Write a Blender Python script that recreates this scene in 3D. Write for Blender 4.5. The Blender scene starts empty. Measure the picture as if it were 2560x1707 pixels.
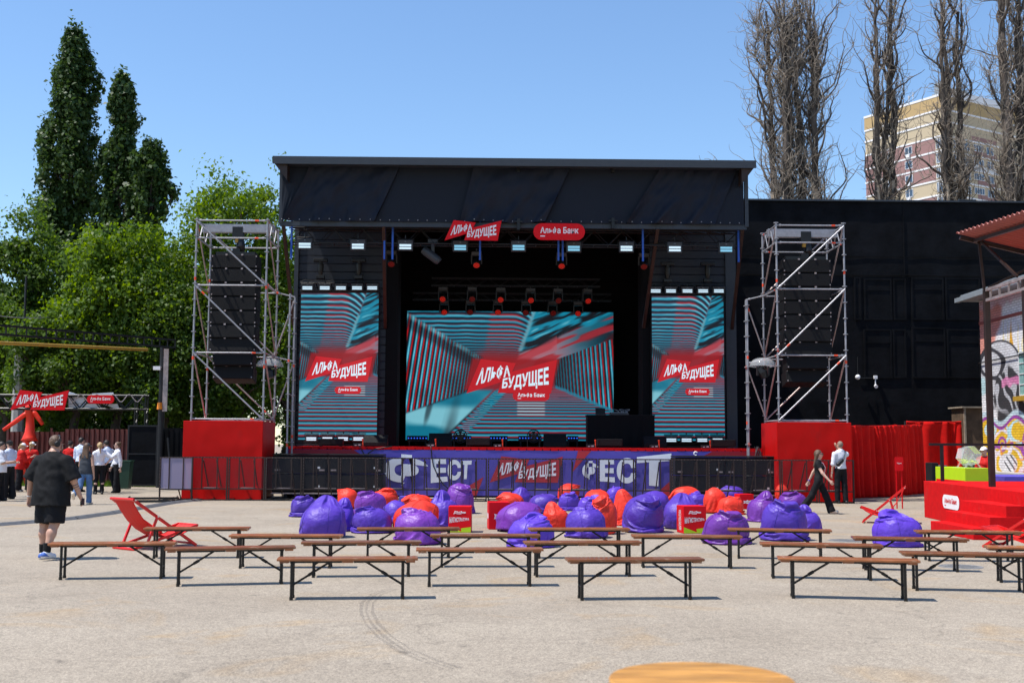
import bpy, math, random
import numpy as np
from mathutils import Vector, Matrix, noise
R = math.radians
random.seed(7); rng = np.random.default_rng(7)
sc = bpy.context.scene
C = sc.collection

# ------------------------------------------------------------ camera, sky, sun, exposure
FPX = 2900.0; CAMZ = 1.72
PITCH = math.atan(256.5/FPX); YAW = R(1.0); ROLL = R(0.3)
fwd = Vector((math.sin(YAW)*math.cos(PITCH), math.cos(YAW)*math.cos(PITCH), math.sin(PITCH)))
r0 = Vector((math.cos(YAW), -math.sin(YAW), 0)); u0 = r0.cross(fwd)
rgt = r0*math.cos(ROLL) + u0*math.sin(ROLL); upv = u0*math.cos(ROLL) - r0*math.sin(ROLL)
EYE = Vector((0, 0, CAMZ))
cd = bpy.data.cameras.new('camera'); cam = bpy.data.objects.new('camera', cd); C.objects.link(cam)
m = Matrix.Identity(4)
for i in range(3):
    m[i][0] = rgt[i]; m[i][1] = upv[i]; m[i][2] = -fwd[i]; m[i][3] = EYE[i]
cam.matrix_world = m
cd.sensor_width = 36; cd.lens = 36*FPX/2560; cd.clip_end = 3000
cd.dof.use_dof = True; cd.dof.focus_distance = 27; cd.dof.aperture_fstop = 2.8
sc.camera = cam
SUND = Vector((.46, .12, -1.0)).normalized()
w = bpy.data.worlds.new("World"); sc.world = w; w.use_nodes = True
nt = w.node_tree; bg = nt.nodes['Background']
sk = nt.nodes.new('ShaderNodeTexSky'); sk.sky_type = 'NISHITA'; sk.sun_disc = False
sk.sun_elevation = math.asin(-SUND.z); sk.sun_rotation = math.atan2(-SUND.x, -SUND.y)
sk.air_density = 1.2; sk.dust_density = 0.0; sk.ozone_density = 4.0; sk.altitude = 0
hs = nt.nodes.new('ShaderNodeMix'); hs.data_type = 'RGBA'; hs.blend_type = 'MULTIPLY'; hs.inputs[0].default_value = 1; hs.inputs[7].default_value = (.97, 1.06, 1.16, 1); nt.links.new(sk.outputs[0], hs.inputs[6]); nt.links.new(hs.outputs[2], bg.inputs[0]); bg.inputs[1].default_value = 0.125
sl = bpy.data.lights.new('sun', 'SUN'); sl.energy = 5.0; sl.angle = R(.5); sl.color = (1, .95, .88)
so = bpy.data.objects.new('sun', sl); C.objects.link(so); so.rotation_euler = SUND.to_track_quat('-Z', 'Y').to_euler(); so.location = (-20, -5, 40)
sc.view_settings.view_transform = 'Standard'; sc.view_settings.look = 'None'
sc.view_settings.exposure = 0.36; sc.view_settings.gamma = 1
sc.cycles.max_bounces = 6; sc.cycles.transparent_max_bounces = 12
sc.cycles.caustics_reflective = False; sc.cycles.caustics_refractive = False

# ------------------------------------------------------------ picture coordinates -> points in the place
VS = 2560/2352
def ray(px, py):
    return fwd + rgt*((px-1280)/FPX) + upv*((853.5-py)/FPX)
def G(px, py, z=0.0):
    d = ray(px, py); t = (z-CAMZ)/d.z
    return EYE + d*t
def W(px, py, Y):
    d = ray(px, py); return EYE + d*(Y/d.y)
def Gv(x, y, z=0.0): return G(x*VS, y*VS, z)
def Wv(x, y, Y): return W(x*VS, y*VS, Y)

# ------------------------------------------------------------ helpers
class MB:
    def __init__(s): s.v = []; s.f = []; s.m = []
    def add(s, vs, fs, m=0):
        o = len(s.v); s.v += [tuple(v) for v in vs]; s.f += [tuple(i+o for i in f) for f in fs]; s.m += [m]*len(fs)
    def ngon(s, pts, m=0): s.add(pts, [tuple(range(len(pts)))], m)
    def box(s, c, d, m=0, M=None):
        x, y, z = d[0]/2, d[1]/2, d[2]/2; c = Vector(c)
        vs = [Vector((a*x, b*y, e*z)) for a in (-1, 1) for b in (-1, 1) for e in (-1, 1)]
        if M is not None: vs = [M @ v for v in vs]
        s.add([v+c for v in vs], [(0, 1, 3, 2), (4, 6, 7, 5), (0, 4, 5, 1), (2, 3, 7, 6), (0, 2, 6, 4), (1, 5, 7, 3)], m)
    def bx(s, x0, x1, y0, y1, z0, z1, m=0): s.box(((x0+x1)/2, (y0+y1)/2, (z0+z1)/2), (x1-x0, y1-y0, z1-z0), m)
    def path(s, pts, rad, n=6, m=0, cap=True, sq=1.0):
        pts = [Vector(p) for p in pts]; k = len(pts)
        if not hasattr(rad, '__len__'): rad = [rad]*k
        rings = []; pu = None
        for i, p in enumerate(pts):
            t = (pts[min(i+1, k-1)]-pts[max(i-1, 0)]).normalized()
            if pu is None:
                a = Vector((0, 0, 1)) if abs(t.z) < .9 else Vector((0, 1, 0))
                pu = (a - t*a.dot(t)).normalized()
            else:
                pu = pu - t*pu.dot(t)
                pu = pu.normalized() if pu.length > 1e-6 else t.orthogonal().normalized()
            b = t.cross(pu)
            rings.append([p + (pu*math.cos(2*math.pi*j/n+math.pi/n) + b*sq*math.sin(2*math.pi*j/n+math.pi/n))*rad[i] for j in range(n)])
        vs = [v for r in rings for v in r]; fs = []
        for i in range(k-1):
            for j in range(n):
                a = i*n+j; b2 = i*n+(j+1) % n
                fs.append((a, b2, b2+n, a+n))
        if cap: fs.append(tuple(reversed(range(n)))); fs.append(tuple(range((k-1)*n, k*n)))
        s.add(vs, fs, m)
    def tube(s, a, b, r, n=8, m=0, r1=None): s.path([a, b], [r, r if r1 is None else r1], n, m)
    def bar(s, a, b, w, m=0): s.path([a, b], w*.7071, 4, m)
    def prism(s, pts, off, m=0):
        k = len(pts); P = [Vector(p) for p in pts]; off = Vector(off)
        fs = [tuple(range(k)), tuple(reversed(range(k, 2*k)))] + [(i, i+k, (i+1) % k+k, (i+1) % k) for i in range(k)]
        s.add(P+[p+off for p in P], fs, m)
    def lathe(s, prof, n=20, c=(0, 0, 0), m=0):
        c = Vector(c); k = len(prof)
        vs = [c+Vector((r*math.cos(2*math.pi*j/n), r*math.sin(2*math.pi*j/n), z)) for r, z in prof for j in range(n)]
        s.add(vs, [(i*n+j, i*n+(j+1) % n, (i+1)*n+(j+1) % n, (i+1)*n+j) for i in range(k-1) for j in range(n)], m)
    def grid(s, fn, nu, nv, m=0):
        vs = [fn(i/nu, j/nv) for j in range(nv+1) for i in range(nu+1)]
        s.add(vs, [(j*(nu+1)+i, j*(nu+1)+i+1, (j+1)*(nu+1)+i+1, (j+1)*(nu+1)+i) for j in range(nv) for i in range(nu)], m)
    def build(s, name, mats, parent=None, smooth=False, bev=0, world=False):
        me = bpy.data.meshes.new(name)
        off = Vector(parent.location) if (world and parent is not None) else None
        if world and parent is not None and parent.parent is not None: off = off + Vector(parent.parent.location)
        vs = s.v if off is None else [tuple(Vector(v)-off) for v in s.v]
        me.from_pydata(vs, [], s.f)
        if not isinstance(mats, (list, tuple)): mats = [mats]
        for q in mats: me.materials.append(q)
        if len(mats) > 1: me.polygons.foreach_set('material_index', s.m)
        me.validate(); me.update()
        return finish(name, me, parent, smooth, bev)
def finish(name, me, parent=None, smooth=False, bev=0):
    if smooth: me.polygons.foreach_set('use_smooth', [True]*len(me.polygons))
    o = bpy.data.objects.new(name, me); C.objects.link(o)
    if parent is not None: o.parent = parent
    if bev:
        b = o.modifiers.new('bevel', 'BEVEL'); b.width = bev; b.segments = 2; b.limit_method = 'ANGLE'
    return o
def np_mesh(name, V, F, mats, parent=None, smooth=False, mi=None):
    V = np.asarray(V, np.float32); F = np.asarray(F, np.int32); n = F.shape[1]
    me = bpy.data.meshes.new(name)
    me.vertices.add(len(V)); me.vertices.foreach_set('co', V.ravel())
    me.loops.add(F.size); me.loops.foreach_set('vertex_index', F.ravel())
    me.polygons.add(len(F)); me.polygons.foreach_set('loop_start', np.arange(0, F.size, n, dtype=np.int32))
    if not isinstance(mats, (list, tuple)): mats = [mats]
    for q in mats: me.materials.append(q)
    if mi is not None: me.polygons.foreach_set('material_index', np.asarray(mi, np.int32))
    me.update(calc_edges=True); me.validate()
    return finish(name, me, parent, smooth)
def tag(o, label, cat, group=None):
    o['label'] = label; o['category'] = cat
    if group: o['group'] = group
    return o
def thing(name, label, cat, loc=(0, 0, 0), rz=0.0, group=None):
    o = bpy.data.objects.new(name, None); C.objects.link(o); o.empty_display_size = .2
    o.location = loc; o.rotation_euler = (0, 0, rz)
    return tag(o, label, cat, group)
def kids(o): return [c for c in bpy.data.objects if c.parent is o]
def dup(root, loc, rz=0.0, label=None, group=None, rot=None):
    def rec(o, par):
        c = o.copy(); C.objects.link(c); c.parent = par
        for ch in list(o.children): rec(ch, c)
        return c
    r = rec(root, None); r.location = loc; r.rotation_euler = rot or (0, 0, rz)
    if label: r['label'] = label
    if group: r['group'] = group
    return r
def struct(o, kind='structure'): o['kind'] = kind; return o

# ------------------------------------------------------------ materials
def mat(name, col, rough=.6, metal=0.0, var=.12, vs=5.0, bump=0.0, bs=40.0, spec=.5, coat=0.0, alpha=1.0, trans=0.0, rnd=0.0, stretch=None, ior=1.45):
    m = bpy.data.materials.new(name); m.use_nodes = True; nt = m.node_tree; N = nt.nodes; L = nt.links
    b = N['Principled BSDF']; b.inputs['Roughness'].default_value = rough; b.inputs['Metallic'].default_value = metal
    b.inputs['Specular IOR Level'].default_value = spec; b.inputs['Coat Weight'].default_value = coat
    b.inputs['Alpha'].default_value = alpha; b.inputs['Transmission Weight'].default_value = trans; b.inputs['IOR'].default_value = ior
    tc = N.new('ShaderNodeTexCoord'); src = tc.outputs['Object']
    if stretch:
        mp = N.new('ShaderNodeMapping'); mp.inputs['Scale'].default_value = stretch; L.new(src, mp.inputs[0]); src = mp.outputs[0]
    if var or rnd:
        nz = N.new('ShaderNodeTexNoise'); nz.inputs['Scale'].default_value = vs; nz.inputs['Detail'].default_value = 6; nz.inputs['Roughness'].default_value = .65
        L.new(src, nz.inputs['Vector'])
        cr = N.new('ShaderNodeValToRGB'); cr.color_ramp.elements[0].position = .3; cr.color_ramp.elements[1].position = .7
        cr.color_ramp.elements[0].color = tuple(c*(1-var) for c in col)+(1,); cr.color_ramp.elements[1].color = tuple(min(1, c*(1+var)) for c in col)+(1,)
        L.new(nz.outputs['Fac'], cr.inputs[0]); out = cr.outputs[0]
        if rnd:
            oi = N.new('ShaderNodeObjectInfo'); mr = N.new('ShaderNodeMapRange'); mr.inputs[3].default_value = 1-rnd; mr.inputs[4].default_value = 1+rnd
            L.new(oi.outputs['Random'], mr.inputs[0]); hs = N.new('ShaderNodeHueSaturation'); L.new(mr.outputs[0], hs.inputs['Value']); L.new(out, hs.inputs['Color']); out = hs.outputs[0]
        L.new(out, b.inputs['Base Color'])
        rr = N.new('ShaderNodeMapRange'); rr.inputs[3].default_value = max(0, rough-.08); rr.inputs[4].default_value = min(1, rough+.08)
        L.new(nz.outputs['Fac'], rr.inputs[0]); L.new(rr.outputs[0], b.inputs['Roughness'])
    else: b.inputs['Base Color'].default_value = tuple(col)+(1,)
    if bump:
        n2 = N.new('ShaderNodeTexNoise'); n2.inputs['Scale'].default_value = bs; n2.inputs['Detail'].default_value = 4; L.new(src, n2.inputs['Vector'])
        bp = N.new('ShaderNodeBump'); bp.inputs['Strength'].default_value = bump; bp.inputs['Distance'].default_value = .02
        L.new(n2.outputs['Fac'], bp.inputs['Height']); L.new(bp.outputs[0], b.inputs['Normal'])
    return m
def emit(name, col, s):
    m = bpy.data.materials.new(name); m.use_nodes = True; b = m.node_tree.nodes['Principled BSDF']
    b.inputs['Base Color'].default_value = tuple(c*.3 for c in col)+(1,); b.inputs['Emission Color'].default_value = tuple(col)+(1,); b.inputs['Emission Strength'].default_value = s
    return m
def see_through(name, col, fac, rough=.5, metal=0):
    m = bpy.data.materials.new(name); m.use_nodes = True; nt = m.node_tree; b = nt.nodes['Principled BSDF']
    b.inputs['Base Color'].default_value = tuple(col)+(1,); b.inputs['Roughness'].default_value = rough; b.inputs['Metallic'].default_value = metal; b.inputs['Alpha'].default_value = fac
    return m
def leafmat(name, col, tr=.5, var=.4):
    m = bpy.data.materials.new(name); m.use_nodes = True; nt = m.node_tree; N = nt.nodes; L = nt.links
    for n in list(N): N.remove(n)
    out = N.new('ShaderNodeOutputMaterial'); tc = N.new('ShaderNodeTexCoord'); nz = N.new('ShaderNodeTexNoise'); nz.inputs['Scale'].default_value = 1.1; nz.inputs['Detail'].default_value = 8; nz.inputs['Roughness'].default_value = .8
    L.new(tc.outputs['Object'], nz.inputs['Vector']); cr = N.new('ShaderNodeValToRGB')
    e = cr.color_ramp.elements; e[0].position = .3; e[1].position = .72
    e[0].color = (col[0]*(1-var), col[1]*(1-var*.8), col[2]*(1-var*.5), 1); e[1].color = (col[0]*(1+var*1.2), col[1]*(1+var*.8), col[2], 1)
    L.new(nz.outputs['Fac'], cr.inputs[0])
    pb = N.new('ShaderNodeBsdfPrincipled'); pb.inputs['Roughness'].default_value = .5; pb.inputs['Specular IOR Level'].default_value = .3; L.new(cr.outputs[0], pb.inputs['Base Color'])
    tl = N.new('ShaderNodeBsdfTranslucent'); hs = N.new('ShaderNodeHueSaturation'); hs.inputs['Value'].default_value = 1.7; hs.inputs['Hue'].default_value = .48; hs.inputs['Saturation'].default_value = 1.1
    L.new(cr.outputs[0], hs.inputs['Color']); L.new(hs.outputs[0], tl.inputs['Color'])
    mx = N.new('ShaderNodeMixShader'); mx.inputs[0].default_value = tr; L.new(pb.outputs[0], mx.inputs[1]); L.new(tl.outputs[0], mx.inputs[2]); L.new(mx.outputs[0], out.inputs['Surface'])
    return m

def asphalt():
    m = bpy.data.materials.new('worn_asphalt'); m.use_nodes = True; nt = m.node_tree; N = nt.nodes; L = nt.links; b = N['Principled BSDF']
    tc = N.new('ShaderNodeTexCoord'); P = tc.outputs['Object']
    def nz(s, d=5, r=.6, dist=0):
        n = N.new('ShaderNodeTexNoise'); n.inputs['Scale'].default_value = s; n.inputs['Detail'].default_value = d; n.inputs['Roughness'].default_value = r; n.inputs['Distortion'].default_value = dist
        L.new(P, n.inputs['Vector']); return n.outputs['Fac']
    def ramp(f, p0, c0, p1, c1):
        c = N.new('ShaderNodeValToRGB'); e = c.color_ramp.elements; e[0].position = p0; e[1].position = p1; e[0].color = c0+(1,); e[1].color = c1+(1,); L.new(f, c.inputs[0]); return c.outputs[0]
    def mul(a, b2, f=1.0, t='MULTIPLY'):
        x = N.new('ShaderNodeMix'); x.data_type = 'RGBA'; x.blend_type = t; x.inputs[0].default_value = f; L.new(a, x.inputs[6]); L.new(b2, x.inputs[7]); return x.outputs[2]
    base = ramp(nz(.35, 8, .7), .3, (.270, .229, .180), .7, (.362, .314, .252))
    vo = N.new('ShaderNodeTexVoronoi'); vo.inputs['Scale'].default_value = 75; L.new(P, vo.inputs['Vector'])
    sp = ramp(vo.outputs['Color'], .05, (.6, .59, .58), .95, (1.38, 1.35, 1.3))
    g = mul(base, sp, .9)
    g = mul(g, ramp(nz(180, 3, .7), .3, (.72, .72, .72), .7, (1.25, 1.25, 1.25)), .8)
    g = mul(g, ramp(nz(9, 6, .75), .35, (.86, .86, .86), .65, (1.1, 1.1, 1.1)), .8)
    # oil-darkened patches and ochre stains
    g = mul(g, ramp(nz(.9, 6, .7, .6), .58, (1, 1, 1), .72, (.76, .75, .75)), .9)
    g = mul(g, ramp(nz(.55, 4, .6, 1.2), .56, (1, 1, 1), .72, (1.08, .92, .70)), .9)
    g = mul(g, ramp(nz(3.1, 3, .5, .3), .68, (1, 1, 1), .75, (.60, .60, .61)), .8)
    # one thin crack net
    v2 = N.new('ShaderNodeTexVoronoi'); v2.feature = 'DISTANCE_TO_EDGE'; v2.inputs['Scale'].default_value = .16
    mp = N.new('ShaderNodeVectorMath'); mp.operation = 'ADD'; n3 = N.new('ShaderNodeTexNoise'); n3.inputs['Scale'].default_value = 1.5; n3.inputs['Detail'].default_value = 5; L.new(P, n3.inputs['Vector'])
    L.new(P, mp.inputs[0]); L.new(n3.outputs['Color'], mp.inputs[1]); L.new(mp.outputs[0], v2.inputs['Vector'])
    g = mul(g, ramp(v2.outputs['Distance'], .0, (.72, .72, .72), .003, (1, 1, 1)), .8)
    L.new(g, b.inputs['Base Color']); b.inputs['Roughness'].default_value = .85; b.inputs['Specular IOR Level'].default_value = .3
    bp = N.new('ShaderNodeBump'); bp.inputs['Strength'].default_value = .5; bp.inputs['Distance'].default_value = .006; L.new(vo.outputs['Distance'], bp.inputs['Height']); L.new(bp.outputs[0], b.inputs['Normal'])
    return m
M = dict(
    asphalt=asphalt(), black=mat('black_steel', (.012, .012, .013), .38, .3, .2), matte=mat('matte_black', (.010, .010, .011), .7, 0, .3, spec=.25),
    deep=mat('interior_black', (.004, .004, .005), .8, 0, .2, spec=.15), clad=mat('dark_cladding', (.017, .021, .031), .55, 0, .2, 2, .3, 3, spec=.4),
    wall=mat('black_painted_wall', (.0062, .0068, .0085), .9, 0, .6, 1.0, .35, 6, spec=.12), tarp=mat('glossy_tarp', (.009, .012, .022), .6, 0, .2, 2, .25, 6, spec=.22),
    mesh_cloth=mat('mesh_cloth', (.013, .017, .026), .8, 0, .12, 30, 0, 1, spec=.2), roof=mat('dark_fascia', (.026, .032, .042), .5, 0, .1),
    rust=mat('brown_steel', (.030, .017, .014), .5, .2, .3), galv=mat('galvanised_tube', (.30, .30, .32), .5, .35, .2, 6), galvdull=mat('dull_tube', (.34, .28, .27), .5, .5, .3, 6),
    orange=mat('orange_mark', (.75, .07, .02), .5), red=mat('red_panel', (.50, .003, .002), .4, 0, .06, 2, .10, 1.2, spec=.16), redcloth=mat('red_cloth', (.50, .010, .008), .7, 0, .12, 4, .2, 60, spec=.25),
    carpet=mat('red_carpet', (.56, .010, .012), .95, 0, .12, 8, .4, 150, spec=.06), curtain=mat('red_curtain', (.60, .006, .004), .75, 0, .15, 3, .2, 80, spec=.2),
    signred=mat('sign_red', (.66, .004, .010), .5, 0, .04, spec=.2), white=mat('white_print', (.80, .80, .82), .5, 0, .03), banner=mat('purple_banner', (.085, .065, .38), .6, 0, .1, 1.5, .15, 3),
    bannerred=mat('banner_red', (.42, .022, .032), .6, 0, .08), bannerwhite=mat('banner_white', (.84, .85, .90), .6, 0, .05), bannercrim=mat('banner_crimson', (.30, .006, .018), .6, 0, .08),
    barmesh=see_through('perforated_mesh', (.04, .036, .05), .11, .4, .2), barmesh_lit=see_through('lit_perforated_mesh', (.34, .29, .42), .62, .4, .2),  # second mesh is a paler copy with sunlight put into its colour
    wood=mat('varnished_plank', (.27, .088, .026), .33, 0, .45, 3, .2, 20, coat=.35, rnd=.28, stretch=(1, 14, 14)), woodraw=mat('raw_edge', (.34, .18, .08), .6, 0, .3, 20, rnd=.2),
    legblack=mat('black_leg_paint', (.010, .009, .009), .35, .2, .2), pine=mat('pine_table_top', (.56, .27, .06), .4, 0, .55, 2.2, .1, 12, coat=.3, stretch=(1, 9, 1)),
    violet=mat('violet_nylon', (.088, .034, .40), .50, 0, .10, 2, .75, 15, spec=.5, rnd=.2), purple=mat('purple_nylon', (.16, .032, .32), .44, 0, .10, 2, .75, 15, spec=.5, rnd=.18),
    orangered=mat('orange_red_nylon', (.75, .040, .020), .52, 0, .08, 2, .75, 15, spec=.35, rnd=.08), seamv=mat('violet_seam', (.075, .035, .36), .7), seamr=mat('red_seam', (.55, .03, .015), .7), seamp=mat('purple_seam', (.13, .03, .28), .7),
    lime=mat('lime_panel', (.42, .62, .008), .5, 0, .05), clear=see_through('clear_acrylic', (.85, .9, .92), .22, .08), paper=mat('lime_paper', (.62, .75, .06), .6, 0, .2, 30),
    deckred=mat('red_deckchair_frame', (.62, .010, .008), .35, 0, .08), decksl=mat('red_deckchair_sling', (.62, .012, .008), .65, 0, .06), chrome=mat('bolt_steel', (.6, .6, .6), .3, .9, 0),
    grey=mat('grey_rubber', (.085, .087, .092), .6, 0, .3, 10), darkgrey=mat('dark_grey_case', (.030, .031, .034), .5, 0, .2), spk=mat('speaker_black', (.006, .006, .007), .6, 0, .25, 12, .4, 160, spec=.2),
    spkgrille=mat('speaker_grille', (.008, .008, .009), .6, .1, .2, 60, .5, 240, spec=.2), concrete=mat('concrete', (.34, .33, .31), .85, 0, .2, 3, .3, 30), fence=mat('oxide_fence', (.115, .026, .022), .55, 0, .25, 2),
    pipe=mat('yellow_pipe', (.40, .24, .03), .5, 0, .15), iron=mat('dark_iron', (.014, .014, .016), .5, .3, .3), inflate=mat('inflatable_red', (.80, .035, .015), .45, 0, .05, 3, .2, 5), bin=mat('green_bin', (.012, .05, .03), .5),
    skin=mat('skin', (.48, .27, .19), .5, 0, .08, 20), skin2=mat('pale_skin', (.58, .36, .27), .5, 0, .08, 20), eye=mat('eye_dark', (.02, .015, .012), .3), lip=mat('lips', (.36, .12, .10), .5),
    tee=mat('black_tee', (.011, .011, .012), .8, 0, .2, 6, .3, 14, spec=.2), trouser=mat('black_trousers', (.009, .009, .011), .75, 0, .2, 6, .3, 14, spec=.2), shirt=mat('white_shirt', (.72, .73, .78), .7, 0, .05, 6, .3, 14), shirtb=mat('pale_blue_shirt', (.56, .63, .78), .7, 0, .05, 6, .3, 14),
    jean=mat('blue_denim', (.075, .15, .30), .8, 0, .25, 7, .3, 30), vest=mat('charcoal_vest', (.03, .035, .045), .8, 0, .2), hairdk=mat('dark_hair', (.022, .014, .010), .5, 0, .3, 40, .4, 90), hairbr=mat('brown_hair', (.10, .055, .03), .5, 0, .35, 40, .4, 90), hairbl=mat('blonde_hair', (.42, .28, .13), .5, 0, .3, 40, .4, 90), hairgy=mat('shaved_hair', (.22, .16, .12), .7, 0, .2, 60),
    shoeblk=mat('black_shoe', (.012, .012, .012), .4), shoewht=mat('white_shoe', (.66, .66, .68), .5), shoeblu=mat('blue_shoe_panel', (.05, .12, .42), .5), cream=mat('cream_shoe', (.70, .60, .48), .6),
    bark=mat('bark', (.075, .055, .042), .9, 0, .4, 3, .8, 8), deadbark=mat('dead_bark', (.085, .067, .055), .9, 0, .75, 2.2, .9, 10, stretch=(3, 3, .6)), twig=mat('grey_twigs', (.27, .225, .18), .85, 0, .45, 2), bare=mat('peeled_trunk', (.50, .40, .30), .8, 0, .25, 2, .3, 8, stretch=(3, 3, .4)),
    leafA=leafmat('bright_leaves', (.092, .170, .018), .5, .5), leafB=leafmat('mid_leaves', (.064, .125, .018), .5, .5), leafP=leafmat('poplar_leaves', (.040, .082, .022), .3), grassm=leafmat('grass_blades', (.08, .16, .02)),
    brickY=mat('yellow_brick', (.48, .395, .27), .85, 0, .10, 40), brickO=mat('ochre_brick', (.44, .31, .15), .85, 0, .10, 40), brickR=mat('rose_brick', (.29, .165, .155), .85, 0, .14, 40), band=mat('white_band', (.74, .74, .76), .7, 0, .05), pane=mat('window_glass', (.055, .085, .13), .08, 0, .3, .4, spec=.8), pvc=mat('window_frame', (.75, .76, .78), .5, 0, .04),
    greyroof=mat('grey_sheet', (.30, .34, .37), .45, .3, .1), canopy=mat('red_corrugated', (.30, .085, .07), .6, 0, .12), purplemat=mat('violet_mat', (.085, .065, .42), .7), rope=mat('black_cable', (.012, .012, .012), .5),
    blue=mat('blue_strap', (.02, .09, .42), .6), ledw=emit('strobe_glow', (.66, .86, 1.0), .72), ledc=emit('strobe_cyan', (.25, .62, .85), .62), ledr=emit('red_lens_glow', (.75, .02, .01), .5), ledrd=emit('red_lens_dim', (.25, .008, .006), .3), ledb=emit('blue_led', (.02, .10, .75), 1.2),
    scr=None, stucco=mat('white_stucco', (.62, .62, .62), .8),
)
def scuff(m, col, scale, lo, hi, stretch, amt):
    nt = m.node_tree; N = nt.nodes; L = nt.links; b = N['Principled BSDF']; src = b.inputs['Base Color'].links[0].from_socket
    tc = N.new('ShaderNodeTexCoord'); oi = N.new('ShaderNodeObjectInfo'); ad = N.new('ShaderNodeVectorMath'); ad.operation = 'ADD'; mp = N.new('ShaderNodeMapping'); mp.inputs['Scale'].default_value = stretch
    L.new(tc.outputs['Object'], ad.inputs[0]); L.new(oi.outputs['Location'], ad.inputs[1]); L.new(ad.outputs[0], mp.inputs[0]); nz = N.new('ShaderNodeTexNoise'); nz.inputs['Scale'].default_value = scale; nz.inputs['Detail'].default_value = 7; nz.inputs['Roughness'].default_value = .7; L.new(mp.outputs[0], nz.inputs['Vector'])
    mr = N.new('ShaderNodeMapRange'); mr.inputs[1].default_value = lo; mr.inputs[2].default_value = hi; mr.inputs[4].default_value = amt; L.new(nz.outputs['Fac'], mr.inputs[0])
    mx = N.new('ShaderNodeMix'); mx.data_type = 'RGBA'; L.new(mr.outputs[0], mx.inputs[0]); L.new(src, mx.inputs[6]); mx.inputs[7].default_value = col+(1,); L.new(mx.outputs[2], b.inputs['Base Color'])
scuff(M['wood'], (.50, .34, .22), 5, .56, .72, (1.5, 5, 5), .85); scuff(M['wood'], (.05, .018, .008), 4, .54, .74, (.8, 14, 14), .8)
scuff(M['legblack'], (.12, .08, .06), 14, .62, .72, (1, 1, 1), .6); scuff(M['red'], (.30, .012, .01), 2.2, .55, .75, (1, 1, .5), .6); scuff(M['carpet'], (.40, .06, .05), 3, .58, .72, (1, 1, 1), .6)
scuff(M['tee'], (.035, .035, .037), 2.5, .5, .75, (1, 1, 1), .8); scuff(M['pine'], (.28, .10, .02), 3, .5, .7, (.7, 9, 9), .8)
def attr_emit(name, att, s):
    m = bpy.data.materials.new(name); m.use_nodes = True; nt = m.node_tree; b = nt.nodes['Principled BSDF']; a = nt.nodes.new('ShaderNodeAttribute'); a.attribute_name = att
    b.inputs['Base Color'].default_value = (.006, .006, .006, 1); b.inputs['Roughness'].default_value = .5
    nt.links.new(a.outputs['Color'], b.inputs['Emission Color']); b.inputs['Emission Strength'].default_value = s
    return m
M['scr'] = attr_emit('led_wall', 'picture', .68)
M['scrred'] = emit('screen_red', (.56, .006, .012), .62); M['scrwhite'] = emit('screen_white', (.62, .82, .92), .75)

# ------------------------------------------------------------ writing
_tc = {}
def text(s, bold=.012):
    if (s, bold) in _tc: return _tc[(s, bold)]
    c = bpy.data.curves.new('t', 'FONT'); c.body = s; c.offset = bold; c.resolution_u = 3; c.space_character = 1.04
    o = bpy.data.objects.new('t', c); C.objects.link(o); bpy.context.view_layer.update()
    me = bpy.data.meshes.new_from_object(o.evaluated_get(bpy.context.evaluated_depsgraph_get()))
    V = [Vector(v.co) for v in me.vertices]; F = [tuple(p.vertices) for p in me.polygons]
    bpy.data.objects.remove(o); bpy.data.meshes.remove(me); bpy.data.curves.remove(c)
    x0 = min(v.x for v in V); x1 = max(v.x for v in V); y0 = min(v.y for v in V); y1 = max(v.y for v in V)
    _tc[(s, bold)] = ([((v.x-x0)/(x1-x0), (v.y-y0)/(y1-y0)) for v in V], F)
    return _tc[(s, bold)]
def add_text(mb, s, TL, TR, BR, BL, m=0, bold=.012):
    V, F = text(s, bold); TL, TR, BR, BL = map(Vector, (TL, TR, BR, BL))
    mb.add([(BL*(1-u)+BR*u)*(1-v)+(TL*(1-u)+TR*u)*v for u, v in V], F, m)
def frame(o, ux, uy): 
    o, ux, uy = Vector(o), Vector(ux), Vector(uy)
    return lambda x, y, d=0.0, n=ux.cross(uy).normalized(): o+ux*x+uy*y+n*d
FLAG = [(455, 30), (598, 45), (583, 78), (768, 30), (743, 162), (525, 160), (540, 118), (397, 163)]
def lg(p): return ((p[0]-582)/371, (96-p[1])/371)
def logo_board(mb, fr, m=0, th=.05):
    P = [lg(p) for p in FLAG]; a = [fr(x, y, th) for x, y in P]; b = [fr(x, y, 0) for x, y in P]; k = len(P)
    # two convex-ish flags so the face triangulates cleanly
    mb.add(a+b, [(0, 7, 6, 2, 1)[::1], (6, 5, 4, 3, 2)] + [(i, (i+1) % k, (i+1) % k+k, i+k) for i in range(k)] + [(1+k, 2+k, 6+k, 7+k, 0+k), (2+k, 3+k, 4+k, 5+k, 6+k)], m)
def logo_text(mb, fr, m=0, d=.056):
    q = lambda *ps: [fr(*lg(p), d) for p in ps]
    add_text(mb, 'АЛЬФА', *q((452, 62), (574, 52), (576, 97), (434, 134)), m, .034)
    add_text(mb, 'БУДУЩЕЕ', *q((546, 106), (733, 58), (734, 140), (541, 150)), m, .034)
def pill_board(mb, fr, w, h, m=0, th=.05, n=10):
    P = []; r = h/2
    for k in range(n+1):
        a = -math.pi/2+math.pi*k/n; P.append((w/2-r+r*math.cos(a), r*math.sin(a)))
    for k in range(n+1):
        a = math.pi/2+math.pi*k/n; P.append((-w/2+r+r*math.cos(a), r*math.sin(a)))
    k = len(P); a = [fr(x, y, th) for x, y in P]; b = [fr(x, y, 0) for x, y in P]
    mb.add(a+b, [tuple(range(k)), tuple(reversed(range(k, 2*k)))]+[(i, i+k, (i+1) % k+k, (i+1) % k) for i in range(k)], m)
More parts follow.
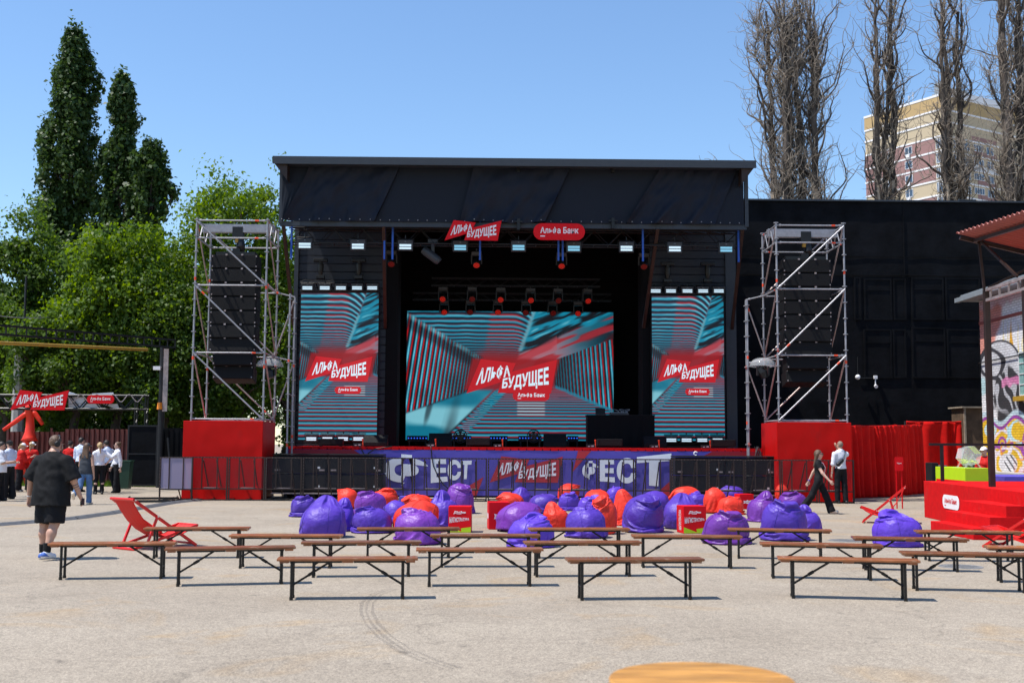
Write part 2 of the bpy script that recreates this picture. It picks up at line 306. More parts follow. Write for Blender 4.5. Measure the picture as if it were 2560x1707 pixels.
def pill_text(mb, fr, w, h, m=0, d=.056):
    x0, x1 = -.365*w, .375*w; y0, y1 = -.20*h, .27*h
    add_text(mb, 'Альфа Банк', fr(x0, y1, d), fr(x1, y1, d), fr(x1, y0, d), fr(x0, y0, d), m, .018)
    mb.ngon([fr(x0, -.30*h, d), fr(x0+.09*w, -.30*h, d), fr(x0+.09*w, -.24*h, d), fr(x0, -.24*h, d)], m)
def X_(xv, Y, yv=900): return Wv(xv, yv, Y).x
def Z_(yv, Y, xv=1176): return Wv(xv, yv, Y).z

# ------------------------------------------------------------ ground
mb = MB(); mb.ngon([(-900, -60, 0), (900, -60, 0), (900, 1500, 0), (-900, 1500, 0)]); struct(mb.build('ground', M['asphalt']))
tyre = mat('tyre_rubber_trace', (.20, .18, .165), .8, 0, .2, 60)
pts = [Gv(*p) for p in ((905, 1352), (868, 1364), (847, 1384), (845, 1405), (858, 1432), (888, 1462), (930, 1490), (985, 1515), (1045, 1535))]
for k in (-.075, -.02, .045):
    mb = MB(); q = []
    for i, p in enumerate(pts):
        t = (pts[min(i+1, len(pts)-1)]-pts[max(0, i-1)]).normalized(); n = Vector((-t.y, t.x, 0)); wd = .016+.008*math.sin(i*1.7+k*30)
        q.append((p+n*(k-wd)+Vector((0, 0, .004)), p+n*(k+wd)+Vector((0, 0, .004))))
    for i in range(len(q)-1): mb.ngon([q[i][0], q[i+1][0], q[i+1][1], q[i][1]])
    struct(mb.build('tyre_mark', see_through('tyre_trace', (.10, .09, .085), .15, .8)))
for (fx, fy, r, lb) in ((2118, 1351, .33, 'round iron manhole cover set in asphalt beside the big violet bag at the right'), (2402, 1416, .30, 'round iron manhole cover set in asphalt under the right hand benches')):
    g = G(fx, fy); mb = MB(); mb.lathe([(0.001, .006), (r*.86, .006), (r*.88, .003), (r*.92, .003), (r*.93, .007), (r, .007), (r+.01, 0)], 28)
    for k in range(-4, 5):
        for j in range(-4, 5):
            if k*k+j*j < 18: mb.box((k*r*.18, j*r*.18, .007), (.035, .035, .004))
    o = mb.build('manhole_cover', mat('cast_iron', (.20, .20, .20), .7, .3, .3)); o.location = (g.x, g.y, .001); tag(o, lb, 'manhole cover', 'manhole covers in the asphalt')
# verge under the trees at the left
mb = MB(); mb.ngon([(-60, 45.6, .004), (-11.8, 45.6, .004), (-11.8, 75, .004), (-60, 75, .004)]); struct(mb.build('earth_verge', mat('verge_earth', (.10, .085, .05), .95, 0, .4, 2, .5, 8)))
n = 9000; bx = rng.uniform(-21, -12.0, n); by = rng.uniform(45.5, 49.2, n)**1.0; hh = rng.uniform(.06, .28, n); an = rng.uniform(0, 6.28, n)
V = np.stack([np.stack([bx-.012*np.cos(an), by-.012*np.sin(an), 0*bx], 1), np.stack([bx+.012*np.cos(an), by+.012*np.sin(an), 0*bx], 1), np.stack([bx+.06*np.sin(an*3), by+.06*np.cos(an*5), hh], 1)], 1).reshape(-1, 3)
struct(np_mesh('grass', V, np.arange(3*n).reshape(-1, 3), M['grassm']), 'stuff')
# grey rubber cable ramp across the left of the square
P = [Gv(*p) for p in ((-14, 1207), (80, 1199.5), (165, 1192), (250, 1180), (320, 1168), (390, 1156), (450, 1149))]
t = thing('cable_ramp', 'long grey rubber cable protector strip crossing the asphalt behind the red deckchair', 'cable ramp', (P[3].x, P[3].y, 0))
for i in range(len(P)-1):
    a, b = P[i], P[i+1]; dvec = (b-a).normalized(); nn = Vector((-dvec.y, dvec.x, 0)); a = a+dvec*.012; b = b-dvec*.012; mb = MB(); pr = [(-.19, 0), (-.09, .05), (.09, .05), (.19, 0)]
    mb.prism([a+nn*u+Vector((0, 0, z)) for u, z in pr], b-a)
    L_ = (b-a).length
    for k in range(int(L_/.5)): c = a+dvec*(.25+k*.5); mb.box((c.x, c.y, .052), (.06, .06, .006))
    mb.build('ramp_segment', M['grey'], t, world=True)

# ------------------------------------------------------------ stage building
YR, YT, YB, YD, YW, YBK = 37.5, 38.1, 38.15, 37.8, 41.2, 47.4      # roof edge, tarp, beam, deck front, wing walls, back wall
zr0 = (Wv(628, 360, YR).z+Wv(1735, 371, YR).z)/2; xl, xr = Wv(628, 365, YR).x, Wv(1735, 371, YR).x
st = thing('stage_building', 'big black open-fronted festival stage with flat overhanging roof and dark wings', 'stage', ((xl+xr)/2, YR, 0))
mb = MB(); mb.bx(xl, xr, YR, YBK+.4, zr0-.18, zr0); mb.bx(xl-.02, xr+.02, YR-.03, YR, zr0-.235, zr0+.02); mb.build('roof', M['roof'], st, world=True)
xt0, xt1 = Wv(649, 440, YT).x, Wv(1708, 440, YT).x; zt0, zt1 = Z_(378, YT), Z_(512, YT)
mb = MB()      # side soffit wedge, purlins
for x0, s in ((xl+.02, 1), (xr-.02, -1)):
    mb.prism([(x0, YR+.1, zr0-.19), (x0+s*.42, YR+.1, zr0-.75), (x0+s*.42, YR+.1, zr0-.19)], (0, 3.2, 0))
mb.bx(xt0, xt1, YT+.4, YT+.55, zt0-.2, zt0-.05); mb.build('eave_framing', M['rust'], st, world=True)
zb = Z_(517, YB)
mb = MB(); mb.bx(xt0-.08, xt1+.1, YB, YB+.14, zb-.09, zb+.07)
for k in range(26): mb.bx(xt0+k*(xt1-xt0)/26, xt0+k*(xt1-xt0)/26+.02, YB-.012, YB, zb-.088, zb+.068)
mb.build('canopy_beam', M['roof'], st, world=True)
for x in (xt0-.05, xt1+.10):
    mb = MB(); mb.bx(x-.06, x+.06, YT+.02, YT+.16, zb, zr0-.19); mb.build('canopy_post', M['roof'], st, world=True)
for (xa, ya, xb, yb) in ((651, 516, 674, 745), (881, 518, 885, 752), (1511, 521, 1478, 752), (1706, 521, 1681, 755)):
    mb = MB(); mb.bar(Wv(xa, ya, YB+.06), Wv(xb, yb, YW-.05), .11); mb.build('brace', M['rust'], st, world=True)
zd = Z_(1027, YD); zw1 = Z_(498, YW)
def wingwall(x0, x1, nm):
    mb = MB(); nz_ = 34; h = (zw1)/nz_
    prof = []
    for k in range(nz_): prof += [(0, k*h), (0, k*h+h*.86), (.025, k*h+h*.93)]
    pts = [(x0, YW+d, z) for d, z in prof]+[(x0, YW, zw1), (x0, YW+.25, zw1), (x0, YW+.25, 0)]
    mb.prism(pts, (x1-x0, 0, 0)); mb.build('wing_wall', M['clad'], st, world=True)
wl0, wl1 = X_(680, YW), X_(884, YW); wr0, wr1 = X_(1493, YW), X_(1668, YW)
wingwall(wl0, wl1, 'l'); wingwall(wr0, wr1, 'r')
for x0, x1 in ((X_(667, YW-.3), wl0-.003), (wr1+.003, X_(1692, YW))): mb = MB(); mb.bx(x0, x1, YW-.08, YBK, 0, zw1+.2); mb.build('side_wall', M['roof'], st, world=True)
for x0, x1 in ((wl1+.003, X_(912, YW)), (X_(1476, YW), wr0-.003)): mb = MB(); mb.bx(x0, x1, YW-.05, YW+1.2, 0, zw1+.2); mb.build('proscenium_pier', M['deep'], st, world=True)
mb = MB(); mb.bx(xl+.3, xr-.3, YBK, YBK+.3, 0, zr0-.2); 
for k in range(40): mb.bx(xl+.5, xr-.5, YBK-.02, YBK, 1.5+k*.22, 1.5+k*.22+.02)
mb.build('back_wall', M['deep'], st, world=True)
mb = MB(); mb.bx(xl+.4, xr-.4, YT+.6, YBK-.03, zw1+.205, zw1+.3); mb.build('ceiling', M['deep'], st, world=True)

# stage platform and printed front
xd0, xd1 = X_(660, YD, 1030), X_(1756, YD, 1030)
sp = thing('stage_platform', 'raised stage deck with red carpet edge in front of the screens', 'stage platform', ((xd0+xd1)/2, YD, 0))
mb = MB(); mb.bx(xd0, xd1, YD+.02, YBK-.01, 0.0, zd-.05); mb.build('deck_frame', M['deep'], sp, world=True)
mb = MB(); mb.bx(xd0, xd1, YD, YBK-.02, zd-.05, zd)
for k in range(60):
    x = xd0+(k+.5)*(xd1-xd0)/60; mb.bx(x-.12, x+.11, YD-.05-.01*random.random(), YD, zd-.085-.02*random.random(), zd+.004)
mb.build('red_carpet', M['carpet'], sp, world=True)
ban = thing('stage_banner', 'wide violet banner with white festival lettering stretched along the stage front', 'banner', ((xd0+xd1)/2, YD-.03, 0))
yb0 = YD-.05; bz0, bz1 = .06, zd-.10
def bp(x, y, d=0.0):
    p = Wv(x, y, yb0-d); return p
mb = MB()
def bfn(u, v):
    return (xd0+u*(xd1-xd0), yb0+.004*math.sin(u*60)+.005*math.sin(u*23+v*3), bz0+v*(bz1-bz0))
mb.grid(bfn, 120, 4); mb.build('banner_cloth', M['banner'], ban, world=True, smooth=True)
D1 = .03
f6 = lambda zx, zy: ((700+zx/3.675)/VS, (1080+zy/3.675)/VS)
f7 = lambda zx, zy: ((1320+zx/3.675)/VS, (1080+zy/3.675)/VS)
def clampz(p): return Vector((p.x, p.y, min(max(p.z, bz0+.003), bz1-.003)))
def poly(pts, m, d=D1): mb.ngon([clampz(bp(x, y, d)) for x, y in pts], m)
for pts_, mm in (([f6(78, 120), f6(676, 120), f6(760, 215), f6(78, 215)], 'bannercrim'), ([f7(1690, 150), f7(2290, 150), f7(2290, 220), f7(1608, 220)], 'bannercrim'), ([f6(1870, 410), f6(1805, 600), f6(1700, 600), f6(1690, 520)], 'bannerred'),
        ([f7(460, 150), f7(580, 150), f7(405, 370), f7(420, 330)], 'bannerred'), ([f7(1310, 445), f7(1310, 600), f7(1150, 600)], 'bannerred')):
    mb = MB(); poly(pts_, 0); mb.build('red_shape', M[mm], ban, world=True)
mb = MB()
def bt(mb, s, a, b, c, d, fz, bold=.03, m=0): add_text(mb, s, *[bp(*fz(*q), D1+.012) for q in (a, b, c, d)], m, bold)
# ФЕСТ shrinking to the right, ФЕСТ growing to the right
bt(mb, 'Ф', (955, 188), (1372, 222), (1372, 482), (955, 500), f6, .05); bt(mb, 'Е', (1385, 240), (1525, 246), (1540, 452), (1385, 466), f6, .05)
bt(mb, 'С', (1540, 250), (1665, 256), (1665, 432), (1540, 450), f6, .05); bt(mb, 'Т', (1660, 262), (1762, 260), (1745, 428), (1660, 432), f6, .05)
bt(mb, 'Ф', (498, 266), (652, 262), (652, 440), (498, 442), f7, .05); bt(mb, 'Е', (660, 256), (790, 248), (798, 460), (660, 450), f7, .05)
bt(mb, 'С', (815, 240), (995, 232), (995, 470), (815, 468), f7, .05); bt(mb, 'Т', (1000, 228), (1318, 195), (1300, 505), (1010, 480), f7, .05)
mb.build('festival_lettering', M['bannerwhite'], ban, world=True)
c = bp(*f6(2262, 342), 0.02); sca = bp(*f6(2262+720/2, 342)).x-bp(*f6(2262-720/2, 342)).x
fr = frame(c, (sca*.93, 0, 0), (0, 0, sca*.93))
mb = MB(); logo_board(mb, fr, 0, .01); mb.build('flag_emblem', M['bannerred'], ban, world=True)
mb = MB(); logo_text(mb, fr, 0, .016); mb.build('emblem_lettering', M['bannerwhite'], ban, world=True)
mb = MB()
for k in range(14):
    a = math.pi*(.1+1.6*k/13); 
pm = bp(*f7(1540, 195), D1); mb.path([pm+Vector((.055*math.cos(a), 0, .055*math.sin(a))) for a in np.linspace(.4, 5.2, 14)], .02, 6); mb.build('hook_emblem', M['bannerwhite'], ban, world=True)

# black tarpaulin under the roof edge, seven panels
tv = thing('tarpaulin_valance', 'black tarpaulin panels hung with diagonal folds under the stage roof', 'tarpaulin', ((xt0+xt1)/2, YT, zt1))
tops = [648, 716, 922, 1090, 1313, 1521, 1694, 1708]; bots = [648, 652, 862, 1056, 1252, 1437, 1641, 1708]; kind = [0, 1, 0, 1, 0, 1, 0]
for i in range(7):
    a0, a1, b0, b1 = [Wv(q, 440, YT).x for q in (tops[i], tops[i+1], bots[i], bots[i+1])]
    glossy = kind[i]; ph = i*1.7
    def pf(u, v, ex=0):
        x = (b0*(1-v)+a0*v)*(1-u)+(b1*(1-v)+a1*v)*u; z = zt1+v*(zt0-zt1)
        if glossy:
            edge = math.exp(-((1-u)/.05)**2)*.10*(.4+.6*math.sin(v*2.5+ph)**2)+math.exp(-(u/.04)**2)*.07
            fold = .07*math.sin((u*7+v*1.4)*2+ph)*(.3+.7*math.exp(-((v-.1)/.3)**2))
            fold += .11*max(0, math.sin(u*17+v*(5 if i < 3 else -4)+ph))**4*math.exp(-(v/.38)**2)
            fold += .10*noise.noise(Vector((u*5+i*9, v*2.2, 1)))+.05*noise.noise(Vector((u*16+i*9, v*5, 4)))
            return Vector((x+(.08*glossy*(u-.5)*0), YT-.05-edge-fold, z+.03*math.sin(u*9+ph)*(1-v)*(i == 3)))
        return Vector((x, YT-.012*math.sin(u*5)-.015*noise.noise(Vector((u*6+i*3, v*3, 2))), z))
    mb = MB(); mb.grid(pf, 44, 26, 0)
    n = max(2, int(abs(b1-b0)/.31))
    for k in range(n):
        for v in (.03, .97):
            p = pf((k+.5)/n, v); mb.box((p.x, p.y-.01, p.z), (.032, .014, .032), 1)
    mb.build('glossy_tarp_panel' if glossy else 'mesh_panel', [M['tarp'] if glossy else M['mesh_cloth'], M['galv']], tv, world=True, smooth=True)
for (x, yy) in ((1191, 383), (1191, 515), (1408, 384), (1408, 513)):
    p = Wv(x, yy, YT-.12); mb = MB(); mb.bx(p.x-.05, p.x+.05, YT-.16, YT+.1, p.z-.18, p.z+.18); mb.bx(p.x-.14, p.x+.14, YT-.18, YT-.1, p.z+.06, p.z+.1); mb.build('clamp', M['black'], tv, world=True)

# ------------------------------------------------------------ trusses
def truss(name, label, x0, x1, Y, zlo, zhi, dep=.4, r=.025, step=.5, group=None, strap=()):
    t = thing(name, label, 'truss', ((x0+x1)/2, Y, zlo), group=group)
    for y in (Y, Y+dep):
        for z in (zlo, zhi):
            mb = MB(); mb.tube((x0, y, z), (x1, y, z), r, 8); mb.build('chord', M['black'], t, world=True)
    mb = MB(); n = max(1, int((x1-x0)/step)); s = (x1-x0)/n
    for k in range(n):
        a, b = x0+k*s, x0+(k+1)*s; e = k % 2
        for y in (Y, Y+dep): mb.tube((a, y, zhi if e else zlo), (b, y, zlo if e else zhi), r*.5, 5)
        mb.tube((a, Y, zlo), (a, Y+dep, zlo), r*.5, 5); mb.tube((a, Y, zhi), (b, Y+dep, zhi), r*.5, 5)
    mb.build('lattice', M['black'], t, world=True)
    for x in strap:
        mb = MB(); mb.bx(x-.03, x+.03, Y-.04, Y+.03, zlo-.55, zhi+.35); mb.build('sling', M['blue'], t, world=True)
    return t
YF = 38.6
truss('lighting_truss', 'long black lighting truss hung across the stage front under the tarpaulin', X_(656, YF), X_(1700, YF), YF, Z_(561, YF), Z_(527, YF), .45, .028, .48,
      strap=[X_(q, YF) for q in (662, 878, 897, 1100, 1282, 1292, 1478, 1700)])
f4 = lambda zx, zy: ((960+zx/2.6135)/VS, (540+zy/2.6135)/VS)
YC, YE = 43.0, 44.4
truss('lighting_truss', 'short black truss carrying six red spotlights above the centre screen', X_(f4(303, 0)[0], YC), X_(f4(1415, 0)[0], YC), YC, Z_(f4(0, 455)[1], YC), Z_(f4(0, 408)[1], YC), .3, .022, .4)
truss('lighting_truss', 'dim rear black truss just above the top edge of the centre screen', X_(f4(180, 0)[0], YE), X_(f4(1490, 0)[0], YE), YE, Z_(f4(0, 548)[1], YE), Z_(f4(0, 505)[1], YE), .3, .022, .5)

# hanging signs
fs = frame(Wv(*f4(582, 96), 37.98), (Wv(*f4(768, 96), 37.98).x-Wv(*f4(397, 96), 37.98).x, 0, 0), (0, 0, Wv(*f4(768, 96), 37.98).x-Wv(*f4(397, 96), 37.98).x))
t = thing('hanging_sign', 'red twin flag shaped sign with white lettering hung under the tarpaulin', 'sign', Wv(*f4(582, 163), 37.98), group='red signs under the stage roof')
mb = MB(); logo_board(mb, fs, 0, .06); mb.build('board', M['signred'], t, world=True); mb = MB(); logo_text(mb, fs, 0, .066); mb.build('lettering', M['white'], t, world=True)
c = Wv(*f4(1144, 105), 37.98); pw = Wv(*f4(1313, 105), 37.98).x-Wv(*f4(976, 105), 37.98).x; ph_ = pw*.325; fp = frame(c, (1, 0, 0), (0, 0, 1))
t = thing('hanging_sign', 'red pill shaped sign with white lettering hung under the tarpaulin', 'sign', c, group='red signs under the stage roof')
mb = MB(); pill_board(mb, fp, pw, ph_, 0, .06); mb.build('board', M['signred'], t, world=True); mb = MB(); pill_text(mb, fp, pw, ph_, 0, .066); mb.build('lettering', M['white'], t, world=True)

# ------------------------------------------------------------ LED screens
def sstep(a, b, x): t = np.clip((x-a)/(b-a), 0, 1); return t*t*(3-2*t)
_lat = rng.random((64, 64))
def n2(x, y):
    xi = np.floor(x).astype(int); yi = np.floor(y).astype(int); fx = x-xi; fy = y-yi; fx = fx*fx*(3-2*fx); fy = fy*fy*(3-2*fy)
    g = lambda a, b: _lat[a % 64, b % 64]
    return (g(xi, yi)*(1-fx)+g(xi+1, yi)*fx)*(1-fy)+(g(xi, yi+1)*(1-fx)+g(xi+1, yi+1)*fx)*fy
def art(X, Y):
    """X, Y: picture plane of the tunnel artwork, vanishing point near (840, 1040)"""
    cyn = np.array([.006, .36, .50]); pale = np.array([.36, .74, .84]); dk = np.array([.008, .014, .030]); rd = np.array([.58, .012, .026])
    lerp = lambda A, B, t: A*(1-t[..., None])+B*t[..., None]
    one = np.ones(X.shape+(3,)); nA = n2(X/90, Y/90)-.5; nB = .25*(n2(X/32+7, Y/32+3)-.5)
    def ribs(ph, redw, palew):
        f = ph-np.floor(ph); c = lerp(dk*one, cyn*one, sstep(.34, .48, f)*sstep(.86, .70, f)); c = lerp(c, rd*one, sstep(.06, .14, f)*sstep(.36, .24, f)*redw); return lerp(c, pale*one, sstep(.50, .58, f)*sstep(.74, .62, f)*palew)
    # ceiling
    Yc = Y-np.clip((X-830)/110, 0, 3)**2*34+nA*5; ph = 12*np.log(np.maximum(1075-Yc, 40)/150)+.3*nB
    f = ph-np.floor(ph); c = lerp(dk*one*2, cyn*one, sstep(.12, .4, f)*sstep(.94, .64, f)); c = lerp(c, pale*one, sstep(.35, .5, f)*sstep(.75, .55, f)*np.clip((900-Y)/420, 0, 1)*(.35+.5*sstep(-.2, .3, nA)))
    mid = sstep(650, 700, X+.15*(Y-800))*sstep(930, 860, X); c = lerp(c, rd*one, sstep(.62, .72, f)*sstep(.98, .86, f)*np.clip(mid+.25, 0, 1)*.9); c = lerp(c, np.array([.36, .16, .22])*one, mid*.16)
    c *= (.55+.45*sstep(960, 760, Y))[..., None]; c = lerp(c, np.array([.42, .02, .03])*one, sstep(840, 935, Y)*sstep(560, 660, X)*.85)
    # left wall
    Xl = X+.14*(Y-1000)+nB*5; ph = 18*np.log(np.maximum(875-Xl, 60)/220); w = ribs(ph, np.clip(1.15-(X-150)/900+.4*nA, .2, 1), .75*np.clip((700-X)/450+.3*nB, 0, 1)); w *= (.40+.6*sstep(640, 330, X))[..., None]*(1+.5*nA)[..., None]
    lt = 640+.60*(X-150); lb = 1292-.36*(X-150); m = sstep(-26, 8, Y-lt+30*nB)*sstep(10, -10, Y-lb+14*nB)*sstep(660, 640, X); c = lerp(c, w, m)
    c = lerp(c, pale*one*.9, sstep(26, 6, np.abs(Y-lt-6+40*nB))*(X < 620)*(X > 150)*.45*sstep(-.15, .1, nB)); c = lerp(c, dk*one, sstep(60, 10, np.abs(Y-lt-55))*(X < 600)*.6)
    # slab at the lower left, with hooked rib ends along its edge
    dg = X-(760-(Y-1110)*1.02); slab = lerp(cyn*one*.8, pale*one*.9, sstep(-.02, .35, n2(X/260+4, Y/120)-.45)); slab = lerp(slab, dk*one+.02, sstep(.62, .8, n2(X/60+.004*Y, Y/420+9))*.75*sstep(560, 380, X))
    c = lerp(c, slab, sstep(-6, 14, Y-lb)*sstep(0, -26, dg)*(Y > 1060))
    fl = 13*np.log(np.maximum(Y-1010, 30)/60)+.2*nB; f = fl-np.floor(fl); flo = lerp(dk*1.8*one, cyn*one*1.0, sstep(.16, .42, f)*sstep(.88, .62, f)); flo = lerp(flo, pale*one, sstep(.42, .5, f)*sstep(.66, .56, f)*.35*sstep(1200, 1420, Y)); flo = lerp(flo, rd*one*.95, np.clip(sstep(.72, .82, f)*sstep(1.02, .95, f)+sstep(1260, 1130, Y)*.55, 0, 1)*.8)
    rf = sstep(865, 880, X)*sstep(1060, 1045, X)*sstep(1205, 1225, Y)*sstep(1330, 1290, Y); flo = lerp(flo, np.array([.7, .8, .85])*one, rf*sstep(.2, .4, f)*sstep(.8, .55, f)*.75)
    c = lerp(c, flo, sstep(-8, 8, dg)*(Y > 1090)*sstep(-8, 8, Y-1110-.0*X))
    hk = (Y-1110)/13+nB; f = hk-np.floor(hk); hook = lerp(dk*one, cyn*one*1.1, sstep(.3, .5, f)); hook = lerp(hook, rd*one, sstep(.75, .95, f)*sstep(700, 560, X)); hook = lerp(hook, pale*one, sstep(.45, .55, f)*sstep(.7, .6, f)*.6); c = lerp(c, hook, sstep(55, 30, np.abs(dg-38-(Y-1110)*.10))*(Y > 1112)*(Y < 1440))
    # right wall
    Xr = X-.07*(Y-1000)+nB*5; ph = -19*np.log(np.maximum(Xr-815, 60)/300); w = ribs(ph, np.clip(.35+(X-1100)/500, .3, 1), .7*np.clip((X-1150)/350, 0, 1)); w *= (.42+.58*sstep(1120, 1350, X))[..., None]*(1+.5*nA)[..., None]
    rt = 930-.378*(X-1130); rb = 1110+.42*(X-1110); m = sstep(-8, 8, Y-rt+14*nB)*sstep(16, -16, Y-rb+22*nB)*sstep(1105, 1120, X); c = lerp(c, w, m); c = lerp(c, cyn*one*1.1, sstep(16, 5, np.abs(Y-rb+22*nB))*(X > 1120)*.6)
    # shattered streaks upper right and the flat plane below them
    e0 = X-(872+(900-Y)*.34); sl = Y-(890-.44*(X-930)); m = sstep(0, 24, e0)*(Y < rt+4)
    pl = lerp(cyn*one*.6, np.array([.45, .30, .36])*one, sstep(1400, 1050, X+60*nA)); pl = lerp(pl, rd*one*.9, sstep(.0, .25, n2(X/150, (Y+.4*X)/24)-.42)*.8); pl = lerp(pl, dk*one, sstep(1200, 1500, X)*sstep(.3, .7, n2(X/200+5, (Y+.38*X)/30))*.8); c = lerp(c, pl, m)
    v_ = (Y+.44*X); s1 = n2(X/150+2+nB*.6, v_/26)*.6+n2(X/70+6, v_/11+2*nA)*.4; sh = lerp(dk*one, cyn*one, sstep(.36, .60, s1)); sh = lerp(sh, pale*one, sstep(.70, .84, s1)*.55); c = lerp(c, sh, m*sstep(6, -18, sl+40*nA)); c = lerp(c, pale*one*.8, sstep(22, 4, np.abs(e0-12+26*nB))*(Y < 880)*(Y > 600)*.55)
    bm = sstep(0, 12, X-850)*sstep(30, 8, np.abs(Y-(960-.50*(X-860)))-.10*(X-850))*(X < 1130)*(Y < 1010); c = lerp(c, np.array([.62, .16, .20])*one, bm*.5)
    core = sstep(14, -14, np.maximum(np.abs(X-838+.25*(Y-1035))-285, np.abs(Y-1035)-103)); c = lerp(c, np.array([.42, .008, .016])*one, core*.9)
    return np.clip(1.12*np.clip(c, 0, 1)**1.38*(.88+.12*np.sin(Y*1.05))[..., None], 0, 1)
def screen(label, tl, br, Y, nu, nv, win_, lw, lcx, lcy, pillx, pilly, pillw):
    a, b = Wv(*tl, Y), Wv(*br, Y); x0, x1, z1, z0 = a.x, b.x, a.z, b.z; w, h = x1-x0, z1-z0
    t = thing('led_screen', label, 'screen', ((x0+x1)/2, Y, z0), group='lit screens on the stage')
    mb = MB(); mb.bx(x0-.03, x1+.03, Y+.012, Y+.14, z0-.03, z1+.03); mb.build('cabinet_frame', M['matte'], t, world=True)
    us, vs = np.meshgrid(np.linspace(0, 1, nu+1), np.linspace(0, 1, nv+1))
    col = art(win_[0]+us*(win_[1]-win_[0]), win_[2]+vs*(win_[3]-win_[2]))
    V = np.stack([x0+us*w-t.location.x, np.full_like(us, Y-t.location.y), z1-vs*h-t.location.z], -1).reshape(-1, 3)
    ii = (np.arange(nv)[:, None]*(nu+1)+np.arange(nu)[None]).ravel()
    o = np_mesh('display', V, np.stack([ii, ii+nu+1, ii+nu+2, ii+1], 1), M['scr'], t)
    at = o.data.color_attributes.new('picture', 'FLOAT_COLOR', 'POINT'); at.data.foreach_set('color', np.concatenate([col.reshape(-1, 3), np.ones((col.size//3, 1))], 1).astype(np.float32).ravel())
    L_ = w*lw; fr = frame((x0+w*lcx, Y-.012, z1-h*lcy), (L_, 0, 0), (0, 0, L_*1.06))
    mb = MB(); P = [lg(p) for p in FLAG]; logo_board(mb, fr, 0, .004)
    fp = frame((x0+w*pillx, Y-.03, z1-h*pilly), (1, 0, 0), (0, 0, 1)); pw = w*pillw; pill_board(mb, fp, pw, pw*.28, 0, .004); mb.build('screen_emblem', M['scrred'], t, world=True)
    mb = MB(); logo_text(mb, fr, 0, .010); mb.build('screen_lettering', M['scrwhite'], t, world=True); mb = MB(); pill_text(mb, fp, pw, pw*.28, 0, .012); mb.build('pill_lettering', M['scrwhite'], t, world=True)
YS = 46.0
screen('wide landscape screen showing a cyan and red tunnel at the back of the stage', f4(152, 620), f4(1500, 1468), YS, 400, 252, (150, 1500, 618, 1470), .437, .508, .505, .602, .655, .178)
screen('tall portrait screen showing the tunnel picture on the left stage wing', (692, 672), (865, 1010), YW-.35, 190, 360, (485, 1158, 402, 1690), .86, .50, .52, .625, .665, .34)
screen('tall portrait screen showing the tunnel picture on the right stage wing', (1497, 679), (1665, 1012), YW-.35, 190, 360, (485, 1158, 402, 1690), .86, .50, .52, .625, .665, .34)

# ------------------------------------------------------------ lamps on the stage
def strobe(glow, w=.5, h=.36):
    t = thing('strobe_light', 'strobe', 'stage light', (0, 0, 0))
    mb = MB(); mb.box((0, .06, 0), (w, .12, h)); mb.box((0, -.004, h*.40), (w*.96, .02, .05)); mb.build('housing', M['darkgrey'], t, bev=.012)
    mb = MB(); mb.path([(-w*.56, .06, h*.1), (-w*.56, .06, h*.62), (w*.56, .06, h*.62), (w*.56, .06, h*.1)], .018, 5); mb.tube((0, .06, h*.6), (0, .06, h*.95), .02, 6); mb.build('yoke', M['black'], t)
    mb = MB(); mb.box((0, -.008, h*.36), (.05, .01, .03)); mb.build('display', M['galv'], t)
    for z in (-h*.02, -h*.29):
        mb = MB(); mb.box((0, -.008, z), (w*.78, .014, h*.19)); mb.build('tube_lamp', M[glow], t)
    return t
sA = strobe('ledw'); sB = strobe('ledc')
def put(o, used, loc, rz, label, group=None, rot=None):
    if not used[0]:
        used[0] = True; o.location = loc; o.rotation_euler = rot or (0, 0, rz); o['label'] = label
        if group: o['group'] = group
        return o
    return dup(o, loc, rz, label, group, rot)
uA, uB = [False], [False]
YL = 38.45
for x, y, b, lb in ((700, 558, 0, 'white strobe light on the front truss at its far left end'), (822, 560, 0, 'white strobe light on the front truss above the right edge of the left screen'),
                 (931, 561, 0, 'white strobe light on the front truss left of the tilted projector'), (1057, 563, 1, 'cyan strobe light under the red twin flag sign'),
                 (1191, 563, 1, 'cyan strobe light on the front truss between the two red signs'), (1318, 565, 1, 'cyan strobe light under the red pill sign'),
                 (1439, 565, 0, 'white strobe light on the front truss right of the pill sign'), (1550, 566, 0, 'white strobe light on the front truss above the left part of the right screen'), (1668, 567, 1, 'cyan strobe light on the front truss at its far right end')):
    p = Wv(x, y+2, YL); put(sB if b else sA, uB if b else uA, p, 0, lb, 'strobe lights along the front truss')
sm = strobe('ledw', .43, .24); um = [False]
ordn = ('first', 'second', 'third', 'fourth', 'fifth')
YM = YW-.55
for xs, y, where, gp in (((706, 746, 783, 820, 855), 660, 'above the left portrait screen', 'small strobes above the left screen'), ((1506, 1541, 1579, 1615, 1651), 667, 'above the right portrait screen', 'small strobes above the right screen'),
                 ((715, 752, 788, 823), 1006, 'on the stage floor under the left screen', 'floor strobes under the left screen'), ((1542, 1577, 1613, 1648), 1009, 'on the stage floor under the right screen', 'floor strobes under the right screen')):
    for i, x in enumerate(xs):
        p = Wv(x, y-1, YM); put(sm, um, p, 0, 'small white strobe %s, %s from the left' % (where, ordn[i]), gp)
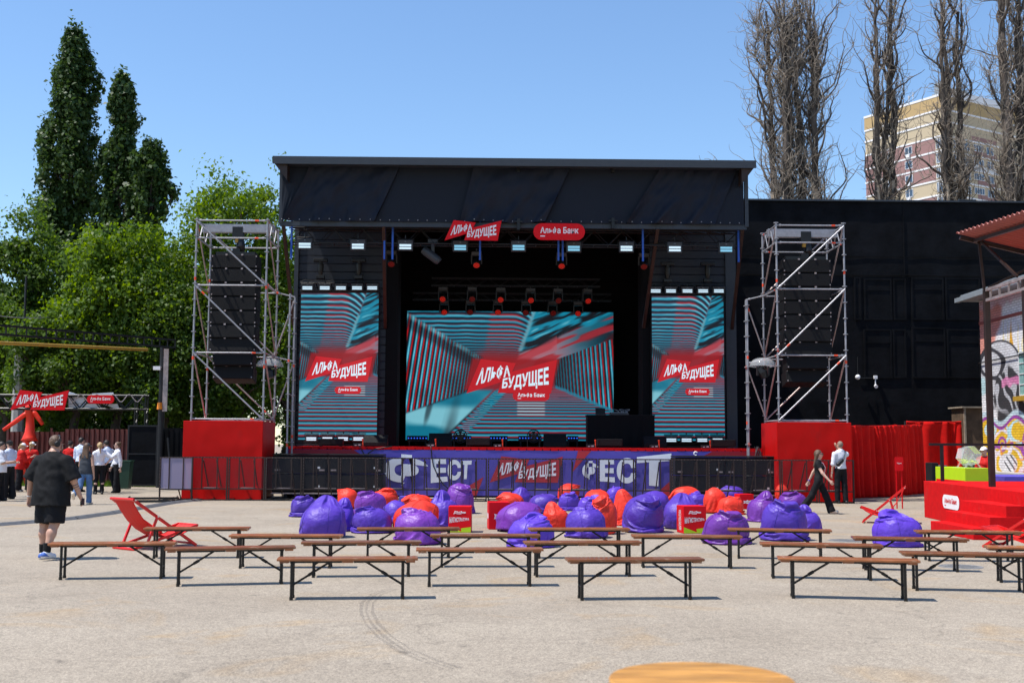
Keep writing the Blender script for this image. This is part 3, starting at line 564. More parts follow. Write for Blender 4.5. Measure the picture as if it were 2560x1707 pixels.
for (x0, x1, y, lb) in ((690, 866, 650, 'black pipe rack with cables above the left portrait screen'), (1492, 1664, 656, 'black pipe rack with cables above the right portrait screen')):
    a, b = Wv(x0, y, YM+.15), Wv(x1, y, YM+.15); t = thing('light_rack', lb, 'light rack', ((a.x+b.x)/2, YM+.15, a.z), group='pipe racks above the side screens')
    mb = MB(); mb.tube((a.x, a.y, a.z), (b.x, a.y, a.z), .03); mb.tube((a.x, a.y, a.z-.28), (b.x, a.y, a.z-.28), .03)
    for k in range(6): x = a.x+(b.x-a.x)*k/5; mb.tube((x, a.y, a.z), (x, YW, a.z-.1), .02, 6)
    mb.build('pipe', M['black'], t, world=True)
    mb = MB(); q = [(a.x+(b.x-a.x)*k/14, a.y-.06, a.z+.04+.07*abs(math.sin(k*1.3))) for k in range(15)]; mb.path(q, .014, 5); mb.build('cable', M['rope'], t, world=True)
def moving_head(lens, tilt=0.0, up=1):
    t = thing('moving_head_spotlight', 'spot', 'stage light')
    mb = MB(); mb.box((0, 0, -.06), (.34, .26, .12)); mb.tube((0, 0, 0), (0, 0, .10), .03); mb.build('base', M['darkgrey'], t, bev=.015)
    mb = MB()
    for s in (-1, 1): mb.box((s*.17, 0, -.27), (.05, .14, .34))
    mb.box((0, 0, -.135), (.38, .15, .04)); mb.build('yoke', M['black'], t, bev=.012)
    Rm = Matrix.Rotation(tilt, 3, 'X'); hc = Vector((0, 0, -.36))
    def at(v): return Rm @ Vector(v)+hc
    mb = MB(); mb.path([at((0, .20, 0)), at((0, .10, 0)), at((0, -.06, 0)), at((0, -.17, 0)), at((0, -.20, 0))], [.07, .125, .14, .14, .13], 16); mb.build('head', M['black'], t, smooth=False)
    mb = MB()
    for i in range(19):
        rr_, a = ((0, 0), (.045, i*1.0472), (.088, i*.5236))[0 if i == 0 else (1 if i < 7 else 2)]
        c = at((rr_*math.cos(a), -.203, rr_*math.sin(a))); d = at((rr_*math.cos(a), -.212, rr_*math.sin(a))); mb.path([c, d], .0165, 8)
    mb.build('lens', M[lens], t); return t
hA, hB = moving_head('ledr', R(32)), moving_head('ledrd', R(32)); u1, u2 = [False], [False]
posn = ('first', 'second', 'third', 'fourth', 'fifth', 'sixth')
for i, (zx, zy, dim) in enumerate(((388, 470, 0), (575, 470, 1), (764, 474, 0), (957, 478, 0), (1135, 480, 1), (1327, 482, 0))):
    p = Wv(*f4(zx, zy), YC+.15); put(hB if dim else hA, u2 if dim else u1, Vector((p.x, p.y, p.z+.02)), R((-6, 4, -3, 5, 8, 10)[i]), '%s red spotlight hung from the centre truss, %s from the left' % ('dim' if dim else 'glowing', posn[i]), 'red spotlights on the centre truss')
for i, (zx, zy, dim) in enumerate(((395, 562, 0), (567, 562, 1), (743, 562, 0), (928, 565, 1), (1098, 568, 1), (1266, 570, 0))):
    p = Wv(*f4(zx, zy), YE+.1); put(hB if dim else hA, u2 if dim else u1, Vector((p.x, p.y-.25, p.z+.02)), R((5, -4, 3, -8, 8, -6)[i]), '%s lower red spotlight over the top of the centre screen, %s from the left' % ('dim' if dim else 'glowing', posn[i]), 'lower red spotlights over the centre screen')
for i, (zx, zy, dim, lb) in enumerate(((50, 225, 1, 'dim red spotlight hung beside the left stage pier'), (605, 232, 0, 'red spotlight hung behind the red twin flag sign'), (1160, 238, 0, 'red spotlight hung behind the pill sign'), (1697, 242, 1, 'dim red spotlight hung beside the right stage pier'))):
    p = Wv(*f4(zx, zy), 39.6); put(hB if dim else hA, u2 if dim else u1, p, 0, lb, 'red spotlights hung high over the stage', (R(12), 0, 0))
p = Wv(*f4(320, 160), 39.0)     # the tilted projector
t = thing('tilted_projector', 'grey projector lamp tilted down on a bracket beside the red twin flag sign', 'stage light', p)
mb = MB(); mb.box((0, 0, -.03), (.34, .2, .13)); mb.box((0, 0, -.28), (.12, .1, .46)); mb.build('bracket', M['roof'], t, bev=.015)
mb = MB(); mb.path([(-.33, -.05, -.32), (-.22, -.05, -.40), (.16, -.05, -.68), (.22, -.05, -.74)], [.13, .15, .15, .12], 12); mb.build('barrel', M['roof'], t)
f3 = lambda zx, zy: ((440+zx/2.0634)/VS, (520+zy/2.0634)/VS)
f5 = lambda zx, zy: ((1560+zx/2.0634)/VS, (520+zy/2.0634)/VS)
def upright_head():
    t = thing('upright_spotlight', 'x', 'stage light')
    mb = MB(); mb.box((0, 0, .06), (.3, .26, .12)); mb.build('base', M['black'], t, bev=.015)
    mb = MB(); mb.path([(0, 0, .12), (0, 0, .30), (0, 0, .52), (0, 0, .60)], [.06, .10, .11, .06], 12); mb.build('head', M['black'], t)
    mb = MB(); mb.box((0, -.02, .66), (.5, .2, .12)); mb.box((0, -.03, .58), (.12, .12, .1)); mb.build('wide_hood', M['black'], t, bev=.02); return t
uh = upright_head(); u3 = [False]
for (q, lb) in ((f3(745, 366), 'black upright spotlight standing on the left screen rack, left one'), (f3(942, 366), 'black upright spotlight standing on the left screen rack, right one'), (f5(225, 384), 'black upright spotlight standing on the right screen rack, left one'), (f5(432, 384), 'black upright spotlight standing on the right screen rack, right one')):
    put(uh, u3, Wv(*q, YM+.2), 0, lb, 'upright spotlights above the side screens')

# ------------------------------------------------------------ on the stage floor
def onfloor(q0, q1, Y):     # two picture corners (left,bottom),(right,top) -> x0,x1,height
    a, b = Wv(*q0, Y), Wv(*q1, Y); return a.x, b.x, b.z-zd
wl = [('black wedge monitor on the stage floor in front of the left wing screen', f6(765, 122), f6(985, 25), 39.0, 1), ('black wedge monitor left of the first stage fan', f4(290, 1500), f4(442, 1418), 39.2, 1),
      ('black wedge monitor right of the second stage fan', f4(1045, 1503), f4(1195, 1423), 39.2, 1), ('black wedge monitor at the right front of the black draped table', f4(1700, 1500), f4(1850, 1438), 38.8, 1),
      ('low black speaker box at the stage edge below the left floor strobes', f6(345, 130), f6(575, 62), 38.25, 0), ('low black speaker box at the stage edge between the two fans', f4(537, 1503), f4(695, 1452), 38.25, 0),
      ('low black speaker box at the stage edge before the black draped table', f4(1395, 1507), f4(1560, 1456), 38.25, 0), ('low black speaker box at the right end of the stage edge', f7(1690, 135), f7(1910, 68), 38.25, 0)]
for lb, q0, q1, Y, wedge in wl:
    x0, x1, h = onfloor(q0, q1, Y); t = thing('stage_monitor' if wedge else 'front_fill_speaker', lb, 'speaker', ((x0+x1)/2, Y, zd), group='wedge monitors on the stage' if wedge else 'low speakers along the stage edge')
    w_ = x1-x0; h = max(h, .25); mb = MB()
    if wedge:
        mb.prism([(-w_/2, 0, 0), (-w_/2, .0, h*.35), (-w_/2, .28, h), (-w_/2, .45, h), (-w_/2, .5, 0)], (w_, 0, 0)); mb.build('cabinet', M['spk'], t, bev=.015)
        mb = MB(); mb.prism([(-w_*.46, -.006, h*.1), (-w_*.46, -.006, h*.35), (-w_*.46, .27, h*.97), (-w_*.46, .275, h*.95), (-w_*.46, .004, h*.1)], (w_*.92, 0, 0)); mb.build('grille', M['spkgrille'], t)
    else:
        mb.box((0, .2, h/2+.03), (w_, .4, h-.06)); mb.build('cabinet', M['spk'], t, bev=.015)
        mb = MB(); mb.box((0, -.008, h/2+.03), (w_*.92, .014, h*.7)); mb.build('grille', M['spkgrille'], t)
        for s in (-1, 1): mb = MB(); mb.box((s*w_*.4, .2, .015), (.06, .3, .03)); mb.box((s*w_*.46, -.01, h*.9), (.03, .03, .05)); mb.build('skid', M['matte'], t)
def fan(lb, q0, q1, Y):
    x0, x1, h = onfloor(q0, q1, Y); r = (x1-x0)/2; t = thing('stage_fan', lb, 'fan', ((x0+x1)/2, Y, zd), group='black fans on the stage')
    hub = h-r
    mb = MB()
    for k in range(3): mb.path([(r*(1-.01*k)*math.cos(a), .06*(k-1), hub+r*(1-.01*k)*math.sin(a)) for a in np.linspace(0, 6.283, 25)], .016, 5, cap=False)
    for k in range(20): a = k*.314; mb.path([(r*.1*math.cos(a), -.09, hub+r*.1*math.sin(a)), (r*.7*math.cos(a), -.09, hub+r*.7*math.sin(a)), (r*math.cos(a), -.05, hub+r*math.sin(a))], .006, 4)
    for rr_ in (.35, .68): mb.path([(r*rr_*math.cos(a), -.092, hub+r*rr_*math.sin(a)) for a in np.linspace(0, 6.283, 21)], .006, 4, cap=False)
    mb.build('cage', M['black'], t)
    mb = MB()
    for k in range(5):
        a = k*1.2566; mb.add([(0, 0, hub), (r*.85*math.cos(a), -.03, hub+r*.85*math.sin(a)), (r*.85*math.cos(a+.7), .03, hub+r*.85*math.sin(a+.7)), (r*.85*math.cos(a), -.035, hub+r*.85*math.sin(a)), (r*.85*math.cos(a+.7), .025, hub+r*.85*math.sin(a+.7))], [(0, 1, 2), (0, 4, 3)])
    mb.path([(0, -.07, hub), (0, .12, hub)], [.07, .08], 12); mb.build('blades', M['matte'], t)
    mb = MB()
    for s in (-1, 1): mb.path([(s*r, 0, hub), (s*r*.95, 0, .04), (s*r*.95, -.2, .015), ], .02, 6); mb.tube((s*r*.95, -.2, .015), (s*r*.95, .2, .015), .018, 6)
    mb.tube((-r*.95, .1, .02), (r*.95, .1, .02), .018, 6); mb.build('stand', M['black'], t)
fan('round black caged fan on the stage left of the low centre speaker', f4(455, 1500), f4(543, 1395), 39.6); fan('round black caged fan on the stage just right of the screen middle', f4(935, 1502), f4(1020, 1396), 39.6)
for i, (zx0, zx1) in enumerate(((150, 285), (445, 571), (690, 808), (878, 1030), (1198, 1270))):
    Y = 44.0; a, b = Wv(*f4(zx0, 1470), Y), Wv(*f4(zx1, 1440), Y); t = thing('led_bar', 'black bar of blue lights on the floor below the centre screen, %s from the left' % ordn[i], 'stage light', ((a.x+b.x)/2, Y, zd), group='blue light bars below the centre screen')
    w_ = b.x-a.x; zc = b.z-zd; mb = MB(); mb.box((0, .05, zc-.08), (w_, .1, .22)); mb.box((-w_*.4, .05, (zc-.19)/2), (.06, .1, zc-.19)); mb.box((w_*.4, .05, (zc-.19)/2), (.06, .1, zc-.19)); mb.build('housing', M['matte'], t)
    mb = MB(); n = int(w_/.10)
    for k in range(n): mb.path([(-w_/2+(k+.5)*w_/n, -.002, zc-.06), (-w_/2+(k+.5)*w_/n, -.008, zc-.06)], .026, 8)
    mb.build('blue_lamps', M['ledb'], t)
YJ = 40.2
x0, x1, h = onfloor(f4(1330, 1505), f4(1768, 1302), YJ)
dj = thing('draped_table', 'tall black draped equipment table at the right of the centre screen', 'table', ((x0+x1)/2, YJ, zd))
w_ = x1-x0; mb = MB()
def dr(u, v): return Vector((-w_/2+u*w_, .015*math.sin(u*40)*(1-v)-.008, v*h))
mb.grid(dr, 80, 3); mb.build('front_drape', M['deep'], dj, smooth=True)
mb = MB(); mb.bx(-w_/2, w_/2, .04, .75, 0, h-.02); mb.bx(-w_/2-.02, w_/2+.02, 0.0, .78, h-.018, h+.012); mb.build('table_top', M['matte'], dj)
def onT(zx): return Wv(*f4(zx, 1302), YJ+.3).x
t = thing('laptop', 'small open dark laptop at the left end of the draped table', 'laptop', (onT(1415), YJ+.25, zd+h+.013)); mb = MB(); mb.box((0, 0, .01), (.34, .24, .02)); mb.build('keyboard_base', M['darkgrey'], t)
mb = MB(); mb.box((-.0, .15, .12), (.34, .02, .24), M=Matrix.Rotation(R(-18), 3, 'X')); mb.build('lid', M['matte'], t)
t = thing('mixing_desk', 'grey mixer with loose cables on the draped table', 'mixer', (onT(1535), YJ+.25, zd+h+.013)); mb = MB(); mb.prism([(-.32, -.2, 0), (-.32, -.2, .05), (-.32, .2, .1), (-.32, .2, 0)], (.64, 0, 0)); mb.build('console', M['darkgrey'], t, bev=.008)
mb = MB()
for k in range(9): mb.tube((-.28+k*.07, -.05, .07), (-.28+k*.07, -.05, .10), .015, 6); mb.tube((-.28+k*.07, .08, .085), (-.28+k*.07, .08, .112), .012, 6)
mb.build('knobs', M['galv'], t)
mb = MB()
for k in range(4): mb.path([(-.3+k*.2+.1*math.sin(j*1.1+k), .1, .1+.10*math.sin(j/7*math.pi)) for j in range(8)], .008, 5)
mb.build('patch_leads', M['galv'], t)
for i, (fx, fy) in enumerate((f6(715, 118), f6(1385, 118), f6(2000, 118), f7(575, 128), f7(1160, 128), f7(1630, 130))):
    p = Wv(fx, fy, 38.0); t = thing('floor_socket_box', 'socket box with red tipped clip on the stage edge, %s from the left' % posn[i], 'socket box', (p.x, 38.0, zd+.004), group='socket boxes along the stage edge')
    mb = MB(); mb.box((0, 0, .05), (.28, .16, .10)); mb.build('box', M['black'], t, bev=.01); mb = MB(); mb.box((.06, -.083, .05), (.08, .008, .04)); mb.box((-.06, -.083, .04), (.07, .008, .03)); mb.build('sockets', M['galv'], t)
    mb = MB(); mb.path([(.16, .02, .0), (.16, .02, .14), (.15, 0, .25)], [.02, .018, .03], 8); mb.build('mic_clip', M['orange'], t)
for i, (pts, lb) in enumerate((([f6(720, 122), f6(745, 150), f6(765, 190), f6(782, 215)], 'black cable hanging over the crimson corner of the banner'), ([f6(1030, 130), f6(960, 140), f6(870, 155), f6(820, 185), f6(795, 215)], 'black cable drooping from the stage edge to the left speaker stack'),
        ([f6(1385, 125), f6(1390, 170), f6(1395, 230), f6(1410, 310), f6(1450, 400), f6(1500, 480), f6(1560, 530)], 'long black cable hanging down the front of the banner'))):
    mb = MB(); mb.path([Wv(x, y, YD-.10) for x, y in pts], .018, 6); tag(mb.build('hanging_cable', M['rope'], smooth=True), lb, 'cable', 'cables hanging over the stage front')
mb = MB(); q0 = Wv(*f7(2105, 140), YD-.06)
for k in range(6): mb.path([q0+Vector((.03*k-.08+.04*math.sin(j+k), -.01*k, .03-.09*j)) for j in range(8)], .012, 5)
tag(mb.build('cable_bundle', M['grey']), 'bundle of grey cables hanging at the right end of the stage front', 'cable', 'cables hanging over the stage front')
# ------------------------------------------------------------ scaffold towers, red plinths, line arrays
def tower(side):
    S = 'left' if side < 0 else 'right'; Y0 = 35.75; D = 2.05
    if side < 0: xa, xb = X_(423, Y0), X_(606, Y0)
    else: xa, xb = X_(1783, Y0), X_(1954, Y0)
    zt = Z_(970 if side < 0 else 966, Y0)
    pl = thing('red_plinth', 'big glossy red box carrying the %s scaffold tower beside the stage' % S, 'plinth', ((xa+xb)/2, Y0, 0), group='red boxes under the scaffold towers')
    mb = MB(); mb.bx(xa, xb, Y0+.012, Y0+D, 0.02, zt); mb.build('box', M['red'], pl, world=True, bev=.015)
    mb = MB()
    def sk(u, v): return Vector((xa+.01+u*(xb-xa-.02), Y0-.004-.012*noise.noise(Vector((u*7, v*5, side*3)))-.03*max(0, math.sin(u*9+side))**6*(1-v)**3, .01+v*(zt*.98-.01)))
    mb.grid(sk, 40, 30); mb.build('front_skin', M['red'], pl, world=True, smooth=True)
    # tower uprights stand just inside the box edge
    xf0, xf1 = (X_(439, Y0), X_(604, Y0)) if side < 0 else (X_(1790, Y0), X_(1947, Y0))
    ztop = Z_(505, Y0); yb = Y0+D-.1; yf = Y0+.10
    tw = thing('scaffold_tower', 'tall galvanised scaffold tower with a speaker column standing on the %s red box' % S, 'scaffold tower', ((xf0+xf1)/2, Y0+D/2, zt), group='scaffold towers beside the stage')
    h = ztop-zt; lv = [zt+.06, zt+h*.333, zt+h*.665, zt+h*.90]
    r = .030
    def upright(x, y, z0, z1):
        mb = MB(); mb.tube((x, y, z0), (x, y, z1), r, 10)
        k = z0+.25
        while k < z1:
            mb.path([(x, y, k-.012), (x, y, k+.012)], .075, 8); k += .5
        for q in (.32, .71): z = z0+(z1-z0)*q+random.uniform(-.4, .4); mb.path([(x, y, z-.05), (x, y, z+.05)], r*1.12, 10, 1)
        mb.build('upright', [M['galv'], M['orange']], tw, world=True, smooth=False)
    for x in (xf0, xf1):
        for y in (yf, yb): upright(x, y, zt, ztop)
    xo = xf1+.62 if side < 0 else xf0-.62
    xi = xf1 if side < 0 else xf0
    upright(xo, yb-.2, 0, lv[2]-.15); upright(xo, yb-.2-.9, 0, lv[2]-.15) if side < 0 else upright(xo, yb-.2-.2, 0, lv[2]-.15)
    def tube(nm, a, b, m='galv', rr=.025):
        mb = MB(); mb.tube(a, b, rr, 8); a, b = Vector(a), Vector(b); u = (b-a).normalized()
        for e in (a+u*.12, b-u*.12): mb.path([e-u*.035, e+u*.035], rr*1.5, 8)
        if random.random() < .5: c = a+(b-a)*random.choice((.12, .85)); mb.path([c-u*.06, c+u*.06], rr*1.08, 8, 1)
        mb.build(nm, [M[m], M['orange']], tw, world=True)
    for z in lv+[ztop-.08]:
        tube('ledger', (xf0, yf, z), (xf1, yf, z)); tube('ledger', (xf0, yb, z), (xf1, yb, z))
        for x in (xf0, xf1): tube('ledger', (x, yf, z), (x, yb, z))
    zz = [lv[0], lv[1], lv[2], ztop-.1]
    for i in range(3):
        a, b = (xf0, xf1) if side < 0 else (xf1, xf0)
        tube('brace', (a, yf-.05, zz[i+1]), (b, yf-.05, zz[i]), 'galv'); tube('brace', (a, yb+.05, zz[i+1]), (b, yb+.05, zz[i]), 'galvdull')
        for x in (xf0, xf1): tube('brace', (x, yf, zz[i+1]), (x, yb, zz[i]), 'galvdull')
        if i < 2: tube('outrigger', (xi, yb-.2, zz[i+1]), (xo, yb-.2, zz[i+1]-.15)); tube('outrigger', (xi, yb-.2, zz[i]+.05), (xo, yb-.2, zz[i+1]-.2), 'galvdull')
    # lattice side girders and the top beam carrying the hoist
    for x in (xf0, xf1):
        mb = MB(); za, zb_ = ztop-.62, ztop-.08; mb.tube((x, yf, za), (x, yb, za), .022, 6); n = 5
        for k in range(n):
            ya, yc = yf+(yb-yf)*k/n, yf+(yb-yf)*(k+1)/n; mb.tube((x, ya, za if k % 2 else zb_), (x, yc, zb_ if k % 2 else za), .018, 5)
        mb.build('girder', M['galv'], tw, world=True)
    mb = MB(); ym = (yf+yb)/2
    mb.bx(xf0-.05, xf1+.05, ym-.12, ym-.05, ztop-.30, ztop-.04); mb.bx(xf0-.05, xf1+.05, ym+.05, ym+.12, ztop-.30, ztop-.04); mb.build('top_beam', M['galv'], tw, world=True)
    # flown speaker column
    ca, cb = (X_(482, ym), X_(589, ym)) if side < 0 else (X_(1797, ym), X_(1908, ym)); cx = (ca+cb)/2; cw = cb-ca
    zt_, zb2 = (Z_(593, ym), Z_(880, ym))
    la = thing('line_array', 'tall black column of stacked loudspeakers hanging inside the %s scaffold tower' % S, 'loudspeaker column', (cx, ym, zt_), group='hanging speaker columns')
    n = 9; ch = (zt_-zb2)/n; tilt = 0
    for k in range(n):
        ty = 0 if k < 5 else .035*(k-5)**1.6; wk = cw*(1 if k < 7 else .86)
        Rm = Matrix.Rotation(R(0 if k < 5 else -3*(k-4)), 3, 'X'); c = Vector((cx, ym+ty+.0, zt_-ch*(k+.5)))
        mb = MB(); mb.box(c, (wk, .62, ch*.955), M=Rm); cabo = mb.build('cabinet', M['spk'], la, world=True, bev=.012)
        mb = MB(); f = c+Rm @ Vector((0, -.318, 0)); mb.box(f, (wk*.93, .012, ch*.86), M=Rm); mb.build('grille', M['spkgrille'], cabo, world=True)
        mb = MB()
        for s in (-1, 1):
            for e in (-1, 1): mb.box(c+Rm @ Vector((s*wk*.47, -.318, e*ch*.36)), (.035, .016, .04), M=Rm)
        for s in (-.17, .17): mb.box(c+Rm @ Vector((s*wk, -.33, ch*.47)), (.06, .03, .05), M=Rm)
        mb.build('rigging_point', M['galvdull'], cabo, world=True)
    mb = MB(); mb.bx(cx-cw*.42, cx+cw*.42, ym-.2, ym+.2, zt_+.01, zt_+.10); mb.bx(cx-.12, cx+.12, ym-.1, ym+.1, zt_+.10, zt_+.22); mb.build('flying_frame', M['black'], la, world=True)
    mb = MB(); mb.bx(cx-.13, cx+.20, ym-.13, ym+.13, zt_+.55, zt_+.92); mb.tube((cx, ym, zt_+.2), (cx, ym, ztop-.2), .02, 6); mb.path([(cx+.12, ym, zt_+.55), (cx+.14, ym-.02, zt_+.3), (cx+.2, ym, zt_+.12)], [.09, .13, .05], 10); mb.build('chain_hoist', M['black'], la, world=True)
    mb = MB(); mb.bx(cx-.05, cx+.05, ym-.06, ym+.06, ztop-.62, ztop-.48); mb.build('lifting_hook', M['pipe'], la, world=True)
    # clear rain dome with a spotlight in it
    dx, dyv = (620, 838) if side < 0 else (1752, 838)
    p = Wv(dx, dyv, Y0+1.1); ds = thing('domed_spotlight', 'spotlight under a clear plastic rain dome on the %s scaffold tower' % S, 'stage light', p, group='domed spotlights')
    mb = MB(); mb.lathe([(.43, -.04), (.42, .02), (.38, .10), (.30, .17), (.18, .22), (.02, .235)], 20); mb.lathe([(.40, -.06), (.44, -.05), (.44, -.03)], 20); mb.build('dome', M['clear'], ds, smooth=True)
    mb = MB(); mb.path([(0, 0, -.02), (0, 0, -.1)], .13, 10); mb.path([(-.12, 0, -.12), (0, -.03, -.25), (.05, -.06, -.42)], [.1, .15, .11], 10); mb.bx(-.2, -.15, -.06, .06, -.34, -.05); mb.bx(.15, .2, -.06, .06, -.34, -.05); mb.build('lamp_head', M['black'], ds)
    mb = MB(); mb.tube((0, 0, -.03), (-side*(-.35), 0, -.03), .025, 6); mb.build('bracket', M['galv'], ds)
tower(-1); tower(1)

# ------------------------------------------------------------ subwoofers and crowd barrier
def sub():
    t = thing('subwoofer', 'x', 'loudspeaker'); w_, h, d = 1.42, .566, .95
    mb = MB(); mb.bx(-w_/2, w_/2, .02, d, .012, h-.012); mb.build('cabinet', M['spk'], t, bev=.025)
    mb = MB(); mb.bx(-w_*.46, w_*.46, .004, .022, .05, h-.05); mb.bx(-w_*.02, w_*.02, -.004, .004, .05, h-.05); mb.build('grille', M['spkgrille'], t)
    for s in (-1, 1): mb = MB(); mb.bx(s*w_*.40-.07, s*w_*.40+.07, -.006, .004, .09, .14); mb.build('handle', M['galvdull'], t)
    mb = MB(); mb.bx(.46, .52, -.003, .003, .16, .22); mb.build('badge', M['white'], t)
    return t
s0 = sub(); us = [False]; YQ = 36.15
for side, (xa, xb), ss in (('left', (X_(628, YQ), X_(884, YQ)), 'left'), ('right', (X_(1549, YQ), X_(1780, YQ)), 'right')):
    w_ = (xb-xa)/2; pal = thing('transport_skid', 'low black steel skid under the %s bass speaker stack' % ss, 'skid', ((xa+xb)/2, YQ, 0), group='skids under the bass speakers')
    for k in range(4): mb = MB(); x = xa+(k+.5)*(xb-xa)/4; mb.bx(x-.06, x+.06, YQ, YQ+.9, 0, .16); mb.build('bearer', M['matte'], pal, world=True)
    mb = MB(); mb.bx(xa, xb, YQ-.03, YQ+.95, .16, .20); mb.build('deck', M['galvdull'], pal, world=True)
    for r_ in range(2):
        for c in range(2):
            o = put(s0, us, (xa+w_*(c+.5), YQ, .205+r_*.574), 0, 'black bass speaker in the stack at the %s of the stage front, %s %s' % (ss, ('bottom', 'top')[r_], ('left', 'right')[c]), 'bass speaker stacks before the stage'); o.scale.x = w_/1.435
    for c in range(2):
        mb = MB(); mb.bx(-w_/2+.01, w_/2-.01, 0, .95, 0, .025); mb.bx(-w_/2+.02, w_/2-.02, .02, .93, .025, .04)
        o = mb.build('rubber_cover', M['matte'], bev=.012); o.location = (xa+w_*(c+.5), YQ-.01, .205+2*.574-.003); tag(o, 'flat black cover on the %s bass speaker stack, %s half' % (ss, ('left', 'right')[c]), 'cover', 'covers on the bass speakers')
YBAR = 35.05
def barrier(meshmat, bracket=True, wide=1.065):
    t = thing('crowd_barrier', 'x', 'barrier'); h, zl = 1.30, .33; w_ = wide/2
    mb = MB()
    for s in (-1, 1): mb.bx(s*(w_-.02)-.02, s*(w_-.02)+.02, -.02, .02, 0, h)
    mb.bx(-w_+.04, w_-.04, -.018, .018, h-.035, h); mb.bx(-w_+.04, w_-.04, -.018, .018, zl, zl+.035)
    for k in range(10): mb.box((-w_+.02, -.022, .4+k*.095), (.012, .008, .012), 1); mb.box((-w_+.1+k*(wide-.2)/9, -.022, h-.018), (.012, .008, .012), 1)
    mb.build('frame', [M['rust'], M['galvdull']], t)
    for s in (-1, 1): mb = MB(); mb.bar((s*w_*.42, .0, zl+.03), (s*w_*.42, 0, h-.035), .03); mb.build('bar', M['rust'], t)
    mb = MB(); mb.bx(-w_+.041, w_-.041, .003, .006, zl+.036, h-.036); mb.build('mesh_sheet', meshmat, t)
    if bracket:
        for s in (-1, 1): mb = MB(); mb.bar((s*w_*.36, .03, h-.1), (s*w_*.36, 1.0, .04), .03); mb.build('rear_strut', M['rust'], t)
        mb = MB(); mb.bx(-w_*.40, w_*.40, .10, .35, .36, .38); mb.build('step_plate', M['galvdull'], t)
    mb = MB(); mb.bx(-w_+.02, w_-.02, -.02, .02, 0.008, .04); mb.bx(-w_+.02, w_-.02, .98, 1.02, .008, .04)
    for k in range(3): x = -w_+.04+k*(wide-.08)/2; mb.bx(x-.02, x+.02, .02, .98, .008, .04)
    mb.build('floor_frame', M['black'], t); return t
b0 = barrier(M['barmesh']); ub = [False]
xs0, xs1 = X_(444, YBAR), X_(1958, YBAR); nb = round((xs1-xs0)/1.10); st_ = (xs1-xs0)/nb
what = lambda x: ('in front of the left red box' if x < X_(606, YBAR) else 'in front of the left bass speakers' if x < X_(872, YBAR) else 'before the left festival word' if x < X_(1096, YBAR) else 'before the banner emblem' if x < X_(1310, YBAR) else
                  'before the right festival word' if x < X_(1540, YBAR) else 'in front of the right bass speakers' if x < X_(1784, YBAR) else 'in front of the right red box')
cnt = {}
cells = [(k, xs0+(k+.5)*st_) for k in range(nb)]
tot = {}
for k, x in cells: tot[what(x)] = tot.get(what(x), 0)+1
for k, x in cells:
    wv = what(x); cnt[wv] = cnt.get(wv, 0)+1; pn = (ordn+('sixth', 'seventh'))[cnt[wv]-1]
    lb = 'mesh crowd barrier %s' % wv + ('' if tot[wv] == 1 else ', %s from the left' % pn)
    o = put(b0, ub, (x, YBAR+.02*math.sin(k*2.1), 0), R(.6*math.sin(k*1.7)), lb, 'mesh crowd barriers before the stage'); o.scale.x = st_/1.085
b1 = barrier(M['barmesh_lit'], True, 1.0); p = Gv(407, 1150); b1.location = (p.x, p.y-.2, 0); b1.rotation_euler = (0, 0, R(-4)); tag(b1, 'crowd barrier with pale mesh coloured as sunlit at the left end of the row', 'barrier', 'mesh crowd barriers before the stage')
for i, (x, y, rz) in enumerate(((352, 1146, 14), (338, 1153, 8))):
    p = Gv(x, y); mb = MB()
    for k in range(5): mb.box((0, -.4+k*.2, .03+.0*k), (1.5, .035, .03))
    for s in (-1, 1): mb.box((s*.7, 0, .062), (.04, .95, .03))
    o = mb.build('steel_floor_frame', M['black']); o.location = (p.x, p.y, 0); o.rotation_euler = (0, 0, R(rz)); tag(o, 'black steel frame lying flat on the asphalt left of the pale barrier, %s one' % ('rear', 'front')[i], 'steel frame', 'steel frames lying left of the barrier')

# ------------------------------------------------------------ black hall wall at the right
YH = 46.2; hx0, hx1 = X_(1690, YH)-1.5, 27.0; zh = Z_(464, YH, 2000)
hw = thing('hall_wall', 'tall black painted hall wall with boarded windows right of the stage', 'wall', ((hx0+hx1)/2, YH, 0))
mb = MB()
mb.grid(lambda u, v: Vector((hx0+u*(hx1-hx0), YH-.012*noise.noise(Vector((u*22, v*12, 3))), v*zh)), 60, 40); mb.bx(hx0, hx1, YH+.03, YH+.5, 0, zh); mb.build('wall', M['wall'], hw, world=True)
mb = MB(); mb.bx(hx0, hx1+.1, YH-.10, YH+.55, zh+.002, zh+.07); p = X_(2233, YH); mb.bx(p-.35, p+.35, YH-.12, YH+.3, zh+.072, zh+.11); mb.build('coping', M['roof'], hw, world=True)
mb = MB(); zs = Z_(590, YH, 2000); zq = Z_(633, YH, 2000); mb.bx(hx0, hx1, YH-.035, YH-.014, zs, zs+.02)
mb.bx(hx0, hx1, YH-.06, YH-.014, zq, zq+.06); xv = X_(2083, YH); mb.bx(xv, xv+.02, YH-.04, YH-.014, zq+.1, zh)
mb.build('panel_joint', M['wall'], hw, world=True)
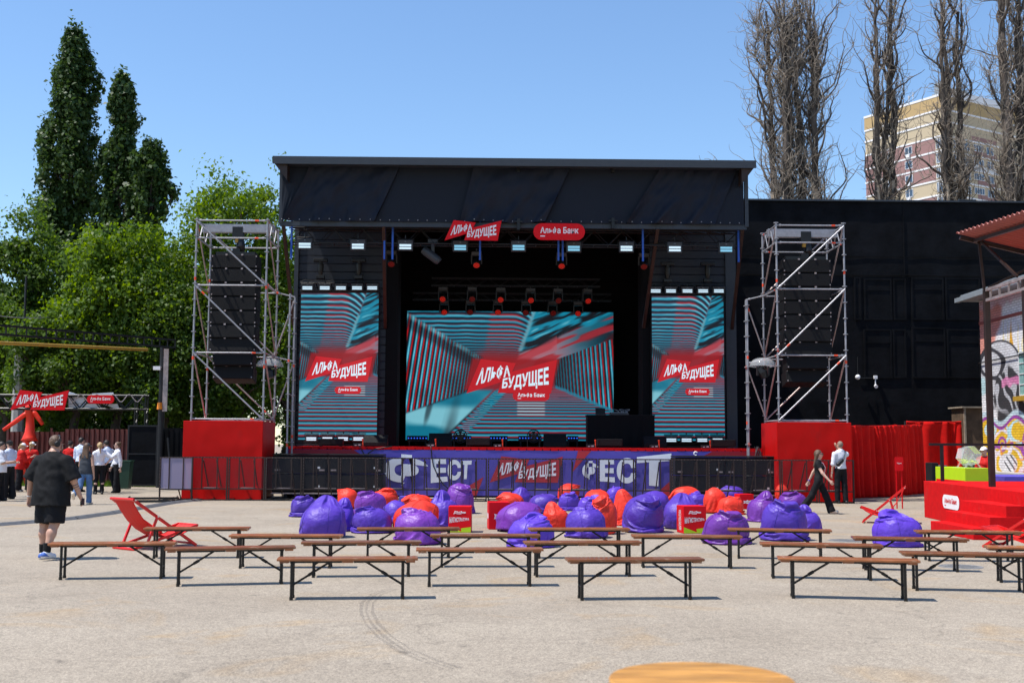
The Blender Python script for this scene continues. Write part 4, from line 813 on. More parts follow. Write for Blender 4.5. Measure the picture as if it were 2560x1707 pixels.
for (x0, x1, y0, y1) in ((1962, 1976, 636, 735), (1985, 2047, 640, 735), (2052, 2080, 640, 735), (2094, 2166, 638, 735), (2172, 2250, 638, 735), (1985, 2047, 756, 868), (2052, 2080, 756, 868), (2096, 2170, 752, 868), (2176, 2250, 756, 868)):
    a, b = Wv(x0, y1, YH), Wv(x1, y0, YH); mb = MB(); t_ = .07
    mb.bx(a.x, b.x, YH-.05, YH-.014, b.z-t_, b.z); mb.bx(a.x, b.x, YH-.05, YH-.014, a.z, a.z+t_); mb.bx(a.x, a.x+t_, YH-.05, YH-.014, a.z+t_, b.z-t_); mb.bx(b.x-t_, b.x, YH-.05, YH-.014, a.z+t_, b.z-t_)
    if x1-x0 > 50: zz_ = b.z-(b.z-a.z)*.26; mb.bx(a.x+t_, b.x-t_, YH-.045, YH-.014, zz_-.05, zz_)
    f = mb.build('window_frame', M['wall'], hw, world=True); mb = MB(); mb.bx(a.x+t_+.003, b.x-t_-.003, YH-.024, YH-.013, a.z+t_+.003, b.z-t_-.003); mb.build('boarding', M['wall'], f, world=True)
p = Wv(1983, 866, YH-.2); t = thing('wall_lamp', 'white globe lamp fixed low on the black hall wall', 'lamp', (p.x, YH-.02, p.z))
mb = MB(); mb.lathe([(.10*math.sin(a), -.10*math.cos(a)) for a in np.linspace(.05, 3.1, 12)], 16, (-.23, -.2, 0)); mb.build('globe', M['white'], t, smooth=True)
mb = MB(); mb.tube((-.23, -.2, .1), (-.23, -.2, .8), .012, 5); mb.tube((-.2, -.03, -.02), (.6, -.03, -.03), .015, 5); mb.build('conduit', M['rope'], t)
p = Wv(2013, 866, YH-.2); t = thing('security_camera', 'small white security camera on the black hall wall beside the globe lamp', 'camera', (p.x, YH-.02, p.z))
mb = MB(); mb.box((0, -.06, 0), (.14, .12, .13)); mb.build('junction_box', M['white'], t, bev=.01); mb = MB(); mb.path([(-.02, -.1, -.34), (-.02, -.2, -.38)], [.06, .075], 10); mb.tube((0, -.06, -.06), (-.02, -.1, -.34), .02, 6); mb.build('camera_body', M['white'], t)

# ------------------------------------------------------------ red curtain
def curtain(label, path, htop, seed, folds):
    # path: ground points
    L_ = [0]
    for a, b in zip(path, path[1:]): L_.append(L_[-1]+(b-a).length)
    def at(s):
        for i in range(len(path)-1):
            if s <= L_[i+1] or i == len(path)-2:
                t_ = (s-L_[i])/(L_[i+1]-L_[i]); d = (path[i+1]-path[i]).normalized(); return path[i].lerp(path[i+1], t_), Vector((d.y, -d.x, 0)), htop[i]*(1-t_)+htop[i+1]*t_
    t = thing('red_curtain', label, 'curtain', path[len(path)//2], group='red curtains at the right'); o0 = t.location
    mb = MB(); nu = int(folds*L_[-1]*10)
    def fn(u, v):
        s = u*L_[-1]; p, n, h = at(s); ph = s*folds*2*math.pi/1.0+1.4*noise.noise(Vector((s*1.1, seed, 0)))*1.6+.5*noise.noise(Vector((s*.8, v*1.5, seed)))
        amp = (.075+.10*(1-v))*(.75+.9*abs(noise.noise(Vector((s*1.3, seed+5, 0)))))
        if v > .955: amp *= .5
        return p+n*(amp*math.sin(ph)+.03*math.sin(ph*.37+seed)+.05*(1-v)*noise.noise(Vector((s*2, v*2, seed+9))))+Vector((0, 0, .015+v*h-.04*abs(math.sin(s*1.35))*(v > .9)))
    mb.grid(fn, nu, 24); o = mb.build('cloth', M['curtain'], t, world=True, smooth=True); md = o.modifiers.new('th', 'SOLIDIFY'); md.thickness = .006
    mb = MB(); pts = [at(L_[-1]*k/12)[0]+Vector((0, 0, at(L_[-1]*k/12)[2]-.03)) for k in range(13)]; mb.path(pts, .025, 6); mb.build('top_rail', M['redcloth'], t, world=True)
    for k in (0, 6, 12): mb = MB(); p = at(L_[-1]*k/12)[0]; n = at(L_[-1]*k/12)[1]; q = p-n*.12 if k else p+Vector((-.06, 0, 0)); mb.tube((q.x, q.y, 0), (q.x, q.y, at(L_[-1]*k/12)[2]), .03, 8); mb.build('post', M['darkgrey'], t, world=True)
pa, pb, pc = G(2046, 1249.5), G(2230, 1241.5), G(2309, 1233)
curtain('long pleated red curtain hung from a rail between the right tower and the podium', [pa, pb, pc], (2.36, 2.44, 2.52), 1.0, 3.0)
pd = Vector((pc.x+.15, pc.y+2.0, 0)); pe = Vector((pc.x+4.2, pc.y+2.3, 0))
curtain('shorter pleated red curtain behind the lime counter at the far right', [pd, pe], (2.68, 2.72), 4.0, 1.5)
q_ = W(2338, 1180, 33.5); t = thing('grey_case', 'dark grey equipment case standing between the two red curtains', 'case', (q_.x, 33.5, 0)); mb = MB(); mb.bx(-.10, .10, 0, .5, .02, 1.25); mb.build('body', M['matte'], t, bev=.02)
mb = MB(); mb.bx(.10, .34, -.02, .5, .02, 1.18); mb.build('side_panel', mat('felt_grey', (.12, .12, .125), .9, 0, .3, 40), t)
t = thing('timber_lean_to', 'brown board lean-to showing above the red curtain at the right', 'shed', (X_(2245, 44.5), 44.5, 0)); za, zb_ = Z_(958, 44.5, 2245), Z_(937, 44.5, 2245)
mb = MB(); mb.bx(-.55, 2.4, .05, 1.2, 0, zb_); mb.build('wall', mat('old_plywood', (.10, .065, .04), .8, 0, .4, 3), t); mb = MB(); mb.bx(-.65, 2.5, -.1, 1.3, zb_+.003, zb_+.06); mb.bx(-.55, -.48, -.02, .047, 0, zb_); mb.build('frame', mat('pale_timber', (.30, .25, .19), .8, 0, .3), t)

# ------------------------------------------------------------ podium, steps, rail, counter (right)
zp = .88
pod = thing('red_podium', 'red carpeted podium with three side steps and white pill emblem', 'podium', (9.6, 25, 0))
mb = MB(); q = [(9.55, 21.65), (16.5, 21.65), (16.5, 28.6), (10.1, 28.6)]
mb.prism([(x, y, 0) for x, y in q], (0, 0, zp)); mb.build('platform', M['carpet'], pod, world=True, bev=.01)
for i, (xs_, z) in enumerate(((8.56, .21), (8.87, .42), (9.18, .63))):
    mb = MB(); mb.prism([(xs_, 21.7+.004*i, 0), (9.545, 21.7+.004*i, 0), (9.72, 23.9-.004*i, 0), (xs_+.0, 23.9-.004*i, 0)], (0, 0, z)); mb.build('step', M['carpet'], pod, world=True, bev=.008)
mb = MB(); A, B = Vector((9.55, 21.65, 0)), Vector((10.1, 28.6, 0)); dv = (B-A).normalized(); nv = Vector((-dv.y, dv.x, 0))
c = A+dv*4.75+nv*.006+Vector((0, 0, .47)); fr = frame(c, -dv, (0, 0, 1))
pill_board(mb, fr, 1.25, .31, 0, .004); mb.build('pill_emblem', M['white'], pod, world=True)
mb = MB(); pill_text(mb, fr, 1.25, .31, 0, .010); mb.build('emblem_lettering', M['signred'], pod, world=True)
mb = MB(); mb.bx(9.54-.02, 9.56, 21.62, 21.66, .1, zp+.01); mb.build('edge_strip', M['rust'], pod, world=True)
rl = thing('handrail', 'black steel handrail along the rear edge of the red podium', 'handrail', (10.5, 28.45, zp))
mb = MB(); mb.bx(10.2, 16.5, 28.40, 28.46, zp+.86, zp+.92); mb.build('top_rail', M['iron'], rl, world=True)
for x in (10.5, 12.9, 15.3): mb = MB(); mb.bx(x-.035, x+.035, 28.39, 28.46, zp, zp+.86); mb.build('post', M['iron'], rl, world=True)
lc = thing('lime_counter', 'lime green box counter with a lottery drum behind the podium', 'counter', (11.7, 30, 0))
mb = MB(); mb.bx(11.45, 12.05, 29.45, 31.5, 0, 1.18); mb.build('box', M['lime'], lc, world=True, bev=.01)
mb = MB(); mb.bx(11.446, 11.45, 29.5, 31.45, 0, .86); mb.build('red_skirt', M['signred'], lc, world=True)
ld = thing('lottery_drum', 'clear hexagonal lottery drum with lime slips on the lime counter', 'lottery drum', (11.75, 29.95, 1.181))
hexp = lambda r, y: [(r*math.cos(k*math.pi/3+.26), y, .30+r*math.sin(k*math.pi/3+.26)) for k in range(6)]
mb = MB()
for k in range(6):
    a, b, c_, d_ = hexp(.26, -.22)[k], hexp(.26, -.22)[(k+1) % 6], hexp(.26, .22)[(k+1) % 6], hexp(.26, .22)[k]; mb.prism([a, b, c_, d_], ((0, 0, .004)))
mb.prism(hexp(.255, -.224), (0, .004, 0)); mb.prism(hexp(.255, .22), (0, .004, 0)); mb.build('drum', M['clear'], ld)
mb = MB()
for k in range(26): mb.box((random.uniform(-.17, .17), random.uniform(-.17, .17), .12+random.uniform(0, .08)), (.10, .06, .003), M=Matrix.Rotation(random.uniform(-.7, .7), 3, 'X') @ Matrix.Rotation(random.random()*6, 3, 'Z'))
a, b, c_, d_ = hexp(.25, -.2)[0], hexp(.25, -.2)[1], hexp(.25, .2)[1], hexp(.25, .2)[0]; mb.prism([a, b, c_, d_], (0, 0, -.003)); mb.build('paper_slips', M['paper'], ld)
mb = MB()
for y in (-.26, .26):
    mb.prism([(-.22, y, .008), (0, y, .34), (.03, y, .34), (-.17, y, .008)], (0, .012, 0)); mb.prism([(.17, y, .008), (-.03, y, .32), (0, y, .34), (.22, y, .008)], (0, .012, 0))
mb.bx(-.3, .3, -.3, .3, 0, .008); mb.build('stand', M['clear'], ld)
t = thing('violet_floor_mat', 'violet carpeted platform behind the podium at the right', 'platform', (15, 31.5, 0)); mb = MB(); mb.bx(13.1, 19, 31.0, 33.5, .0, .93); mb.build('deck', M['purplemat'], t, world=True)
mb = MB(); mb.bx(15.5, 24, 33.6, 41.5, 0, .90); struct(mb.build('terrace', M['concrete']))
# sign on two thin posts
p = G(2255, 1271); t = thing('gift_sign', 'small red sign on two thin red posts beside the curtain', 'sign', (p.x-.06, p.y, 0))
for s in (-1, 1): mb = MB(); mb.bx(s*.075-.014, s*.075+.014, -.01, .02, 0, 1.28); mb.build('post', M['signred'], t)
zt_ = W(2247, 1142, p.y).z; mb = MB(); mb.bx(-.115, .115, -.03, -.011, zt_-.38, zt_); mb.build('panel', M['signred'], t)
mb = MB(); add_text(mb, 'Подарки', (-.065, -.034, zt_-.15), (.065, -.034, zt_-.15), (.065, -.034, zt_-.195), (-.065, -.034, zt_-.195), 0, .01); mb.build('lettering', M['white'], t)

# ------------------------------------------------------------ canopy, painted brick house at the right edge
cn = thing('porch_canopy', 'brown steel porch with a red corrugated roof over the podium', 'canopy', (10.13, 24.6, zp))
zc1, zc2 = 5.06, 6.15
for (x, y) in ((10.13, 24.6), (10.13, 22.72)):
    mb = MB(); mb.bx(x-.055, x+.055, y-.055, y+.055, zp, zc1); mb.build('post', M['rust'], cn, world=True)
mb = MB(); mb.bar((10.07, 24.55, zc1), (9.98, 24.55, zc2), .05); mb.build('upper_post', M['rust'], cn, world=True)
mb = MB(); mb.bar((10.1, 24.5, zc1-.02), (10.1, 20.5, zc1-.02), .06); mb.bar((10.1, 24.5, zc1-.24), (10.1, 20.5, zc1-.24), .06)
for k in range(9): y = 24.3-k*.45; mb.bar((10.1, y, zc1-.04), (10.1, y, zc1-.22), .035)
mb.build('ladder_beam', M['galvdull'], cn, world=True)
mb = MB(); mb.bar((10.0, 24.5, zc2-.05), (10.1, 23.0, zc1+.05), .05); mb.build('strut', M['rust'], cn, world=True)
mb = MB(); mb.bar((10.1, 24.4, zc1+.02), (12.5, 24.3, zc2+.1), .05); mb.build('strut', M['rust'], cn, world=True)
Cc = Vector((9.52, 24.6, 6.27)); e1 = Vector((.167, -1, 0)).normalized(); e2 = Vector((1, .06, -.22))
mb = MB(); mb.grid(lambda u, v: Cc+e1*(v*4.6)+e2*(u*4.0)+Vector((0, 0, .028*math.sin(v*4.6/.155*2*math.pi))), 6, 240); o = mb.build('corrugated_roof', M['canopy'], cn, world=True, smooth=True); o.modifiers.new('th', 'SOLIDIFY').thickness = .006
for a, b in ((Cc+e2*.35+e1*.05, Cc+e2*.35+e1*4.6), (Cc+e2*1.5+e1*.05, Cc+e2*1.5+e1*4.6), (Cc+e1*.06+e2*.05, Cc+e1*.06+e2*4)):
    mb = MB(); mb.bar(a-Vector((0, 0, .09)), b-Vector((0, 0, .09)), .07); mb.build('purlin', M['rust'], cn, world=True)

gx = 16.35; gy0, gy1 = 36.0, 40.35
bh = thing('graffiti_house', 'brick house wall covered in white, pink and yellow graffiti at the right edge', 'building', (gx, 38, 0))
def paintbrick():
    m = bpy.data.materials.new('painted_brick'); m.use_nodes = True; nt = m.node_tree; N = nt.nodes; L = nt.links; b = N['Principled BSDF']; b.inputs['Roughness'].default_value = .7
    a = N.new('ShaderNodeAttribute'); a.attribute_name = 'mural'; tc = N.new('ShaderNodeTexCoord'); mp = N.new('ShaderNodeMapping'); mp.inputs['Rotation'].default_value = (0, R(90), R(90)); 
    sx = N.new('ShaderNodeSeparateXYZ'); cx_ = N.new('ShaderNodeCombineXYZ'); L.new(tc.outputs['Object'], sx.inputs[0]); L.new(sx.outputs[1], cx_.inputs[0]); L.new(sx.outputs[2], cx_.inputs[1])
    br = N.new('ShaderNodeTexBrick'); br.inputs['Scale'].default_value = 1; br.inputs['Brick Width'].default_value = .26; br.inputs['Row Height'].default_value = .085; br.inputs['Mortar Size'].default_value = .010
    br.inputs['Color1'].default_value = (1, 1, 1, 1); br.inputs['Color2'].default_value = (.85, .85, .85, 1); br.inputs['Mortar'].default_value = (.45, .42, .42, 1); L.new(cx_.outputs[0], br.inputs['Vector'])
    mx = N.new('ShaderNodeMix'); mx.data_type = 'RGBA'; mx.blend_type = 'MULTIPLY'; mx.inputs[0].default_value = .9; L.new(a.outputs['Color'], mx.inputs[6]); L.new(br.outputs['Color'], mx.inputs[7]); L.new(mx.outputs[2], b.inputs['Base Color'])
    bp_ = N.new('ShaderNodeBump'); bp_.inputs['Distance'].default_value = .012; L.new(br.outputs['Fac'], bp_.inputs['Height']); bp_.invert = True; L.new(bp_.outputs[0], b.inputs['Normal']); return m
ny, nz_ = 150, 220; zg0, zg1 = .9, 6.75
us, vs = np.meshgrid(np.linspace(0, 1, ny+1), np.linspace(0, 1, nz_+1))      # u from far corner to near, v up
V = np.stack([np.full_like(us, gx), gy1+us*(gy0-gy1), zg0+vs*(zg1-zg0)], -1)-np.array([gx, 38, 0])
def mural(u, v):
    one = np.ones(u.shape+(3,)); lerp = lambda A, B, t: A*(1-t[..., None])+np.array(B)*t[..., None]
    wob = n2(u*6+3, v*8+1)-.5; wob2 = n2(u*17+9, v*20+4)-.5
    c = np.array([.84, .84, .86])*one
    c = lerp(c, (.74, .30, .24), sstep(.06, -.06, (u-.34-(v-.72)*.5+wob*.2))*sstep(.58, .68, v))
    c = lerp(c, (.68, .50, .58), sstep(.93, .97, v+wob2*.03))
    c = lerp(c, (.78, .40, .03), sstep(.04, -.02, v-.78+1.3*np.abs(u-.46-.1)+wob*.25+.10*np.sin(u*40))*sstep(.45, .5, v))
    drip = sstep(.5, .9, np.sin(u*75+wob2*3))*sstep(.55, .6, v)*sstep(.86, .6, v+.12*np.sin(u*23)); c = lerp(c, (.80, .62, .05), drip*.6*(u > .3)*(u < .9))
    # tall rounded white-and-black swirl form (an abstract shape)
    d = np.hypot((u-.33)/.40, (v-.585)/.16); c = lerp(c, (.62, .63, .66), sstep(1.02, .98, d)); c = lerp(c, (.03, .03, .04), sstep(.05, .02, np.abs(d-1.0)))
    c = lerp(c, (.04, .04, .05), sstep(.11, .07, np.abs(np.hypot((u-.2)/.3, (v-.62)/.12)-.7+wob*.25))*(d < 1)); c = lerp(c, (.50, .74, .78), sstep(.1, .25, wob+.12-np.abs(v-.44)*2.2)*(u < .45)*(v < .55)*.9)
    blk = sstep(.08, -.02, np.hypot((u-.55)/.28, (v-.40)/.15)-1+wob*.7); c = lerp(c, (.035, .035, .04), blk)
    c = lerp(c, (.55, .56, .60), sstep(.35, .6, np.sin((u*1.4+v*2.1)*26+wob*10))*blk*sstep(.3, .38, v)*.9)
    c = lerp(c, (.72, .22, .45), sstep(.030, .018, np.abs(v-.505+wob2*.02))*(u > .38)*(u < .98)*.85)
    # yellow field below with looping outline letters
    low = sstep(.02, -.02, v-.285-.03*np.sin(u*14)+wob*.03); c = lerp(c, (.80, .50, .02), low)
    for (cu, cv, ru, rv, col, tk) in ((.30, .21, .17, .075, (.55, .80, .86), .14), (.36, .155, .16, .075, (.85, .80, .86), .13), (.36, .155, .07, .035, (.33, .06, .36), .3), (.66, .225, .17, .06, (.50, .78, .84), .16), (.45, .05, .26, .085, (.85, .78, .85), .12), (.45, .05, .33, .11, (.36, .07, .40), .07), (.82, .13, .10, .10, (.36, .07, .40), .14), (.15, .24, .10, .035, (.55, .80, .86), .25), (.62, .12, .30, .05, (.85, .3, .05), .10)):
        c = lerp(c, col, sstep(tk, tk*.55, np.abs(np.hypot((u-cu)/ru, (v-cv)/rv)-1+wob2*.22))*low)
    c = lerp(c, (.76, .76, .78), sstep(1, .95, np.hypot((u-.45)/.17, (v-.045)/.06))); c = lerp(c, (.04, .04, .05), sstep(.4, .7, np.sin((u*1.2+v*2.4)*55))*sstep(1, .9, np.hypot((u-.5)/.12, (v-.05)/.05)))
    c = lerp(c, (.55, .72, .80), sstep(.02, .01, np.abs(v-.30-.03*np.sin(u*11+1)))*.9); c = lerp(c, (.30, .05, .34), sstep(.014, .006, np.abs(v-.276-.03*np.sin(u*12+.6))))
    c = lerp(c, (.70, .10, .08), sstep(.10, .0, v+wob*.1)*(u > .55)*.8); c = lerp(c, (.12, .10, .22), sstep(1, .9, np.hypot((u-1.0)/.16, (v-.32)/.08)))
    return np.clip(c*(1.02+.2*wob2[..., None]), 0, .92)
ii = (np.arange(nz_)[:, None]*(ny+1)+np.arange(ny)[None]).ravel()
o = np_mesh('painted_wall', V.reshape(-1, 3), np.stack([ii, ii+ny+1, ii+ny+2, ii+1], 1), paintbrick(), bh)
at = o.data.color_attributes.new('mural', 'FLOAT_COLOR', 'POINT'); at.data.foreach_set('color', np.concatenate([mural(us, vs).reshape(-1, 3), np.ones((us.size, 1))], 1).astype(np.float32).ravel())
mb = MB(); mb.bx(gx+.01, gx+9, gy0, gy1, .0, 6.8); mb.build('house_body', M['stucco'], bh, world=True)
mb = MB(); mb.bx(gx-.45, gx+9.5, gy0-4, gy1+.5, 6.82, 7.05); mb.prism([(gx-.45, gy1+.5, 7.05), (gx-.45, gy0-4, 7.05), (gx+1.2, gy0-4, 7.6), (gx+1.2, gy1+.5, 7.6)], (8, 0, .02)); mb.bx(gx-.62, gx-.46, gy0-4, gy1+.62, 6.80, 6.95); mb.build('roof', M['greyroof'], bh, world=True)
mb = MB(); mb.bx(gx-.03, gx-.003, gy0, gy1, 5.95, 6.05); mb.build('brick_course', M['canopy'], bh, world=True)
w_ = MB(); w_.bx(gx-.03, gx-.005, 36.4, 37.25, 3.35, 4.75); wf = w_.build('window', mat('glass_block', (.20, .36, .34), .15, 0, .4, 4), bh, world=True)
mb = MB()
for k in range(5): mb.bx(gx-.05, gx-.032, 36.4, 37.25, 3.35+k*.34, 3.38+k*.34)
for k in range(3): mb.bx(gx-.048, gx-.033, 36.4+k*.41, 36.43+k*.41, 3.38, 4.72)
mb.build('glazing_bar', M['stucco'], wf, world=True)
mb = MB(); mb.bx(gx-.2, gx-.005, 36.3, 37.4, 3.18, 3.33); mb.build('sill', M['pipe'], bh, world=True)
mb = MB(); mb.tube((gx-.06, gy1, 4.62), (gx-.06, gy0, 4.66), .02, 6); tag(mb.build('wall_cable', M['rope']), 'thin black cable running across the graffiti wall', 'cable')

# ------------------------------------------------------------ left side: gate, fence, arch
YG = 44.9
fx0, fx1 = X_(20, 47.2), X_(420, 47.2)
fn_ = thing('corrugated_fence', 'oxide red corrugated sheet fence behind the group of people', 'fence', ((fx0+fx1)/2, 47.2, 0)); mb = MB()
ztf = Z_(985, 47.2, 200)
mb.grid(lambda u, v: Vector((fx0+u*(fx1-fx0), 47.2-.03*max(-1, min(1, 2.5*math.sin(u*(fx1-fx0)/.2*2*math.pi))), .1+v*(ztf-.1-(0.0 if u > .33 else .12)))), 640, 1); o = mb.build('sheet', M['fence'], fn_, world=True); o.modifiers.new('th', 'SOLIDIFY').thickness = .004
for k in range(5): mb = MB(); x = fx0+k*(fx1-fx0)/4; mb.bx(x-.04, x+.04, 47.26, 47.34, 0, ztf+.03); mb.build('post', M['fence'], fn_, world=True)
gl = thing('steel_gate_leaf', 'open black steel gate leaf at the left edge of the stage area', 'gate', (X_(333, YG), YG, 0))
ga, gb = X_(297, YG), X_(366, YG); zg = Z_(976, YG, 330)
mb = MB(); mb.bx(ga+.06, gb-.06, YG, YG+.02, .12, zg-.06); mb.build('sheet', M['wall'], gl, world=True)
mb = MB()
for a, b, c_, d_ in ((ga, ga+.06, .06, zg), (gb-.06, gb, .06, zg), (ga+.06, gb-.06, zg-.06, zg), (ga+.06, gb-.06, .06, .12), (ga+.06, gb-.06, 1.25, 1.30)): mb.bx(a, b, YG-.025, YG+.045, c_, d_)
mb.build('frame', M['iron'], gl, world=True)
fb = thing('black_sheet_fence', 'black sheet metal fence between the gate post and the left red box', 'fence', (X_(400, 45.3), 45.3, 0)); mb = MB(); mb.bx(X_(376, 45.3), X_(520, 45.3), 45.3, 45.34, 0, zg-.1)
for k in range(14): mb.bx(X_(376, 45.3)+k*.2, X_(376, 45.3)+k*.2+.03, 45.28, 45.299, 0, zg-.12)
mb.build('sheet', M['wall'], fb, world=True)
x0 = X_(372, YG-.1); zt_ = Z_(797, YG, 372)
gp = thing('gate_portal', 'tall black pole and ladder beam gantry with a yellow gas pipe at the left', 'gantry', (x0, YG-.1, 0))
mb = MB(); mb.tube((x0, YG-.1, 0), (x0, YG-.1, zt_), .12, 12); mb.build('pole', M['iron'], gp, world=True)
pL, pR = Wv(-140, 757, 36), Wv(402, 798, YG); 
mb = MB(); dz = Vector((0, 0, .34)); mb.bar(pL, pR, .07); mb.bar(pL+dz*.85, pR+dz*.85, .07)
for k in range(26): q = pL.lerp(pR, k/25); mb.bar(q, q+dz*.85, .04)
mb.build('ladder_beam', M['iron'], gp, world=True)
mb = MB(); pl_, pr_ = Wv(-140, 781, 36.2), Wv(338, 803, YG+.1); mb.tube(pl_, pr_, .062, 10); mb.build('gas_pipe', M['pipe'], gp, world=True)
mb = MB(); q = Wv(381, 850, YG-.2); mb.bx(q.x-.09, q.x+.09, q.y-.03, q.y+.03, Z_(945, YG, 381), Z_(802, YG, 381)); mb.build('light_strip', M['galvdull'], gp, world=True)
mb = MB(); q = Wv(368, 846, YG-.3); mb.bx(q.x-.25, q.x+.02, q.y-.08, q.y+.08, q.z-.06, q.z+.08); mb.build('camera_housing', M['white'], gp, world=True)
mb = MB(); q = Wv(367, 932, YG-.25); mb.path([(q.x, q.y, q.z-.13), (q.x, q.y, q.z+.13)], [.11, .08], 8); mb.build('beacon', mat('amber', (.8, .25, .02), .4), gp, world=True)
mb = MB(); q = Wv(384, 1090, YG-.3); mb.path([(q.x-.02, q.y, 1.9), (q.x+.06, q.y, 1.2), (q.x-.02, q.y, .5), (q.x-.15, q.y, .1)], .05, 6); mb.build('drain_hose', M['iron'], gp, world=True)
YA = 45.6; za, zb_ = Z_(939, YA, 150), Z_(908, YA, 150)
truss('entrance_arch', 'black truss arch over the entrance carrying the red signs at the left', Wv(-30, 925, YA).x, X_(338, YA), YA, za, zb_, .3, .05, .42)
arch = bpy.data.objects['entrance_arch']; arch['category'] = 'arch'
for x in (X_(338, YA)-.05, X_(338, YA)-.45):
    mb = MB(); mb.tube((x, YA, 0), (x, YA, zb_), .035, 6); mb.tube((x, YA+.3, 0), (x, YA+.3, zb_), .035, 6)
    for k in range(8): mb.tube((x, YA, k*za/8), (x, YA+.3, (k+1)*za/8), .02, 5)
    mb.build('leg', M['black'], arch, world=True)
mb = MB(); 
q = [Wv(10+k*5.3, 914+9*math.sin(k*.9), YA-.06) for k in range(62)]; mb.path(q, .02, 4); mb.build('light_string', M['galvdull'], arch, world=True)
z2 = lambda zx, zy, Y: W(zx/4.9, 950+zy/4.9, Y)
cc = z2(490, 245, YA-.12); lw_ = z2(843, 245, YA-.12).x-z2(135, 245, YA-.12).x; fr = frame(cc, (lw_, 0, 0), (0, 0, lw_*.98))
t = thing('entrance_sign', 'red twin flag shaped sign on the entrance arch above the inflatable figure', 'sign', cc, group='signs on the entrance arch')
mb = MB(); logo_board(mb, fr, 0, .06); mb.build('board', M['signred'], t, world=True); mb = MB(); logo_text(mb, fr, 0, .066); mb.build('lettering', M['white'], t, world=True)
cc = z2(1236, 236, YA-.12); pw = z2(1403, 236, YA-.12).x-z2(1068, 236, YA-.12).x; fr = frame(cc, (1, 0, 0), (0, 0, 1))
t = thing('entrance_sign', 'small red pill shaped sign on the entrance arch between white boards', 'sign', cc, group='signs on the entrance arch')
mb = MB(); pill_board(mb, fr, pw, pw*.31, 0, .06); mb.build('board', M['signred'], t, world=True); mb = MB(); pill_text(mb, fr, pw, pw*.31, 0, .066); mb.build('lettering', M['white'], t, world=True)
for lb, pts in (('long white board hanging below the entrance arch truss', ((835, 290), (1230, 290), (1243, 362), (845, 355))), ('white pointed board hanging below the red pill sign', ((1250, 290), (1437, 290), (1468, 370))), ('white board standing above the red pill sign', ((1125, 165), (1385, 150), (1398, 185), (1130, 186))), ('white board wedge right behind the twin flag sign', ((838, 140), (925, 168), (1000, 180), (1060, 285), (838, 285)))):
    mb = MB(); mb.prism([z2(x, y, YA+.34) for x, y in reversed(pts)], (0, .04, 0)); tag(mb.build('white_sign_board', M['white']), lb, 'sign board', 'white boards on the entrance arch')
# the inflatable figure behind the arch
Y = 46.5; t_ = None
P = lambda zx, zy: z2(zx, zy, Y)
ks = z2(458, 0, Y).x-z2(358, 0, Y).x     # width of 100 zoom px
mb = MB()
def tubeR(pts, rad): mb.path([P(*p) for p in pts], [r*ks/100 for r in rad], 14)
tubeR([(358, 285), (357, 370), (358, 378), (366, 440), (368, 445), (370, 560), (366, 640), (362, 700), (360, 745)], [45, 52, 48, 52, 47, 52, 60, 78, 104])
tubeR([(360, 745), (350, 755), (318, 775), (305, 850), (330, 1000), (345, 1300)], [100, 60, 46, 44, 46, 50]); tubeR([(340, 410), (300, 425), (180, 515), (42, 610)], [34, 30, 27, 22]); tubeR([(395, 385), (430, 410), (480, 480), (524, 545)], [34, 30, 27, 21])
o = mb.build('inflatable_dancer', M['inflate'], smooth=True); tag(o, 'red inflatable tube dancer with two arms under the entrance arch', 'inflatable dancer')
p = G(312, 1223); t = thing('trash_bin', 'dark green wheeled trash bin beside the open gate leaf', 'bin', (p.x, p.y, 0)); mb = MB(); mb.path([(0, 0, .03), (0, 0, 1.0)], [.24, .32], 4); mb.build('body', M['bin'], t); mb = MB(); mb.box((0, 0, 1.03), (.5, .5, .05)); mb.build('lid', M['bin'], t, bev=.01)
p = W(42, 1100, 48.5); t = thing('concrete_pole', 'grey concrete pole with a sagging wire behind the fence', 'pole', (p.x, 48.5, 0)); mb = MB(); mb.path([(0, 0, 0), (0, 0, 5.5)], [.28, .22], 8); mb.build('shaft', M['concrete'], t); mb = MB(); mb.tube((.15, -.1, 4.2), (.15, -.1, 8.6), .05, 6); mb.build('lamp_mast', M['iron'], t)
wa, wb = Wv(-30, 723, 47), Wv(230, 709, 50); mb = MB(); mb.path([wa.lerp(wb, k/10)-Vector((0, 0, .25*math.sin(k/10*math.pi))) for k in range(11)], .02, 5); tag(mb.build('overhead_wire', M['galvdull']), 'thin overhead wire sagging in front of the left trees', 'wire')
# ---- the podium side of the square is turned one degree with the camera's axis
for n_ in ('red_podium', 'handrail', 'lime_counter', 'lottery_drum', 'violet_floor_mat', 'terrace', 'porch_canopy', 'graffiti_house', 'wall_cable'):
    o = bpy.data.objects[n_]; Rz = Matrix.Rotation(-YAW, 4, 'Z'); o.location = Rz @ o.location; o.rotation_euler.z -= YAW

